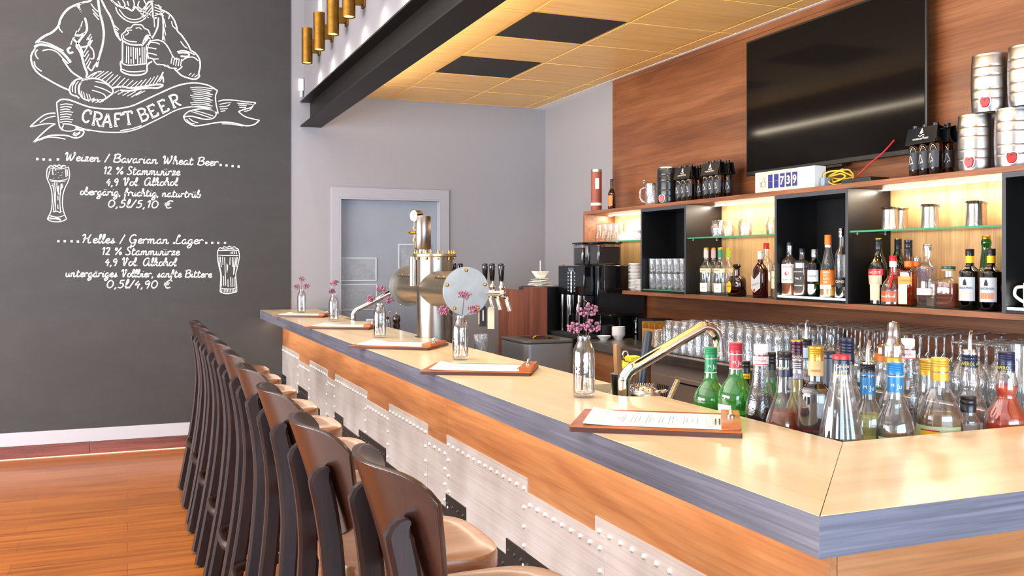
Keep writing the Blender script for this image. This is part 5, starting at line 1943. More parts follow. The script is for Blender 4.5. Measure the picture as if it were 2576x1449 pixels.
# ---- black box beside the cups: stacked tumblers
t0 = thing('tumbler', 'x', 'glass', (0, 0, 0), 0, 'stacked tumblers in the black box')
MB().lathe([(0, 0.012), (0.022, 0.010), (0.0255, 0.0), (0.027, 0.004), (0.031, 0.10), (0.0295, 0.10), (0.025, 0.014), (0, 0.014)], 18).build('glass_body', M['glass_cut'], t0)
first = True
for j in range(7):
    for i in range(2):
        for k in range(2):
            o = t0 if first else copy_tree(t0)
            first = False
            o.location = (3.27 + 0.085 * i, 5.085 + 0.0745 * j, 1.2968 + 0.1015 * k)
            o['label'] = 'tumbler standing in the black box, %s layer, %s row' % (('lower', 'upper')[k], ('front', 'back')[i])

# ---- second bay
for i, (x, y) in enumerate(((3.30, 4.830), (3.385, 4.845), (3.30, 4.554), (3.30, 4.30))):
    t = thing('whisky_tumbler', ('squat cut glass on the middle glass shelf, left front', 'squat cut glass half hidden behind the left front one', 'squat cut glass in the middle of the glass shelf', 'squat cut glass against the lit black box')[i], 'glass', (x, y, ZG), 0, 'cut whisky glasses on the glass shelf')
    MB().lathe([(0.032, 0), (0.0345, 0.002), (0.041, 0.050), (0.039, 0.066), (0.034, 0.072), (0.0345, 0.098), (0.030, 0.099), (0, 0.097)], 8).build('outer_glass', M['glass_cut'], t, sharp=80)
    MB().lathe([(0.031, 0.001), (0.036, 0.05), (0.028, 0.078), (0, 0.08)], 16).build('inner_glass', M['glass'], t)

gin = body_prof(0.0365, 0.0135, 0.165, 0.215, 0.285, 0.9)
rose, sage, lime = tint('neck_rose', '#d9b6b4', 0.4), tint('neck_green', '#1c7a55', 0.4), tint('neck_lime', '#a5b820', 0.4)
GB = 'clear gin bottles with two white labels'
for (x, y, nc, lab) in ((3.295, 4.945, rose, 'clear gin bottle with pale pink neck, front left of the four'), (3.375, 4.985, rose, 'clear gin bottle with pale pink neck, behind the front left one'),
                        (3.295, 4.797, sage, 'clear gin bottle with dark green neck'), (3.375, 4.83, lime, 'clear gin bottle with lime green neck')):
    bottle('gin_bottle', lab, (x, y, ZB), gin, CLEAR, liquid=(0.14, LQ['clear']), caps=((0.274, 0.287, 0.0150, GOLD, 1), (0.226, 0.274, 0.0143, nc, 0, 'neck_sleeve')),
           bands=((0.135, 0.160, CR, 1.35, 'label'), (0.018, 0.072, WH, 0.8, 'label', -0.1)), text=(('WEISSBERG', 0.145, 0.008, INK, 0.0), ('Gin', 0.04, 0.012, INK, 0.0)), group=GB, phi=PH + 0.3)
t = bottle('tequila_bottle', 'squat brown tequila bottle with oval yellow label', (3.285, 4.612, ZB), [(0, 0.002), (0.056, 0), (0.061, 0.004), (0.060, 0.085), (0.055, 0.105), (0.040, 0.118), (0.018, 0.122), (0.0165, 0.150)], BROWN, liquid=(0.09, LQ['cognac']),
           caps=((0.152, 0.160, 0.018, DCP, 0, 'stopper_base'),), cross=3.2, ax=0.62, rot=R(90), phi=PH + 0.25)
MB().lathe([(0, 0.16), (0.012, 0.16), (0.022, 0.170), (0.024, 0.178), (0.018, 0.187), (0, 0.190)], 22).build('stopper', tint('stopper_brown', '#2c1710', 0.2), t)
ov = [(0.021 * math.cos(2 * math.pi * k / 24), 0.034 * math.sin(2 * math.pi * k / 24)) for k in range(24)]
o = MB().add([(-0.0395, 0.022 - u, 0.055 + v) for u, v in ov], [tuple(range(24))]).build('label', YEL, t)
lay_text(MB(), 'Don Julio', lambda u, v: (-0.0402, 0.022 - u, 0.056 + v), size=0.012, shear=0.3).build('lettering', tint('print_brown', '#5a2a12', 0.5), o, smooth=False)
t = bottle('whisky_bottle', 'brown whisky bottle with a slanted silver label', (3.285, 4.392, ZB), body_prof(0.0475, 0.0145, 0.150, 0.205, 0.262, 0.9), gl('whisky_brown', (0.48, 0.20, 0.12), edge=0.8, base=0.06), liquid=(0.20, LQ['cognac']), caps=((0.215, 0.262, 0.016, tint('cap_grey', '#c8cac6', 0.35), 1),), cross=3.0, ax=0.66, rot=R(90), phi=PH + 0.2)
def wl(u, v):
    return (-0.0335, -u, 0.09 + v)
o = MB().add([wl(-0.040, 0.035), wl(-0.040, -0.040), wl(-0.012, -0.062), wl(0.042, -0.035), wl(0.042, 0.052), wl(-0.012, 0.012)], [(0, 1, 2, 3, 4, 5)]).build('label', tint('label_silver', '#b9bcbd', 0.4), t)
m = MB()
lay_text(m, "Ballantine's", lambda u, v: wl(u + 0.002, v + 0.22 * u - 0.018), size=0.017, width=0.066, shear=0.35)
m.build('lettering', INK, o, smooth=False)
m = MB()
m.add([(-0.0341, 0.012 - 0.008 * math.cos(k * math.pi / 6), 0.042 + 0.009 * math.sin(k * math.pi / 6)) for k in range(12)], [tuple(range(12))])
m.build('seal', REDL, o)
bottle('spirit_bottle', 'clear bottle with red cap behind the brown whisky bottle', (3.40, 4.49, ZB), body_prof(0.034, 0.0135, 0.19, 0.235, 0.30), CLEAR, liquid=(0.15, LQ['clear']), caps=((0.275, 0.31, 0.0165, REDL, 1),), phi=PH)
bottle('spirit_bottle', 'amber bottle with pale label, half hidden by the lit black box', (3.305, 4.262, ZB), body_prof(0.035, 0.0135, 0.17, 0.22, 0.29), CLEAR, liquid=(0.16, LQ['gold']), caps=((0.26, 0.295, 0.015, DCP, 1),), bands=((0.055, 0.15, CR, 1.3, 'label'),), text=(('ECKANTH', 0.11, 0.013, INK, 0.2), ('12', 0.08, 0.013, REDL, 0.3)), phi=PH)

# ---- lit black box
bottle('bourbon_bottle', 'bourbon bottle with a white label and red seal in the lit box', (3.258, 4.107, ZBOX), body_prof(0.036, 0.014, 0.175, 0.215, 0.27), CLEAR, liquid=(0.17, LQ['amber']), caps=((0.262, 0.283, 0.0155, DCP, 1),),
       bands=((0.065, 0.165, WH, 1.25, 'label'),), text=(('JIM BEAM', 0.145, 0.015, INK, 0.25, 0.05), ('BOURBON', 0.078, 0.013, INK, 0.25, 0.045), ('●', 0.105, 0.022, REDL, 0.25)), cross=3, phi=PH + 0.1)
bottle('whiskey_bottle', 'square whiskey bottle with black label in the lit box', (3.275, 4.028, ZBOX), body_prof(0.0335, 0.013, 0.17, 0.195, 0.235, 1.2), CLEAR, liquid=(0.15, LQ['cognac']), caps=((0.225, 0.247, 0.0145, DCP, 1),),
       bands=((0.03, 0.145, BK, 0.72, 'label'),), text=(("JACK DANIEL'S", 0.122, 0.010, WH, 0.0, 0.046), ('No.7', 0.085, 0.017, WH, 0.0), ('WHISKEY', 0.05, 0.010, WH, 0.0)), cross=6, phi=PH + 0.2, rot=0.35)
bottle('gin_bottle', 'green gin bottle with silver cap in the lit box', (3.292, 3.950, ZBOX), body_prof(0.0345, 0.0155, 0.165, 0.195, 0.225, 0.8), GREEN_D, liquid=(0.05, LQ['clear']), caps=((0.203, 0.241, 0.0175, SIL, 2),),
       bands=((0.075, 0.135, tint('label_grey', '#b7c1cc', 0.5), 1.2, 'label'), (0.02, 0.062, CR, 0.6, 'label')), text=(('Tanqueray', 0.10, 0.014, INK, 0.2, 0.045),), phi=PH + 0.1)
bottle('whisky_bottle', 'whisky bottle with orange cap and orange label in the lit box', (3.262, 3.812, ZBOX), smooth_prof([(0.0, 0.001), (0.036, 0.0), (0.0385, 0.02), (0.0375, 0.10), (0.0345, 0.15), (0.025, 0.195), (0.0165, 0.24), (0.0150, 0.262)]), CLEAR, liquid=(0.05, LQ['gold']), caps=((0.262, 0.312, 0.0175, ORG, 1), (0.25, 0.262, 0.0158, WH, 0, 'collar')),
       bands=((0.062, 0.135, ORG, 1.5, 'label'), (0.042, 0.062, WH, 1.0, 'label')), text=(('GLEN', 0.120, 0.014, WH, 0.3), ('MO', 0.104, 0.014, WH, 0.25), ('RAN', 0.088, 0.014, WH, 0.3), ('GIE', 0.072, 0.014, WH, 0.25)), phi=PH + 0.1)
bottle('gin_bottle', 'tall slim clear bottle against the right side of the lit box', (3.262, 3.716, ZBOX), body_prof(0.0305, 0.0125, 0.21, 0.255, 0.315), FROST, liquid=(0.06, LQ['clear']), caps=((0.30, 0.342, 0.0145, M['chrome'], 1),),
       bands=((0.055, 0.10, BK, 1.5, 'label'),), text=(('CAVES', 0.074, 0.017, WH, 0.3, 0.044),), phi=PH + 0.1)

# ---- third bay
irish = smooth_prof([(0, 0.001), (0.0375, 0.0), (0.0395, 0.02), (0.041, 0.10), (0.0455, 0.155), (0.038, 0.20), (0.021, 0.235), (0.0150, 0.27), (0.0148, 0.305)])
bail = tint('label_olive', '#b9b79a', 0.5)
for (x, y, lab, ln) in ((3.30, 3.508, 'dark cream-liqueur bottle with red arched band, front one', 1), (3.40, 3.487, 'dark cream-liqueur bottle partly hidden, back one', 1)):
    bottle('liqueur_bottle', lab, (x, y, ZB), irish, DARK, caps=((0.262, 0.311, 0.0166, DCP, 1), (0.309, 0.3135, 0.0160, GOLD, 0, 'cap_top')), bands=((0.138, 0.168, REDL, 1.1, 'band'), (0.095, 0.138, bail, 0.95, 'label'), (0.02, 0.095, CR, 0.62, 'label', 0.1)),
           text=(('BAILEYS', 0.146, 0.017, CR, 0.1, 0.06), ('B', 0.20, 0.02, GOLD, 0.15)), phi=PH + 0.05, group='dark cream liqueur bottles')
t = bottle('orange_liqueur_bottle', 'round orange-liqueur bottle with red ribbon and seal', (3.285, 3.400, ZB), smooth_prof([(0, 0.001), (0.047, 0.0), (0.051, 0.02), (0.051, 0.065), (0.044, 0.10), (0.028, 0.125), (0.0165, 0.145), (0.0145, 0.17), (0.0145, 0.205)]), CLEAR, liquid=(0.14, LQ['cognac']),
           caps=((0.205, 0.23, 0.0165, REDL, 1), (0.178, 0.205, 0.0160, WH, 0, 'neck_label')), bands=((0.125, 0.133, REDL, 3.14, 'ribbon'), (0.018, 0.068, tint('label_copper', '#b1552f', 0.45), 0.95, 'label', 0.05)),
           text=(('Grand Marnier', 0.038, 0.016, WH, 0.05, 0.072),), phi=PH + 0.1)
rb = []
for k in range(9):
    z = 0.178 - 0.012 * k
    r_ = 0.0168 if z > 0.15 else 0.0168 + (0.15 - z) * 0.62
    rb.append((r_ * math.cos(PH + 0.55 - 0.02 * k), r_ * math.sin(PH + 0.55 - 0.02 * k), z))
MB().tube(rb, 1.0, 8, flat=(0.006, 0.0012)).build('ribbon', REDL, t)
coint = tint('label_ochre', '#cf8f2c', 0.5)
bottle('orange_liqueur_bottle', 'square amber bottle with orange neck band and black cap', (3.30, 3.322, ZB), body_prof(0.0385, 0.0165, 0.155, 0.185, 0.30, 1.1), gl('amber_glass', (0.80, 0.45, 0.18), edge=0.7, base=0.06), liquid=(0.14, LQ['amber']), caps=((0.225, 0.302, 0.0178, DCP, 2), (0.175, 0.205, 0.0176, ORG, 0, 'neck_band')),
       bands=((0.10, 0.135, coint, 0.75, 'label'), (0.01, 0.10, CR, 0.5, 'label', -0.2)), text=(('COINTREAU', 0.112, 0.012, REDL, 0.1, 0.05),), cross=5, phi=PH + 0.2, rot=0.3)
bottle('orange_liqueur_bottle', 'amber bottle half hidden behind the orange neck band', (3.405, 3.375, ZB), body_prof(0.036, 0.0165, 0.155, 0.185, 0.21), gl('amber_glass', (0.80, 0.45, 0.18)), liquid=(0.14, LQ['amber']), caps=((0.175, 0.205, 0.0176, ORG, 0, 'neck_band'), (0.205, 0.225, 0.0178, SIL, 1)), cross=4, phi=PH)
bottle('vodka_bottle', 'clear vodka bottle with bold blue lettering', (3.30, 3.210, ZB), body_prof(0.044, 0.0165, 0.178, 0.212, 0.262, 0.75), CLEAR, liquid=(0.07, LQ['clear']), caps=((0.252, 0.280, 0.0185, SIL, 1),), bands=((0.055, 0.085, WH, 1.0, 'label'),),
       text=(('ABSOLUT', 0.155, 0.023, BLU, 0.15, 0.084), ('VODKA', 0.129, 0.023, BLU, 0.1, 0.066), ('Country of Sweden', 0.115, 0.008, INK, 0.1), ('vodka', 0.068, 0.007, BLU, 0.0)), phi=PH + 0.1)
t = bottle('rum_decanter', 'squat square decanter of dark rum with a flat stopper', (3.30, 3.095, ZB), [(0, 0.002), (0.044, 0), (0.0475, 0.004), (0.0475, 0.105), (0.040, 0.128), (0.018, 0.136), (0.0175, 0.162)], CLEAR, liquid=(0.108, LQ['cognac']),
           caps=((0.162, 0.172, 0.0285, tint('cork_collar', '#9c8a62', 0.6), 0, 'collar'),), cross=5, phi=PH, rot=0.25)
MB().lathe([(0, 0.172), (0.029, 0.172), (0.030, 0.176), (0.028, 0.183), (0, 0.185)], 24).build('stopper', tint('stopper_teal', '#1c4a45', 0.3), t)
port = body_prof(0.0425, 0.0158, 0.158, 0.192, 0.25, 0.8)
for (x, y, c2, lab) in ((3.30, 2.982, tint('label_pink', '#d9b9a8', 0.5), 'dark port bottle with yellow neck and pinkish lower label'), (3.285, 2.862, ORG, 'dark port bottle with yellow neck and orange lower label')):
    bottle('port_bottle', lab, (x, y, ZB), port, DARK, caps=((0.228, 0.257, 0.0175, DCP, 1), (0.197, 0.228, 0.0166, YEL, 0, 'neck_band')), bands=((0.038, 0.138, tint('label_pale_blue', '#b8c2cf', 0.5), 0.95, 'label'), (0.050, 0.075, c2, 0.7, 'label', 0.0), (0.16, 0.18, SIL, 0.5, 'seal')),
           text=(('SANDEMAN', 0.088, 0.014, INK, 0.0, 0.060), ('▲', 0.104, 0.024, INK, 0.0)), phi=PH + 0.1, group='dark port bottles')
bottle('herbal_liqueur_bottle', 'tall green liqueur bottle behind the two port bottles', (3.40, 2.987, ZB), smooth_prof([(0, 0.001), (0.033, 0), (0.034, 0.02), (0.034, 0.14), (0.026, 0.18), (0.0225, 0.22), (0.018, 0.26), (0.0215, 0.285), (0.0165, 0.300)]), GREEN_D, caps=((0.300, 0.314, 0.0175, GOLD, 1),), phi=PH)
bottle('brandy_bottle', 'red-brown round bottle at the bay end, mostly hidden', (3.40, 2.79, ZB), body_prof(0.036, 0.013, 0.12, 0.17, 0.20), gl('red_brown_glass', (0.7, 0.2, 0.12)), caps=((0.195, 0.215, 0.0145, DCP, 1),), phi=PH)
# steel cups on the upper glass
def steel_cup(x, y, lab):
    t = thing('steel_cup', lab, 'cup', (x, y, ZG), 0, 'steel cups on the right glass shelf')
    MB().lathe([(0, 0.003), (0.038, 0.0), (0.0385, 0.006), (0.037, 0.012), (0.0335, 0.092), (0.034, 0.096), (0.039, 0.101), (0.0415, 0.104), (0.039, 0.1065), (0.032, 0.1), (0.035, 0.012), (0, 0.006)], 30).build('cup_body', M['steel_z'], t)
for x, y, lab in ((3.30, 3.435, 'steel cup on the right glass shelf, leftmost front cup'), (3.30, 3.197, 'steel cup on the right glass shelf, middle front cup'), (3.30, 2.955, 'steel cup on the right glass shelf, rightmost front cup'),
                  (3.40, 3.475, 'steel cup half hidden behind the leftmost cup'), (3.40, 3.290, 'steel cup half hidden behind the middle cup'), (3.40, 3.03, 'steel cup half hidden behind the rightmost cup')):
    steel_cup(x, y, lab)
# mug in the last box, cut by the picture edge
t = thing('white_mug', 'white printed mug in the box at the right edge', 'mug', (3.29, 2.668, ZBOX), 0)
MB().lathe([(0, 0.003), (0.036, 0), (0.038, 0.005), (0.038, 0.095), (0.035, 0.095), (0.035, 0.008), (0, 0.008)], 26).build('mug_body', M['china'], t)
a = R(135)
MB().tube(spline([(0.036 * math.cos(a), 0.036 * math.sin(a), 0.08), (0.062 * math.cos(a), 0.062 * math.sin(a), 0.075), (0.066 * math.cos(a), 0.066 * math.sin(a), 0.045), (0.036 * math.cos(a), 0.036 * math.sin(a), 0.02)], 5), 0.006, 10).build('handle', M['china'], t)
# black ribbed mats under the bottles
for a, b_, lab in ((4.18, 5.03, 'thin black bar mat under the gin and whisky bottles'), (2.76, 3.60, 'thin black bar mat under the vodka and port bottles')):
    tag(MB().box(3.225, 3.465, a, b_, 1.2771, 1.2774).build('bar_mat', M['black_matte']), lab, 'bar mat', 'bar mats on the shelf')
t = tag(MB().box(3.195, 3.42, 5.00, 5.10, 1.2775, 1.288).build('drip_rail', plain('rail_grey', '#3d4149', 0.4)), 'short dark rail lying at the foot of the black box', 'rail')
COL.objects.unlink(t)
bpy.data.objects.remove(t)
# ------------------------------------------------------------------ clipboards with menus
M['clip_wood'] = wood('clipboard_wood', '#8a4316', '#a9591f', '#bd6d2d', axis=0, scale=2, rough=0.35, fine=0.15)
M['clip_edge'] = plain('clipboard_edge', '#4a2014', 0.5)


def clipboard(x, y, ang, lab):
    L_, W_ = 0.395, 0.272
    t = thing('menu_clipboard', lab, 'clipboard', (x, y, ZT + 0.0004), ang, 'menu clipboards along the bar')
    MB().prism(rrect(L_ / 2, W_ / 2, 0.006, 3), 'z', 0.0, 0.0105).build('board', M['clip_edge'], t)
    MB().prism(rrect(L_ / 2, W_ / 2, 0.006, 3), 'z', 0.0106, 0.0125).build('board_face', M['clip_wood'], t, bevel=0.0006)
    bx = L_ / 2 - 0.024
    MB().box(bx - 0.022, bx + 0.022, -0.105, 0.105, 0.0132, 0.027).build('clamp_bar', M['clip_wood'], t, bevel=0.0015)
    k = MB()
    for s in (-0.012, 0.012):
        k.lathe([(0, 0), (0.010, 0), (0.010, 0.003), (0.004, 0.005), (0.004, 0.014), (0, 0.014)], 14, (bx, s * 0.2, 0.027))
        k.tube(spline([(bx, 0, 0.036), (bx, s * 0.8, 0.045), (bx, s * 1.5, 0.036), (bx, s * 0.9, 0.03), (bx, 0, 0.034)], 4), 0.0028, 8)
    k.build('wing_nut', M['chrome'], t)
    px0, px1, py = -L_ / 2 + 0.028, bx + 0.018, 0.108

    def P(u, v, dz=0.0):
        xx = px0 + (px1 - px0) * u
        yy = -py + 2 * py * v
        lift = 0.010 * max(0, 1 - u / 0.22) ** 2 * (0.35 + 0.65 * v) + 0.0006
        return (xx, yy, 0.0127 + lift + dz)
    pp = MB().grid(lambda u, v: P(u, v), 20, 8).build('menu_sheet', M['paper'], t)
    m = MB()
    rr = random.Random(3)

    def line(u, v0, v1, w_=0.0012):
        m.add([P(u - w_, v0, 3e-4), P(u + w_, v0, 3e-4), P(u + w_, v1, 3e-4), P(u - w_, v1, 3e-4)], [(0, 1, 2, 3)])

    def words(u, half, w_=0.0016):
        v = 0.5 - half
        while v < 0.5 + half:
            l_ = 0.012 + 0.04 * rr.random()
            line(u, v, min(0.5 + half, v + l_), w_)
            v += l_ + 0.012
    for u in (0.060, 0.075, 0.092, 0.107, 0.118):
        line(u, 0.15, 0.88, 0.0005)
    for u, h in ((0.20, .05), (0.215, .09), (0.235, .2), (0.25, .24), (0.30, .26), (0.325, .22), (0.35, .16), (0.40, .28), (0.42, .2), (0.44, .05), (0.485, .26), (0.505, .18), (0.55, .28), (0.572, .2), (0.60, .06), (0.645, .26), (0.665, .16), (0.70, .08), (0.735, .22)):
        words(u, h)
    for u in (0.795, 0.83, 0.91):
        line(u, 0.28, 0.72, 0.0006)
    for v in (0.2, 0.8):
        for q in range(6):
            line(0.80 + 0.018 * q, v - 0.02 - 0.012 * math.sin(q * 1.3), v - 0.005 + 0.012 * math.sin(q * 1.3), 0.003)
    words(0.852, 0.2, 0.006)
    words(0.878, 0.2, 0.006)
    m.build('menu_print', M['ink'], pp, smooth=False)
    return t


for x, y, d, lab in ((1.197, 2.005, -34.4, 'menu clipboard nearest the camera on the bar top'), (1.190, 3.232, -29.5, 'menu clipboard between the two nearest vases'), (1.172, 4.285, -37.5, 'menu clipboard in the middle, below the beer tower'),
                     (1.205, 5.625, -32.5, 'menu clipboard behind the third vase'), (1.190, 6.905, -35, 'menu clipboard farthest along the bar, nearest the wall')):
    clipboard(x, y, R(d), lab)

# ------------------------------------------------------------------ vases with berry sprigs
M['berry'] = plain('berry_pink', '#8a4d63', 0.28, var=0.5, scale=60, coat=0.4)
M['twig'] = plain('twig', '#4d3b3a', 0.7)
M['vase'] = glass('vase_glass', (0.95, 0.955, 0.95), edge=0.85, base=0.06, power=2.0, wav=0.35, wscale=45)
VSETS = [[(-0.02, 0.005, 0.205, 9), (0.012, -0.012, 0.21, 11), (0.015, 0.008, 0.255, 12)],
         [(-0.05, 0.01, 0.20, 10), (0.035, -0.02, 0.205, 11), (0.018, 0.01, 0.262, 10)],
         [(-0.035, 0.012, 0.205, 10), (0.035, -0.01, 0.198, 11), (0.016, 0.02, 0.252, 11)],
         [(-0.005, 0.01, 0.20, 9), (0.0, -0.008, 0.255, 9)],
         [(-0.03, 0.0, 0.20, 8), (0.03, 0.0, 0.205, 8), (0.004, 0.01, 0.262, 8)]]


def vase(x, y, k, lab):
    rr = random.Random(20 + k)
    t = thing('bottle_vase', lab, 'vase', (x, y, ZT + 0.0004), 0, 'glass bottle vases along the bar')
    p = [(0, 0.004), (0.026, 0.0), (0.031, 0.003), (0.0325, 0.012), (0.0325, 0.125), (0.030, 0.142), (0.022, 0.158), (0.0175, 0.166), (0.0185, 0.170), (0.0195, 0.176), (0.0175, 0.180)]
    MB().lathe(p, 28).build('glass_body', M['vase'], t)
    MB().lathe([(0.0165, 0.179), (0.0155, 0.165), (0.021, 0.155), (0.0285, 0.140), (0.0305, 0.125), (0.0305, 0.014), (0.025, 0.010), (0, 0.010)], 24).build('inner_wall', M['vase'], t)
    right = (math.cos(-YAW), math.sin(-YAW))
    for dx, dy, h, nb in VSETS[k]:
        bx, by = dx * right[0] * 1.25 - dy * 0.3, dx * right[1] * 1.25 + dy
        pts = spline([(-bx * 0.35, -by * 0.3, 0.02), (bx * 0.05, by * 0.05, 0.12), (bx * 0.45, by * 0.45, 0.175), (bx, by, h)], 5)
        st = MB().tube(pts, 0.0015, 6)
        m = MB()
        for q in range(nb * 4):
            a, b_, c_ = rr.uniform(-1, 1), rr.uniform(-1, 1), rr.uniform(-1, 1)
            while a * a + b_ * b_ + c_ * c_ > 1:
                a, b_, c_ = rr.uniform(-1, 1), rr.uniform(-1, 1), rr.uniform(-1, 1)
            wide = 0.030 if h > 0.24 else 0.026
            cpos = (bx + a * wide * right[0] + b_ * 0.008, by + a * wide * right[1] + b_ * 0.014, h + c_ * 0.020 + 0.35 * abs(a) * 0.0)
            m.ball(cpos, rr.uniform(0.0034, 0.0050), 8, 5)
            if q % 2:
                st.tube([pts[-1], cpos], 0.0006, 4)
        o = st.build('sprig', M['twig'], t)
        m.build('berries', M['berry'], o)
        tag(o.children[0], kind='stuff')


for k, (x, y, lab) in enumerate(((1.243, 2.500, 'glass vase with pink berries nearest the camera, behind the nearest clipboard'), (1.250, 3.636, 'glass vase with pink berries in front of the beer tower disc'), (1.218, 4.832, 'glass vase with pink berries left of the tower column'),
                                 (1.268, 6.27, 'glass vase with one thin berry sprig by the far tap'), (1.250, 7.415, 'glass vase with pink berries at the far end of the bar'))):
    vase(x, y, k, lab)

# ------------------------------------------------------------------ beer tower
bt = thing('beer_tower', 'steel beer tower with a horizontal drum, gauge and black tap handles', 'beer tower', (1.51, 4.81, 0.9303))
Z0 = 0.9303
M['worn'] = brushed('worn_steel', '#a3937a', 0.30, axis=1, amount=0.05, var=0.10)
M['worn_z'] = brushed('worn_steel_upright', '#8b8076', 0.28, axis=2, amount=0.06, var=0.14)
MB().lathe([(0.13, 0), (0.13, 0.008), (0.095, 0.010), (0.095, 0.578), (0, 0.578)], 40).build('column', M['worn_z'], bt)
cf = MB().lathe([(0.095, 0.574), (0.114, 0.574), (0.1155, 0.577), (0.1155, 0.580), (0.112, 0.581), (0.112, 0.584), (0.1155, 0.585), (0.1155, 0.589), (0.113, 0.591), (0, 0.592)], 44).build('cover_flange', M['worn'], bt)
m = MB()
for k in range(10):
    a = 2 * math.pi * (k + 0.3) / 10
    x, y = 0.104 * math.cos(a), 0.104 * math.sin(a)
    m.lathe([(0, 0.558), (0.006, 0.560), (0.0065, 0.566), (0.004, 0.568), (0.004, 0.595), (0.0075, 0.595), (0.0075, 0.601), (0.005, 0.605), (0.003, 0.610), (0, 0.611)], 10, (x, y, 0))
m.build('bolt', M['brass_bright'], cf)
zd = 1.338 - Z0
dm = MB().lathe([(0.094, -0.50), (0.094, 0.50)], 44, (0, 0, zd), M=Matrix.Rotation(R(90), 3, 'X')).build('drum', M['worn'], bt)
for s, nm_ in ((-1, 'near'), (1, 'far')):
    y = s * 0.50
    Mx = Matrix.Rotation(R(90), 3, 'X')
    q = [(0, y - 0.006), (0.1165, y - 0.006), (0.1175, y - 0.004), (0.1175, y + 0.004), (0.1165, y + 0.006), (0, y + 0.006)]
    ds = MB().lathe([(r, -z) for r, z in q][::-1], 48, (0, 0, zd), M=Mx).build('end_disc', plain('disc_steel', '#98958f', 0.38, metal=0.85, var=0.14, scale=14), dm)
    m = MB()
    for k in range(5):
        a = R(90 + 72 * k)
        c_ = (0.101 * math.cos(a), y + s * 0.0062, zd + 0.101 * math.sin(a))
        m.lathe([(0.0095, 0), (0.0095, 0.002), (0.008, 0.006), (0.004, 0.008), (0, 0.0085)], 12, c_, M=Matrix.Rotation(R(90 if s < 0 else -90), 3, 'X'))
    m.build('bolt', M['brass_bright'], ds)
# removable plates on the drum's shoulder
m = MB()
for y0, y1 in ((-0.47, -0.24), (0.22, 0.47)):
    for zz in (0.060,):
        xx = -math.sqrt(0.0945 ** 2 - zz ** 2)
        m.tube([(xx - 0.001, y0, zd + zz), (xx - 0.001, y1, zd + zz)], 0.0022, 6)
        m.tube(spline([(xx - 0.001, y1 if y0 < 0 else y0, zd + zz), (xx + 0.03, (y1 if y0 < 0 else y0) + (0.02 if y0 < 0 else -0.02), zd + 0.081), (xx + 0.075, (y1 if y0 < 0 else y0) + (0.02 if y0 < 0 else -0.02), zd + 0.0945)], 3), 0.0016, 6)
m.build('seam', M['black_matte'], dm)
m = MB()
for y in (-0.44, -0.36, -0.28, 0.26, 0.40):
    m.ball((-0.066, y, zd + 0.068), 0.004, 8, 6)
m.build('screw', M['brass_bright'], dm)
# chimney with gauge and valve
cx, cy_ = -0.060, 0.015
MB().lathe([(0, 0.614), (0.039, 0.614), (0.042, 0.618), (0.042, 0.785), (0.040, 0.790), (0, 0.791)], 32, (cx, cy_, 0)).build('chimney', M['worn_z'], bt)
MB().lathe([(0.028, 0.594), (0.028, 0.616)], 20, (cx, cy_, 0)).lathe([(0, 0.42), (0.022, 0.42), (0.022, 0.575), (0, 0.575)], 18, (cx - 0.044, cy_ + 0.03, 0)).build('pipe', M['worn_z'], bt)
gn = Vector((-0.93, -0.36, 0.0)).normalized()
gc = Vector((cx - 0.045, cy_ + 0.01, 0.792))
Mg = gn.to_track_quat('Z', 'Y').to_matrix()
ga = MB().lathe([(0, -0.038), (0.030, -0.038), (0.0315, -0.035), (0.0315, 0.0), (0.033, 0.001), (0.033, 0.006), (0.029, 0.007), (0.029, 0.003), (0, 0.003)], 28, tuple(gc), M=Mg).build('gauge', M['chrome'], bt)
fc = MB().lathe([(0, 0.0036), (0.0285, 0.0036)][::-1], 28, tuple(gc), M=Mg).build('gauge_dial', WH, ga)
m = MB()
ux = Vector((0, 0, 1)).cross(gn).normalized()
for k in range(11):
    a = R(225 - 27 * k)
    d = ux * math.cos(a) + Vector((0, 0, 1)) * math.sin(a)
    m.obox(gc + gn * 0.0042 + d * 0.023, d, gn, d.cross(gn), 0.003, 0.0003, 0.0008)
d = ux * 0.5 + Vector((0, 0, 1)) * 0.8
m.obox(gc + gn * 0.0046 + d * 0.008, d.normalized(), gn, d.normalized().cross(gn), 0.012, 0.0004, 0.001)
m.build('gauge_hand', M['ink'], fc)
vx, vy = cx - 0.047, cy_ + 0.012
m = MB().cyl((vx, vy, 0.62), (vx, vy, 0.765), 0.0035, 8)
m.build('thin_pipe', M['chrome'], bt)
m = MB().lathe([(0, 0.722), (0.006, 0.724), (0.006, 0.732), (0, 0.734)], 10, (vx, vy, 0)).lathe([(0, 0.655), (0.007, 0.657), (0.007, 0.672), (0, 0.674)], 10, (vx, vy, 0))
m.cyl((vx + 0.01, vy, 0.703), (vx - 0.018, vy, 0.703), 0.010, 10).cyl((vx - 0.018, vy, 0.703), (vx - 0.030, vy - 0.004, 0.703), 0.0065, 8).cyl((vx - 0.03, vy - 0.004, 0.703), (vx - 0.036, vy - 0.006, 0.703), 0.004, 8)
m.build('valve', M['brass_bright'], bt)
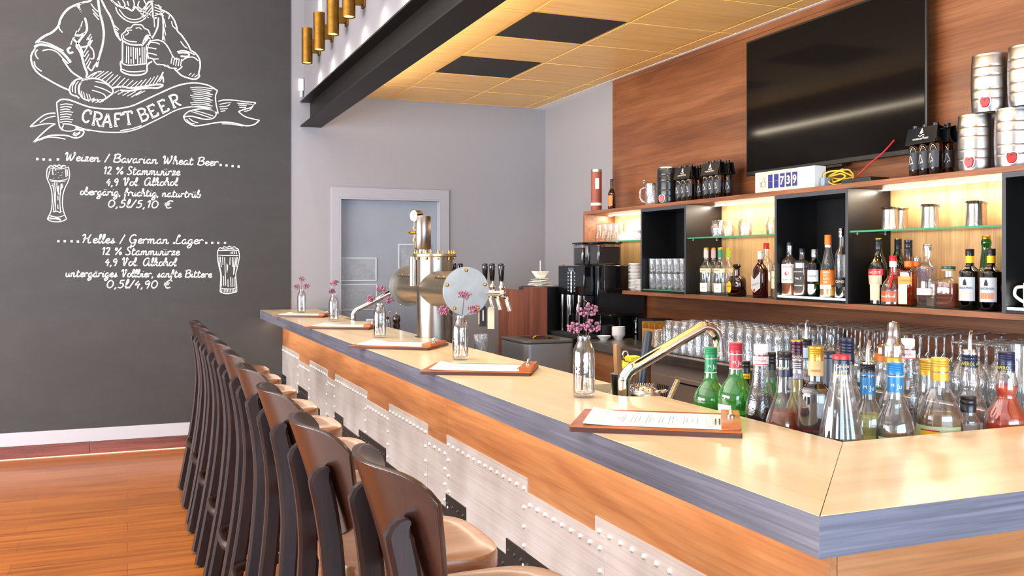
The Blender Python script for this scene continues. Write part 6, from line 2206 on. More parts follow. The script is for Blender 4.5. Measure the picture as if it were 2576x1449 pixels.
# taps on the barkeeper's side
for k, y in enumerate((4.322, 4.448, 4.55, 4.94, 5.05)):
    yy = y - 4.81
    tp = MB().cyl((0.085, yy, 1.326 - Z0), (0.185, yy, 1.326 - Z0), 0.0125, 14).cyl((0.10, yy, 1.326 - Z0), (0.112, yy, 1.326 - Z0), 0.019, 14).ball((0.192, yy, 1.324 - Z0), 0.021, 14, 8)
    tp.tube(spline([(0.19, yy, 1.322 - Z0), (0.212, yy, 1.300 - Z0), (0.224, yy - 0.003, 1.262 - Z0), (0.231, yy - 0.004, 1.238 - Z0)], 5), 0.0115, 12)
    o = tp.build('tap', M['chrome'], bt)
    MB().lathe([(0, 0), (0.013, 0), (0.016, 0.012), (0.012, 0.020), (0.009, 0.028), (0.011, 0.044), (0, 0.044)], 14, (0.188, yy, 1.340 - Z0)).build('collar', M['chrome'], o)
    MB().lathe([(0, 0), (0.010, 0), (0.011, 0.004), (0.0155, 0.070), (0.0155, 0.080), (0.012, 0.086), (0, 0.088)], 16, (0.188, yy, 1.384 - Z0)).build('tap_handle', M['black_gloss'], o)
# paper tags hung on the taps
for (x, y, z, w_, h_, mt, lab) in ((1.737, 4.72, 1.147, 0.026, 0.07, M['cream'], 'cream tag hanging from a tap, leftmost and partly hidden by the vase'), (1.700, 4.585, 1.145, 0.036, 0.105, tint('tag_black', '#1d1b19', 0.6), 'black tag with pale stripe hanging from a tap'),
                                   (1.700, 4.47, 1.140, 0.034, 0.112, M['cream'], 'cream tag hanging from a tap, nearest the spouts')):
    t = thing('paper_tag', lab, 'tag', (x, y, z), -YAW, 'tags hanging from the taps')
    hw = w_ / 2
    MB().prism([(-hw, 0), (hw, 0), (hw, h_ - 0.01), (hw - 0.008, h_), (-hw + 0.008, h_), (-hw, h_ - 0.01)], 'y', -0.0005, 0.0005).build('card', mt, t)
    MB().tube([(0, 0, h_ - 0.008), (0.002, 0, h_ + 0.03), (0, 0, h_ + 0.06)], 0.0008, 6).build('string', M['cream'], t)
    if 'black' in lab:
        MB().box(-0.003, 0.004, -0.0012, -0.0006, 0.03, h_ - 0.02).build('stripe', WH, t)
# glass between vase and tower
t = thing('glass_jar', 'thick glass tumbler behind the second vase', 'glass', (1.62, 4.40, 0.9303))
MB().lathe([(0, 0.004), (0.03, 0), (0.034, 0.004), (0.036, 0.19), (0.032, 0.19), (0.030, 0.02), (0, 0.02)], 24).build('glass_body', M['glass_cut'], t)

# ------------------------------------------------------------------ taps over the sinks
def faucet(x, y, lab):
    t = thing('sink_faucet', lab, 'faucet', (x, y, 0.9303), 0, 'chrome sink faucets behind the bar')
    zz = lambda z: z - 0.9303
    pts = [(0, 0, 0.0), (0, 0, zz(1.10)), (0.004, 0, zz(1.128)), (0.025, 0, zz(1.150)), (0.06, 0, zz(1.166)), (0.26, 0, zz(1.262)), (0.295, 0, zz(1.272)), (0.325, 0, zz(1.260)), (0.340, 0, zz(1.235)), (0.344, 0, zz(1.185))]
    P = [Vector(p) for p in pts]
    MB().tube(spline(pts, 6), 0.0185, 18).build('spout', M['chrome'], t)
    MB().lathe([(0, 0), (0.032, 0), (0.032, 0.012), (0.02, 0.02), (0, 0.02)], 24).build('base_ring', M['chrome'], t)
    MB().cyl((0.344, 0, zz(1.178)), (0.344, 0, zz(1.192)), 0.0215, 18).build('aerator', M['chrome'], t)
    MB().tube([(0.0, 0.018, zz(1.0)), (0.0, 0.05, zz(1.01)), (0.0, 0.09, zz(1.03))], [0.009, 0.008, 0.006], 10).build('lever', M['chrome'], t)


faucet(1.409, 2.56, 'chrome faucet nearest the camera, beside the nearest vase')
faucet(1.433, 6.42, 'chrome faucet far along the bar, left of the beer tower')

# ------------------------------------------------------------------ barkeeper's tools by the near sink
Zk = 0.9303
t = thing('shaker_tin', 'steel shaker tin holding bar tools', 'shaker', (1.622, 2.95, Zk))
MB().lathe([(0, 0.003), (0.032, 0), (0.034, 0.004), (0.0455, 0.152), (0.0465, 0.155), (0.0445, 0.155), (0.033, 0.006), (0, 0.006)], 28).build('tin', M['steel_z'], t)
t = thing('bar_knife', 'knife with a light wooden handle standing in the shaker tin', 'knife', (1.610, 2.945, Zk + 0.012))
MB().tube([(0.0, 0, 0.0), (-0.010, 0.0, 0.13)], 1.0, 8, flat=(0.010, 0.001)).build('blade', M['chrome'], t)
MB().tube(spline([(-0.010, 0, 0.13), (-0.014, 0, 0.18), (-0.016, 0, 0.235), (-0.014, 0, 0.245)], 4), 1.0, 12, flat=(0.013, 0.009)).build('handle', wood('knife_handle', '#8d6440', '#a97c54', '#c09468', axis=2, scale=3), t)
t = thing('bottle_opener', 'steel opener with a ring handle standing in the shaker tin', 'opener', (1.636, 2.965, Zk + 0.012))
MB().tube([(0, 0, 0), (0.002, 0, 0.16)], 1.0, 8, flat=(0.008, 0.0015)).build('shaft', M['chrome'], t)
MB().tube([(0.002, 0.020 * math.cos(a), 0.178 + 0.020 * math.sin(a)) for a in [2 * math.pi * k / 18 for k in range(18)]], 0.003, 8, closed=True).build('ring', M['chrome'], t)
MB().tube([(0.002 + 0.011 * math.cos(a), 0, 0.208 + 0.013 * math.sin(a)) for a in [2 * math.pi * k / 16 for k in range(16)]], 0.0025, 8, closed=True).build('hook', M['chrome'], t)
t = thing('lemon_squeezer', 'bright yellow lemon squeezer standing in the shaker tin', 'squeezer', (1.634, 2.945, Zk + 0.185))
yl = plain('squeezer_yellow', '#ecd60f', 0.3)
MB().lathe([(0, -0.030), (0.020, -0.024), (0.029, -0.008), (0.031, 0.004), (0.028, 0.006), (0.026, -0.006), (0, -0.02)], 24, (0.0, 0, 0.0), M=Matrix.Rotation(R(25), 3, 'Y')).build('cup', yl, t)
MB().tube([(-0.006, 0, -0.03), (-0.020, 0.0, -0.08), (-0.022, 0.0, -0.14)], 1.0, 10, flat=(0.010, 0.006)).build('handle', yl, t)
MB().box(0.0, 0.045, -0.018, 0.018, 0.012, 0.032).build('hinge_block', yl, t, bevel=0.004)
t = thing('muddler', 'dark grey muddler leaning behind the faucet', 'muddler', (1.72, 3.01, Zk))
MB().tube(spline([(0, 0, 0.0), (0.022, 0.012, 0.14), (0.040, 0.022, 0.22), (0.055, 0.030, 0.285), (0.0575, 0.031, 0.296)], 5), [0.020, 0.019, 0.0185, 0.018, 0.0175, 0.0172, 0.017, 0.0168, 0.0165, 0.0165, 0.0165, 0.0165, 0.0165, 0.016, 0.016, 0.0155, 0.015, 0.014, 0.012, 0.009, 0.005], 14).build('rod', plain('muddler_grey', '#2c3440', 0.35), t)
t = thing('strainer_pot', 'steel cup holding a perforated strainer with a coil spring', 'bar cup', (1.60, 2.762, Zk))
MB().lathe([(0, 0.002), (0.042, 0), (0.044, 0.004), (0.048, 0.108), (0.046, 0.108), (0.042, 0.006), (0, 0.006)], 28).build('cup', M['steel_z'], t)
t = thing('cocktail_strainer', 'perforated cocktail strainer with coil spring lying on the steel cup', 'strainer', (1.60, 2.762, Zk + 0.1085))
MB().lathe([(0.049, 0.0), (0.048, 0.006), (0.040, 0.018), (0.020, 0.027), (0, 0.029)], 30).build('perforated_disc', M['steel'], t)
m = MB()
for r_, n_ in ((0.018, 7), (0.030, 11), (0.040, 14)):
    for k in range(n_):
        a = 2 * math.pi * k / n_
        z = 0.0285 - 0.012 * (r_ / 0.04) ** 2.4
        m.ball((r_ * math.cos(a), r_ * math.sin(a), z), 0.0024, 6, 4)
m.build('hole', M['black_matte'], t)
co = []
for k in range(160):
    a = 2 * math.pi * k / 8
    b_ = R(20) + R(190) * k / 160
    rr_ = 0.046 + 0.008 * math.cos(a)
    co.append((rr_ * math.cos(b_), rr_ * math.sin(b_), 0.020 + 0.010 * math.sin(a)))
MB().tube(co, 0.0011, 5).build('coil_spring', M['chrome'], t)
t = thing('bar_spoon', 'steel spoon lying across the strainer cup', 'spoon', (1.655, 2.74, Zk + 0.118))
MB().lathe([(0, -0.006), (0.012, -0.004), (0.019, 0.003), (0.018, 0.004), (0, -0.003)], 18, ax=0.7).tube([(-0.015, 0, 0), (-0.06, 0.01, 0.012)], 0.0028, 6).build('bowl', M['chrome'], t)
t = thing('steel_tube', 'slanting steel tube beside the strainer cup', 'steel tube', (1.68, 2.77, Zk))
MB().cyl((0, 0, 0.05), (0.085, 0.055, 0.137), 0.0105, 14).cyl((0, 0, 0), (0, 0, 0.055), 0.0105, 14).build('tube', M['chrome'], t)

# things behind the far part of the bar
t = thing('pepper_mill', 'dark wooden pepper mill behind the bar, left of the tower', 'pepper mill', (1.62, 5.985, Zk))
MB().lathe([(0, 0), (0.026, 0), (0.027, 0.02), (0.019, 0.06), (0.017, 0.10), (0.023, 0.135), (0.023, 0.14), (0.019, 0.142), (0.019, 0.15), (0.025, 0.165), (0.026, 0.18), (0.020, 0.20), (0.006, 0.206), (0, 0.206)], 22).build('body', plain('mill_wood', '#2a1a12', 0.2, coat=0.3), t)
MB().ball((0, 0, 0.212), 0.007, 10, 6).build('knob', M['chrome'], t)
t = thing('oil_cruet', 'small glass cruet with steel frame beside the pepper mill', 'cruet', (1.60, 6.15, Zk))
MB().lathe([(0, 0.002), (0.018, 0), (0.019, 0.004), (0.018, 0.13), (0.008, 0.15), (0.008, 0.165)], 18).build('glass_body', M['glass'], t)
MB().tube(spline([(0.024, 0, 0.0), (0.024, 0, 0.18), (0.018, 0, 0.215), (0.012, 0, 0.18), (0.012, 0, 0.0)], 5), 0.003, 8).build('wire_frame', M['chrome'], t)
MB().lathe([(0, 0.165), (0.010, 0.165), (0.011, 0.18), (0, 0.182)], 14).build('stopper', DCP, t)
t = thing('white_holder', 'small white plastic holder behind the bar edge', 'holder', (1.60, 6.62, Zk))
MB().box(-0.02, 0.02, -0.015, 0.015, 0.0, 0.12).box(-0.028, 0.028, -0.02, 0.02, 0.12, 0.14).build('body', M['china'], t, bevel=0.003)
# ------------------------------------------------------------------ bottles on the work shelf behind the bar top
Zk = 0.9303


def rel(*zs):
    return [z - Zk for z in zs]


# flask-shaped wine-style bottles with coloured capsules
for (x, y, zt, c1, c2, lab) in ((1.530, 2.273, 1.239, GRN, GRN, 'round green bottle with green capsule'), (1.530, 2.154, 1.262, tint('capsule_red', '#a51f2d', 0.35), tint('capsule_red2', '#a8323f', 0.35), 'round green bottle with red capsule')):
    h = zt - Zk
    prof = smooth_prof([(0, 0.002), (0.036, 0.0), (0.040, 0.01), (0.046, 0.10), (0.048, h - 0.155), (0.045, h - 0.133), (0.034, h - 0.113), (0.0225, h - 0.098), (0.0180, h - 0.082), (0.0162, h - 0.060), (0.0160, h - 0.02)], 3)
    bottle('wine_bottle', lab, (x, y, Zk), prof, GREEN, liquid=(h - 0.19, LQ['lime']), caps=((h - 0.028, h, 0.0182, c1, 3),), bands=((h - 0.0695, h - 0.0325, c2, 3.1, 'capsule'), (h - 0.0325, h - 0.0305, WH, 3.1, 'capsule_ring'), (h - 0.0715, h - 0.0695, WH, 3.1, 'capsule_ring'), (h - 0.24, h - 0.165, WH, 0.55, 'label', -0.45)),
           text=(('M', h - 0.056, 0.011, WH, 0.12), ('Ju', h - 0.060, 0.018, WH, 0.98, 0.012)), group='round green bottles')


def syrup(x, y, zt, lab, liq, grp='frosted syrup bottles with white caps'):
    h = zt - Zk
    prof = smooth_prof([(0, 0.002), (0.034, 0.0), (0.038, 0.008), (0.040, 0.06), (0.0405, h - 0.20), (0.039, h - 0.160), (0.032, h - 0.130), (0.0245, h - 0.105), (0.0215, h - 0.080), (0.0195, h - 0.052), (0.0185, h - 0.02)], 3)
    t = bottle('syrup_bottle', lab, (x, y, Zk), prof, FROST, liquid=liq, caps=((h - 0.026, h, 0.0182, WH, 0), (h - 0.0535, h - 0.030, 0.0200, WH, 0, 'cap_skirt'), (h - 0.030, h - 0.026, 0.0188, REDL, 0, 'red_ring')),
               text=(('MONIN', h - 0.045, 0.0105, REDL, 0.2, 0.029, 0.0193), ('Le Sirop', h - 0.035, 0.0055, REDL, 0.25, 0.019, 0.0193)), group=grp)
    MB().lathe([(0.0202, h - 0.0525), (0.0203, h - 0.050)], 24).build('red_line', REDL, t)


syrup(1.53, 2.044, 1.266, 'frosted syrup bottle with white cap and dark red syrup', (0.205, LQ['black']))
syrup(1.964, 1.98, 1.272, 'frosted syrup bottle with white cap, nearly empty', (0.05, LQ['clear']))
# brandy
h = 1.256 - Zk
bottle('brandy_bottle', 'clear brandy bottle with dark blue cap and slanted lettering', (1.53, 1.947, Zk), smooth_prof([(0, .002), (.042, 0), (.047, .01), (.049, .10), (.0485, h - .185), (.044, h - .165), (.032, h - .130), (.0225, h - .105), (.0195, h - .075), (.0190, h - .02)], 3), CLEAR, liquid=(h - 0.148, LQ['amber']),
       caps=((h - 0.051, h, 0.0188, DCP, 3),), bands=((h - 0.062, h - 0.042, DBL, 3.1, 'neck_band'),), text=(('OSBORNE', h - 0.044, 0.009, CR, 0.1, 0.03, 0.0192),))
# herbal bitter
h = 1.278 - Zk
t = bottle('bitter_bottle', 'dark bitter bottle with gold cap and red lettering', (1.535, 1.837, Zk), body_prof(.0415, .0178, h - .118, h - .082, h - .02, 1.3), CLEAR, liquid=(h - .072, LQ['black']),
           caps=((h - .033, h, .0182, GOLD, 4), (h - .070, h - .033, .0181, tint('neck_label_tan', '#b99a62', 0.5), 0, 'neck_label')), bands=((0.05, h - .195, BK, 1.1, 'label'), (h - .20, h - .195, REDL, 1.1, 'label_stripe')),
           text=(('AVERNA', h - .060, .008, REDL, 0.35, .024, .0185), ('AMARO', h - .212, .007, WH, 0.0, .022), ('AVERNA', h - .228, .013, REDL, 0.0, .046), ('SICILIANO', h - .238, .006, WH, 0.0, .026)))
m = MB()
for k in range(9):
    z = h - .250 - .0075 * k
    if z > 0.055:
        m.patch(.0419, z, z + .0035, TOCAM(1.535, 1.837) - 0.35, 0.62, n=8)
m.build('label_print', WH, t, smooth=False)
# ribbed cachaca bottle
h = 1.268 - Zk
bottle('cane_spirit_bottle', 'tall ribbed clear bottle with red and blue cap at the corner', (1.517, 1.730, Zk), smooth_prof([(0, .002), (.045, 0), (.049, .01), (.051, .09), (.0485, h - .19), (.041, h - .145), (.031, h - .098), (.0235, h - .062), (.0200, h - .040), (.0195, h - .02)], 3), CLEAR, liquid=(0.10, LQ['gold']),
       caps=((h - .010, h, .0190, REDL, 0, 'cap_top'), (h - .042, h - .010, .0197, DBL, 0), (h - .046, h - .042, .0203, GOLD, 0, 'gold_ring')), text=(('Canario', h - .028, .011, CR, 0.55, .030, .0200), ('Cachaça', h - .037, .007, CR, 0.62, .018, .0200)),
       twist=lambda a, z: 1 + 0.02 * math.cos(16 * a), n=96)
# grappa-like flasks with blue capsules
h = 1.235 - Zk
P7 = smooth_prof([(0, .002), (.036, 0), (.040, .01), (.0415, .09), (.041, h - .165), (.037, h - .135), (.027, h - .110), (.0195, h - .095), (.0172, h - .080), (.0170, h - .02)], 3)
t = bottle('flask_bottle', 'blue-capsuled bottle of yellowish spirit with a pour spout', (1.688, 1.83, Zk), P7, CLEAR, liquid=(h - .127, LQ['lime']), caps=((h - .024, h - .004, .0178, DCP, 3, 'pourer_cork'), (h - .006, h, .0165, M['chrome'], 0, 'pourer_collar'), (h - .031, h - .026, .0185, TEAL, 0, 'torn_ring')),
           bands=((h - .078, h - .037, TEAL, 3.1, 'capsule'), (h - .26, h - .175, tint('label_straw', '#b9a552', 0.5), 0.8, 'label')), text=(('M', h - .064, .011, WH, 0.0), ('Ju', h - .068, .016, WH, 0.85, .012)), spout=(h - .002, h + .052), group='flasks with blue capsules')
h = 1.243 - Zk
P8 = smooth_prof([(0, .002), (.038, 0), (.043, .01), (.0445, .09), (.044, h - .165), (.040, h - .138), (.030, h - .112), (.0205, h - .092), (.0172, h - .076), (.0170, h - .02)], 3)
bottle('flask_bottle', 'blue-capsuled clear bottle with its screw cap on', (1.683, 1.735, Zk), P8, CLEAR, liquid=(h - .155, LQ['clear']), caps=((h - .028, h, .0190, TEAL, 3),), bands=((h - .069, h - .033, TEAL, 3.1, 'capsule'), (h - .033, h - .031, WH, 3.1, 'capsule_ring'), (h - .24, h - .172, tint('label_pale_teal', '#8fb0a8', 0.5), 0.9, 'label', .3)),
       text=(('M', h - .056, .011, WH, 0.0), ('Ju', h - .060, .016, WH, 0.85, .012)), group='flasks with blue capsules')
# yellow capped liqueur
h = 1.248 - Zk
P9 = smooth_prof([(0, .002), (.047, 0), (.051, .01), (.0525, .08), (.052, h - .148), (.048, h - .128), (.037, h - .100), (.026, h - .080), (.0212, h - .066), (.0205, h - .02)], 3)
CY = tint('cap_straw', '#c99b35', 0.35, metal=0.35)
bottle('liqueur_bottle', 'broad bottle of brown liqueur with a yellow cap', (1.827, 1.74, Zk), P9, CLEAR, liquid=(h - .128, LQ['brown']), caps=((h - .032, h, .0208, CY, 3), (h - .054, h - .033, .0212, CY, 0, 'neck_band')), bands=((h - .235, h - .160, tint('label_sage', '#a9b083', 0.5), 1.4, 'label'), (h - .235, h - .172, YEL, 0.45, 'badge', -.1), (h - .172, h - .169, REDL, 0.45, 'badge_edge', -.1)))
h = 1.23 - Zk
bottle('liqueur_bottle', 'clear bottle with pale yellow cap behind the broad brown one', (1.912, 1.862, Zk), body_prof(.034, .0165, h - .135, h - .07, h - .02), CLEAR, liquid=(.1, LQ['clear']), caps=((h - .040, h, .0185, CY, 4),))
# small black capped bottle
h = 1.153 - Zk
bottle('bitters_bottle', 'small clear bottle with black screw cap', (1.909, 1.73, Zk), body_prof(.0255, .017, h - .062, h - .045, h - .02), CLEAR, liquid=(.09, LQ['clear']), caps=((h - .039, h, .0185, DCP, 2),))
# orange aperitif bottles
APC = tint('cap_navy', '#141a3a', 0.3)
h = 1.248 - Zk
bottle('aperitif_bottle', 'empty clear aperitif bottle with pour spout and navy neck band', (2.070, 1.87, Zk), smooth_prof([(0, .002), (.038, 0), (.041, .01), (.042, .09), (.041, h - .155), (.034, h - .130), (.0225, h - .105), (.0235, h - .085), (.0210, h - .060), (.0188, h - .045), (.0185, h - .01)], 3), CLEAR,
       caps=((h - .012, h, .0195, M['chrome'], 1, 'pourer_collar'), (h - .046, h - .013, .0193, APC, 2, 'neck_sleeve')), text=(('APEROL', h - .040, .011, TYEL, 0.05, .033, .0196), ('1919', h - .046, .004, TYEL, 0.05, .01, .0196), ('APEROL', h - .040, .011, TYEL, 1.95, .033, .0196)), spout=(h, h + .050), group='aperitif bottles with navy caps')
h = 1.255 - Zk
bottle('aperitif_bottle', 'bright red-orange aperitif bottle with navy cap at the right', (2.049, 1.74, Zk), smooth_prof([(0, .002), (.048, 0), (.053, .01), (.054, .08), (.053, h - .178), (.046, h - .155), (.030, h - .128), (.0235, h - .112), (.0265, h - .095), (.0240, h - .070), (.0200, h - .05), (.0190, h - .02)], 3), CLEAR, liquid=(h - .083, LQ['orange']),
       caps=((h - .030, h, .0195, APC, 3), (h - .051, h - .030, .0198, APC, 0, 'neck_sleeve')), text=(('APEROL', h - .043, .011, TYEL, 0.05, .033, .0201), ('1919', h - .049, .004, TYEL, 0.05, .01, .0201)), group='aperitif bottles with navy caps')
# second row
h = 1.186 - Zk
bottle('liqueur_bottle', 'small dark bottle with yellow neck band behind the red capsule', (1.705, 2.352, Zk), body_prof(.030, .0135, h - .13, h - .075, h - .02), DARK, caps=((h - .036, h, .0150, DCP, 2), (h - .052, h - .036, .0142, YEL, 0, 'neck_band')), text=(('1936', h - .049, .010, INK, 0.4, .020, .0145),))
h = 1.23 - Zk
bottle('liqueur_bottle', 'green bottle with black cap behind the frosted dark syrup', (1.660, 2.175, Zk), body_prof(.036, .0145, h - .155, h - .07, h - .02, 1.1), GREEN, caps=((h - .050, h, .0160, DCP, 3), (h - .070, h - .052, .0152, tint('neck_label_grey', '#5d5b55', 0.5), 0, 'neck_label')))
h = 1.221 - Zk
bottle('liqueur_bottle', 'bottle of yellow liqueur with silver cap', (1.662, 2.063, Zk), body_prof(.034, .0145, h - .15, h - .075, h - .02), CLEAR, liquid=(h - .055, LQ['yellow']), caps=((h - .038, h, .0162, SIL, 4), (h - .053, h - .038, .0158, tint('neck_label_silver', '#9a9ca3', 0.4), 0, 'neck_label')), text=(('BOLS', h - .049, .009, WH, 0.2, .018, .0161),))
h = 1.254 - Zk
bottle('liqueur_bottle', 'purple-capped bottle with tall purple neck', (1.800, 2.237, Zk), body_prof(.036, .0172, h - .15, h - .10, h - .01), gl('purple_glass', (.25, .05, .12)), caps=((h - .004, h, .0176, GOLD, 0, 'cap_top'), (h - .052, h - .004, .0180, tint('cap_purple', '#431428', 0.25), 3), (h - .095, h - .052, .0178, tint('neck_purple', '#3a1022', 0.3), 0, 'neck_sleeve')), text=(('PASSOÃ', h - .052, .011, WH, 0.45, .03, .0181),))
h = 1.246 - Zk
bottle('rum_bottle', 'bottle with pale neck label and a tall steel pour spout', (1.919, 2.34, Zk), body_prof(.036, .0150, h - .14, h - .085, h - .01), CLEAR, liquid=(.1, LQ['clear']), caps=((h - .004, h, .0190, DCP, 0, 'pourer_flange'), (h - .026, h - .004, .0165, DCP, 3, 'pourer_cork'), (h - .058, h - .026, .0164, tint('neck_label_blue', '#9fb0c4', 0.5), 0, 'neck_label'), (h - .066, h - .058, .0166, DBL, 0, 'neck_stripe')), text=(('E RON', h - .0655, .006, WH, 0.2, .018, .0168),), spout=(h, h + .056))
h = 1.281 - Zk
bottle('liqueur_bottle', 'clear bottle with tall ribbed dark blue cap', (1.750, 1.972, Zk), body_prof(.036, .0160, h - .16, h - .105, h - .02), CLEAR, liquid=(.12, LQ['clear']), caps=((h - .056, h, .0182, DBL, 4), (h - .068, h - .056, .0184, DCP, 0, 'neck_band')), text=(('RAMAZZOTTI', h - .065, .006, WH, 0.2, .03, .0187),))
h = 1.258 - Zk
bottle('liqueur_bottle', 'dark grey bottle with black cap behind the ribbed corner bottle', (1.622, 1.893, Zk), body_prof(.034, .0165, h - .15, h - .10, h - .02), DARK, caps=((h - .015, h, .0180, DCP, 1), (h - .085, h - .016, .0176, tint('sleeve_grey', '#2e3035', 0.4), 0, 'neck_sleeve')))
# plastic-hooded and coloured caps farther back
h = 1.224 - Zk
t = bottle('liqueur_bottle', 'straw-capped bottle under a tall milky pourer hood', (1.798, 1.860, Zk), body_prof(.036, .0180, h - .11, h - .05, h - .005), CLEAR, liquid=(.12, LQ['gold']), caps=((h - .004, h + .022, .0200, CY, 1),))
hood = gl('milky_plastic', (.72, .66, .58), edge=.5, base=.30, rough=.15)
MB().lathe([(.0275, h + .018), (.0265, h + .045), (.0195, h + .052), (.0165, h + .075), (.0145, h + .097), (.010, h + .104), (0, h + .106)], 24).build('pourer_hood', hood, t)
h = 1.248 - Zk
t = bottle('syrup_bottle', 'clear bottle with an orange plastic pourer top', (1.990, 2.092, Zk), body_prof(.038, .0220, h - .12, h - .06, h - .04), CLEAR, liquid=(.12, LQ['clear']), caps=((h - .048, h - .026, .0270, tint('cap_orange_brown', '#b8661a', 0.35), 1),))
MB().lathe([(.0265, h - .026), (.0255, h - .010), (.015, h), (0, h + .002)], 20).build('orange_dome', gl('orange_plastic', (.9, .45, .1), edge=.4, base=.2), t)
h = 1.242 - Zk
bottle('syrup_bottle', 'clear bottle with a dark red cap in the second row', (1.905, 2.150, Zk), body_prof(.034, .016, h - .13, h - .075, h - .03), CLEAR, liquid=(.12, LQ['clear']), caps=((h - .046, h, .0190, REDL, 0),))
t = thing('water_carafe', 'tall clear carafe cut by the right edge', 'carafe', (2.416, 2.0, Zk))
MB().lathe([(0, .003), (.038, 0), (.041, .005), (.041, .20), (.036, .25), (.034, .30), (.036, .308)], 26).lathe([(.034, .307), (.032, .25), (.038, .20), (.038, .012), (0, .012)], 26).build('glass_body', M['glass'], t)
# ------------------------------------------------------------------ rows of glasses on the back counter
ZC2 = 0.9303
rg = random.Random(11)
mat_ = tag(MB().box(3.0, 3.475, 2.05, 5.32, 0.9302, 0.9345).build('drip_mat', plain('drip_mat', '#161618', 0.8, bump=0.8, scale=200)), 'black rubber drip mat under the rows of glasses', 'drip mat')
ZM = 0.9348
long0 = thing('long_drink_glass', 'x', 'glass', (0, 0, 0), 0, 'tall straight glasses on the drip mat')
MB().lathe([(0.0335, 0), (0.0325, 0.003), (0.0285, 0.150), (0.0275, 0.186), (0.025, 0.190), (0, 0.190)], 20).lathe([(0.0315, 0.003), (0.0270, 0.165), (0.022, 0.174), (0, 0.175)], 16).build('glass_body', M['glass_cut'], long0)
stem0 = thing('wine_glass', 'x', 'glass', (0, 0, 0), 0, 'upside-down stemmed glasses on the drip mat')
MB().lathe([(0.031, 0), (0.036, 0.03), (0.0395, 0.07), (0.037, 0.10), (0.024, 0.128), (0.008, 0.142), (0.0042, 0.152), (0.0038, 0.215), (0.006, 0.232), (0.022, 0.240), (0.036, 0.244), (0.036, 0.246), (0, 0.248)], 24).build('glass_body', M['glass'], stem0)
tul0 = thing('beer_tulip', 'x', 'glass', (0, 0, 0), 0, 'cut stemmed glasses at the right end of the drip mat')
MB().lathe([(0.034, 0), (0.039, 0.05), (0.036, 0.095), (0.020, 0.128), (0.0075, 0.145), (0.006, 0.160), (0.0055, 0.20), (0.010, 0.216), (0.036, 0.226), (0.036, 0.229), (0, 0.231)], 24).build('glass_body', M['glass_cut'], tul0)


def fill(src, xs, y0, y1, dy, lab, jit=0.004):
    first = True
    for i, x in enumerate(xs):
        y = y0 + (dy / 2 if i % 2 else 0)
        while y <= y1:
            o = src if first else copy_tree(src)
            first = False
            o.location = (x + rg.uniform(-jit, jit), y + rg.uniform(-jit, jit), ZM)
            o['label'] = lab
            y += dy


fill(long0, [3.045, 3.127, 3.209, 3.291, 3.373, 3.442], 3.92, 4.98, 0.0795, 'tall straight glass among the rows behind the faucet')
fill(stem0, [3.050, 3.140, 3.230, 3.320, 3.410], 2.92, 3.86, 0.0865, 'upside-down stemmed glass among the rows under the shelf', 0.003)
fill(tul0, [3.055, 3.148, 3.241, 3.334, 3.424], 2.20, 2.86, 0.0865, 'cut stemmed glass among the rows at the right end', 0.003)
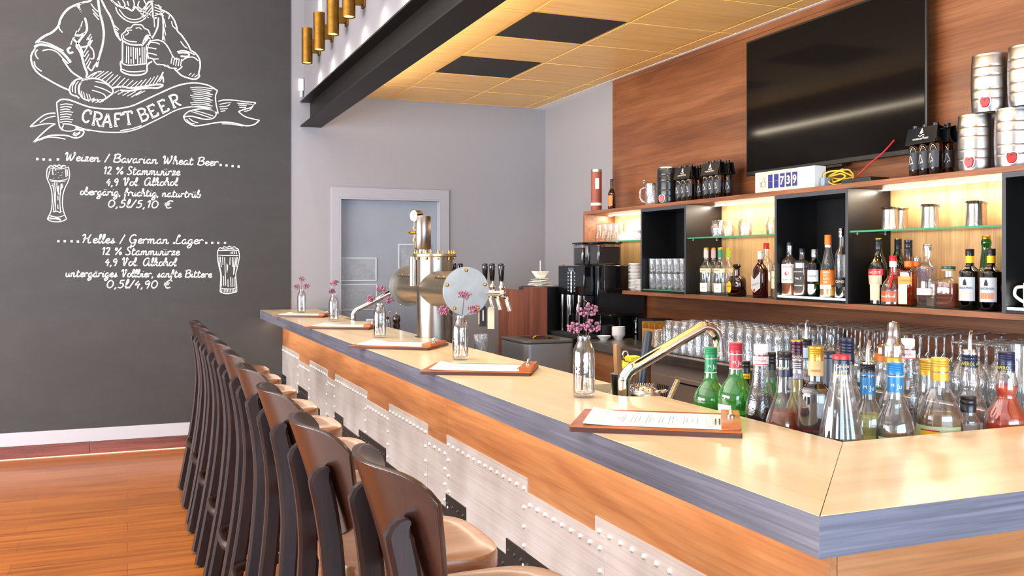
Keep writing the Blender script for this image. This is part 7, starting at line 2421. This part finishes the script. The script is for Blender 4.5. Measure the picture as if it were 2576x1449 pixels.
# shorter glasses and the tea box at the left end
sg0 = thing('water_glass', 'x', 'glass', (0, 0, 0), 0, 'short glasses at the left end of the drip mat')
MB().lathe([(0.033, 0), (0.032, 0.003), (0.026, 0.105), (0.023, 0.112), (0, 0.112)], 20).lathe([(0.031, 0.003), (0.0245, 0.095), (0, 0.098)], 16).build('glass_body', M['glass_cut'], sg0)
for k, (x, y) in enumerate(((3.13, 5.245), (3.22, 5.245), (3.13, 5.165))):
    o = sg0 if k == 0 else copy_tree(sg0)
    o.location = (x, y, ZM)
    o['label'] = ('short upside-down glass in front of the tea box, left one', 'short upside-down glass behind the left one, by the tea box', 'short upside-down glass beside the tall glasses')[k]
mug0 = thing('handled_glass', 'x', 'glass', (0, 0, 0), 0, 'handled glasses beside the short ones')
MB().lathe([(0.038, 0), (0.037, 0.004), (0.034, 0.13), (0.030, 0.145), (0, 0.145)], 22).lathe([(0.035, 0.004), (0.032, 0.12), (0, 0.125)], 18).build('glass_body', M['glass_cut'], mug0)
MB().tube(spline([(-0.024, 0.028, 0.12), (-0.05, 0.052, 0.115), (-0.055, 0.056, 0.06), (-0.028, 0.028, 0.02)], 5), 0.006, 10).build('handle', M['glass_cut'], mug0)
for k, (x, y) in enumerate(((3.25, 5.13), (3.33, 5.10), (3.41, 5.09), (3.10, 5.07))):
    o = mug0 if k == 0 else copy_tree(mug0)
    o.location = (x, y, ZM)
    o['label'] = ('handled glass nearest the tea box', 'handled glass second from the tea box', 'handled glass against the wood wall', 'handled glass at the front of the drip mat')[k]
tb = thing('tea_box', 'yellow wooden divided box on the back counter', 'box', (3.30, 5.46, ZC2))
tw = wood('tea_box_wood', '#b5772b', '#cd8f3c', '#dca352', axis=1, scale=2.5, rough=0.45)
m = MB()
q = 0.006
m.box(-0.10, 0.12, 0.094, 0.10, 0.0, 0.148).box(-0.10, -0.094, -0.125, 0.094, 0.0, 0.105).box(0.114, 0.12, -0.125, 0.094, 0, 0.15).box(-0.094, 0.114, -0.125, -0.119, 0, 0.135)
m.box(-0.094, 0.114, -0.119, 0.094, 0, 0.005).box(-0.094, 0.114, 0.02, 0.026, 0.005, 0.140).box(-0.094, 0.114, -0.055, -0.049, 0.005, 0.135)
m.build('box_body', tw, tb)
db = thing('dark_case', 'dark flat case behind the yellow divided box', 'case', (3.36, 5.69, ZC2))
MB().box(-0.06, 0.10, -0.085, 0.10, 0, 0.155).build('case_body', plain('case_dark', '#17181c', 0.4), db, bevel=0.004)
cd = thing('condiment_bottle', 'dark glass bottle with dark contents beside the bowl stack', 'bottle', (3.33, 5.86, ZC2))
MB().lathe([(0, .002), (.026, 0), (.028, .01), (.026, .07), (.018, .10), (.022, .125), (.016, .14), (0, .142)], 18, cross=3).build('glass_body', DARK, cd)
MB().lathe([(0, .142), (.010, .142), (.010, .155), (0, .156)], 12).build('cap', DCP, cd)
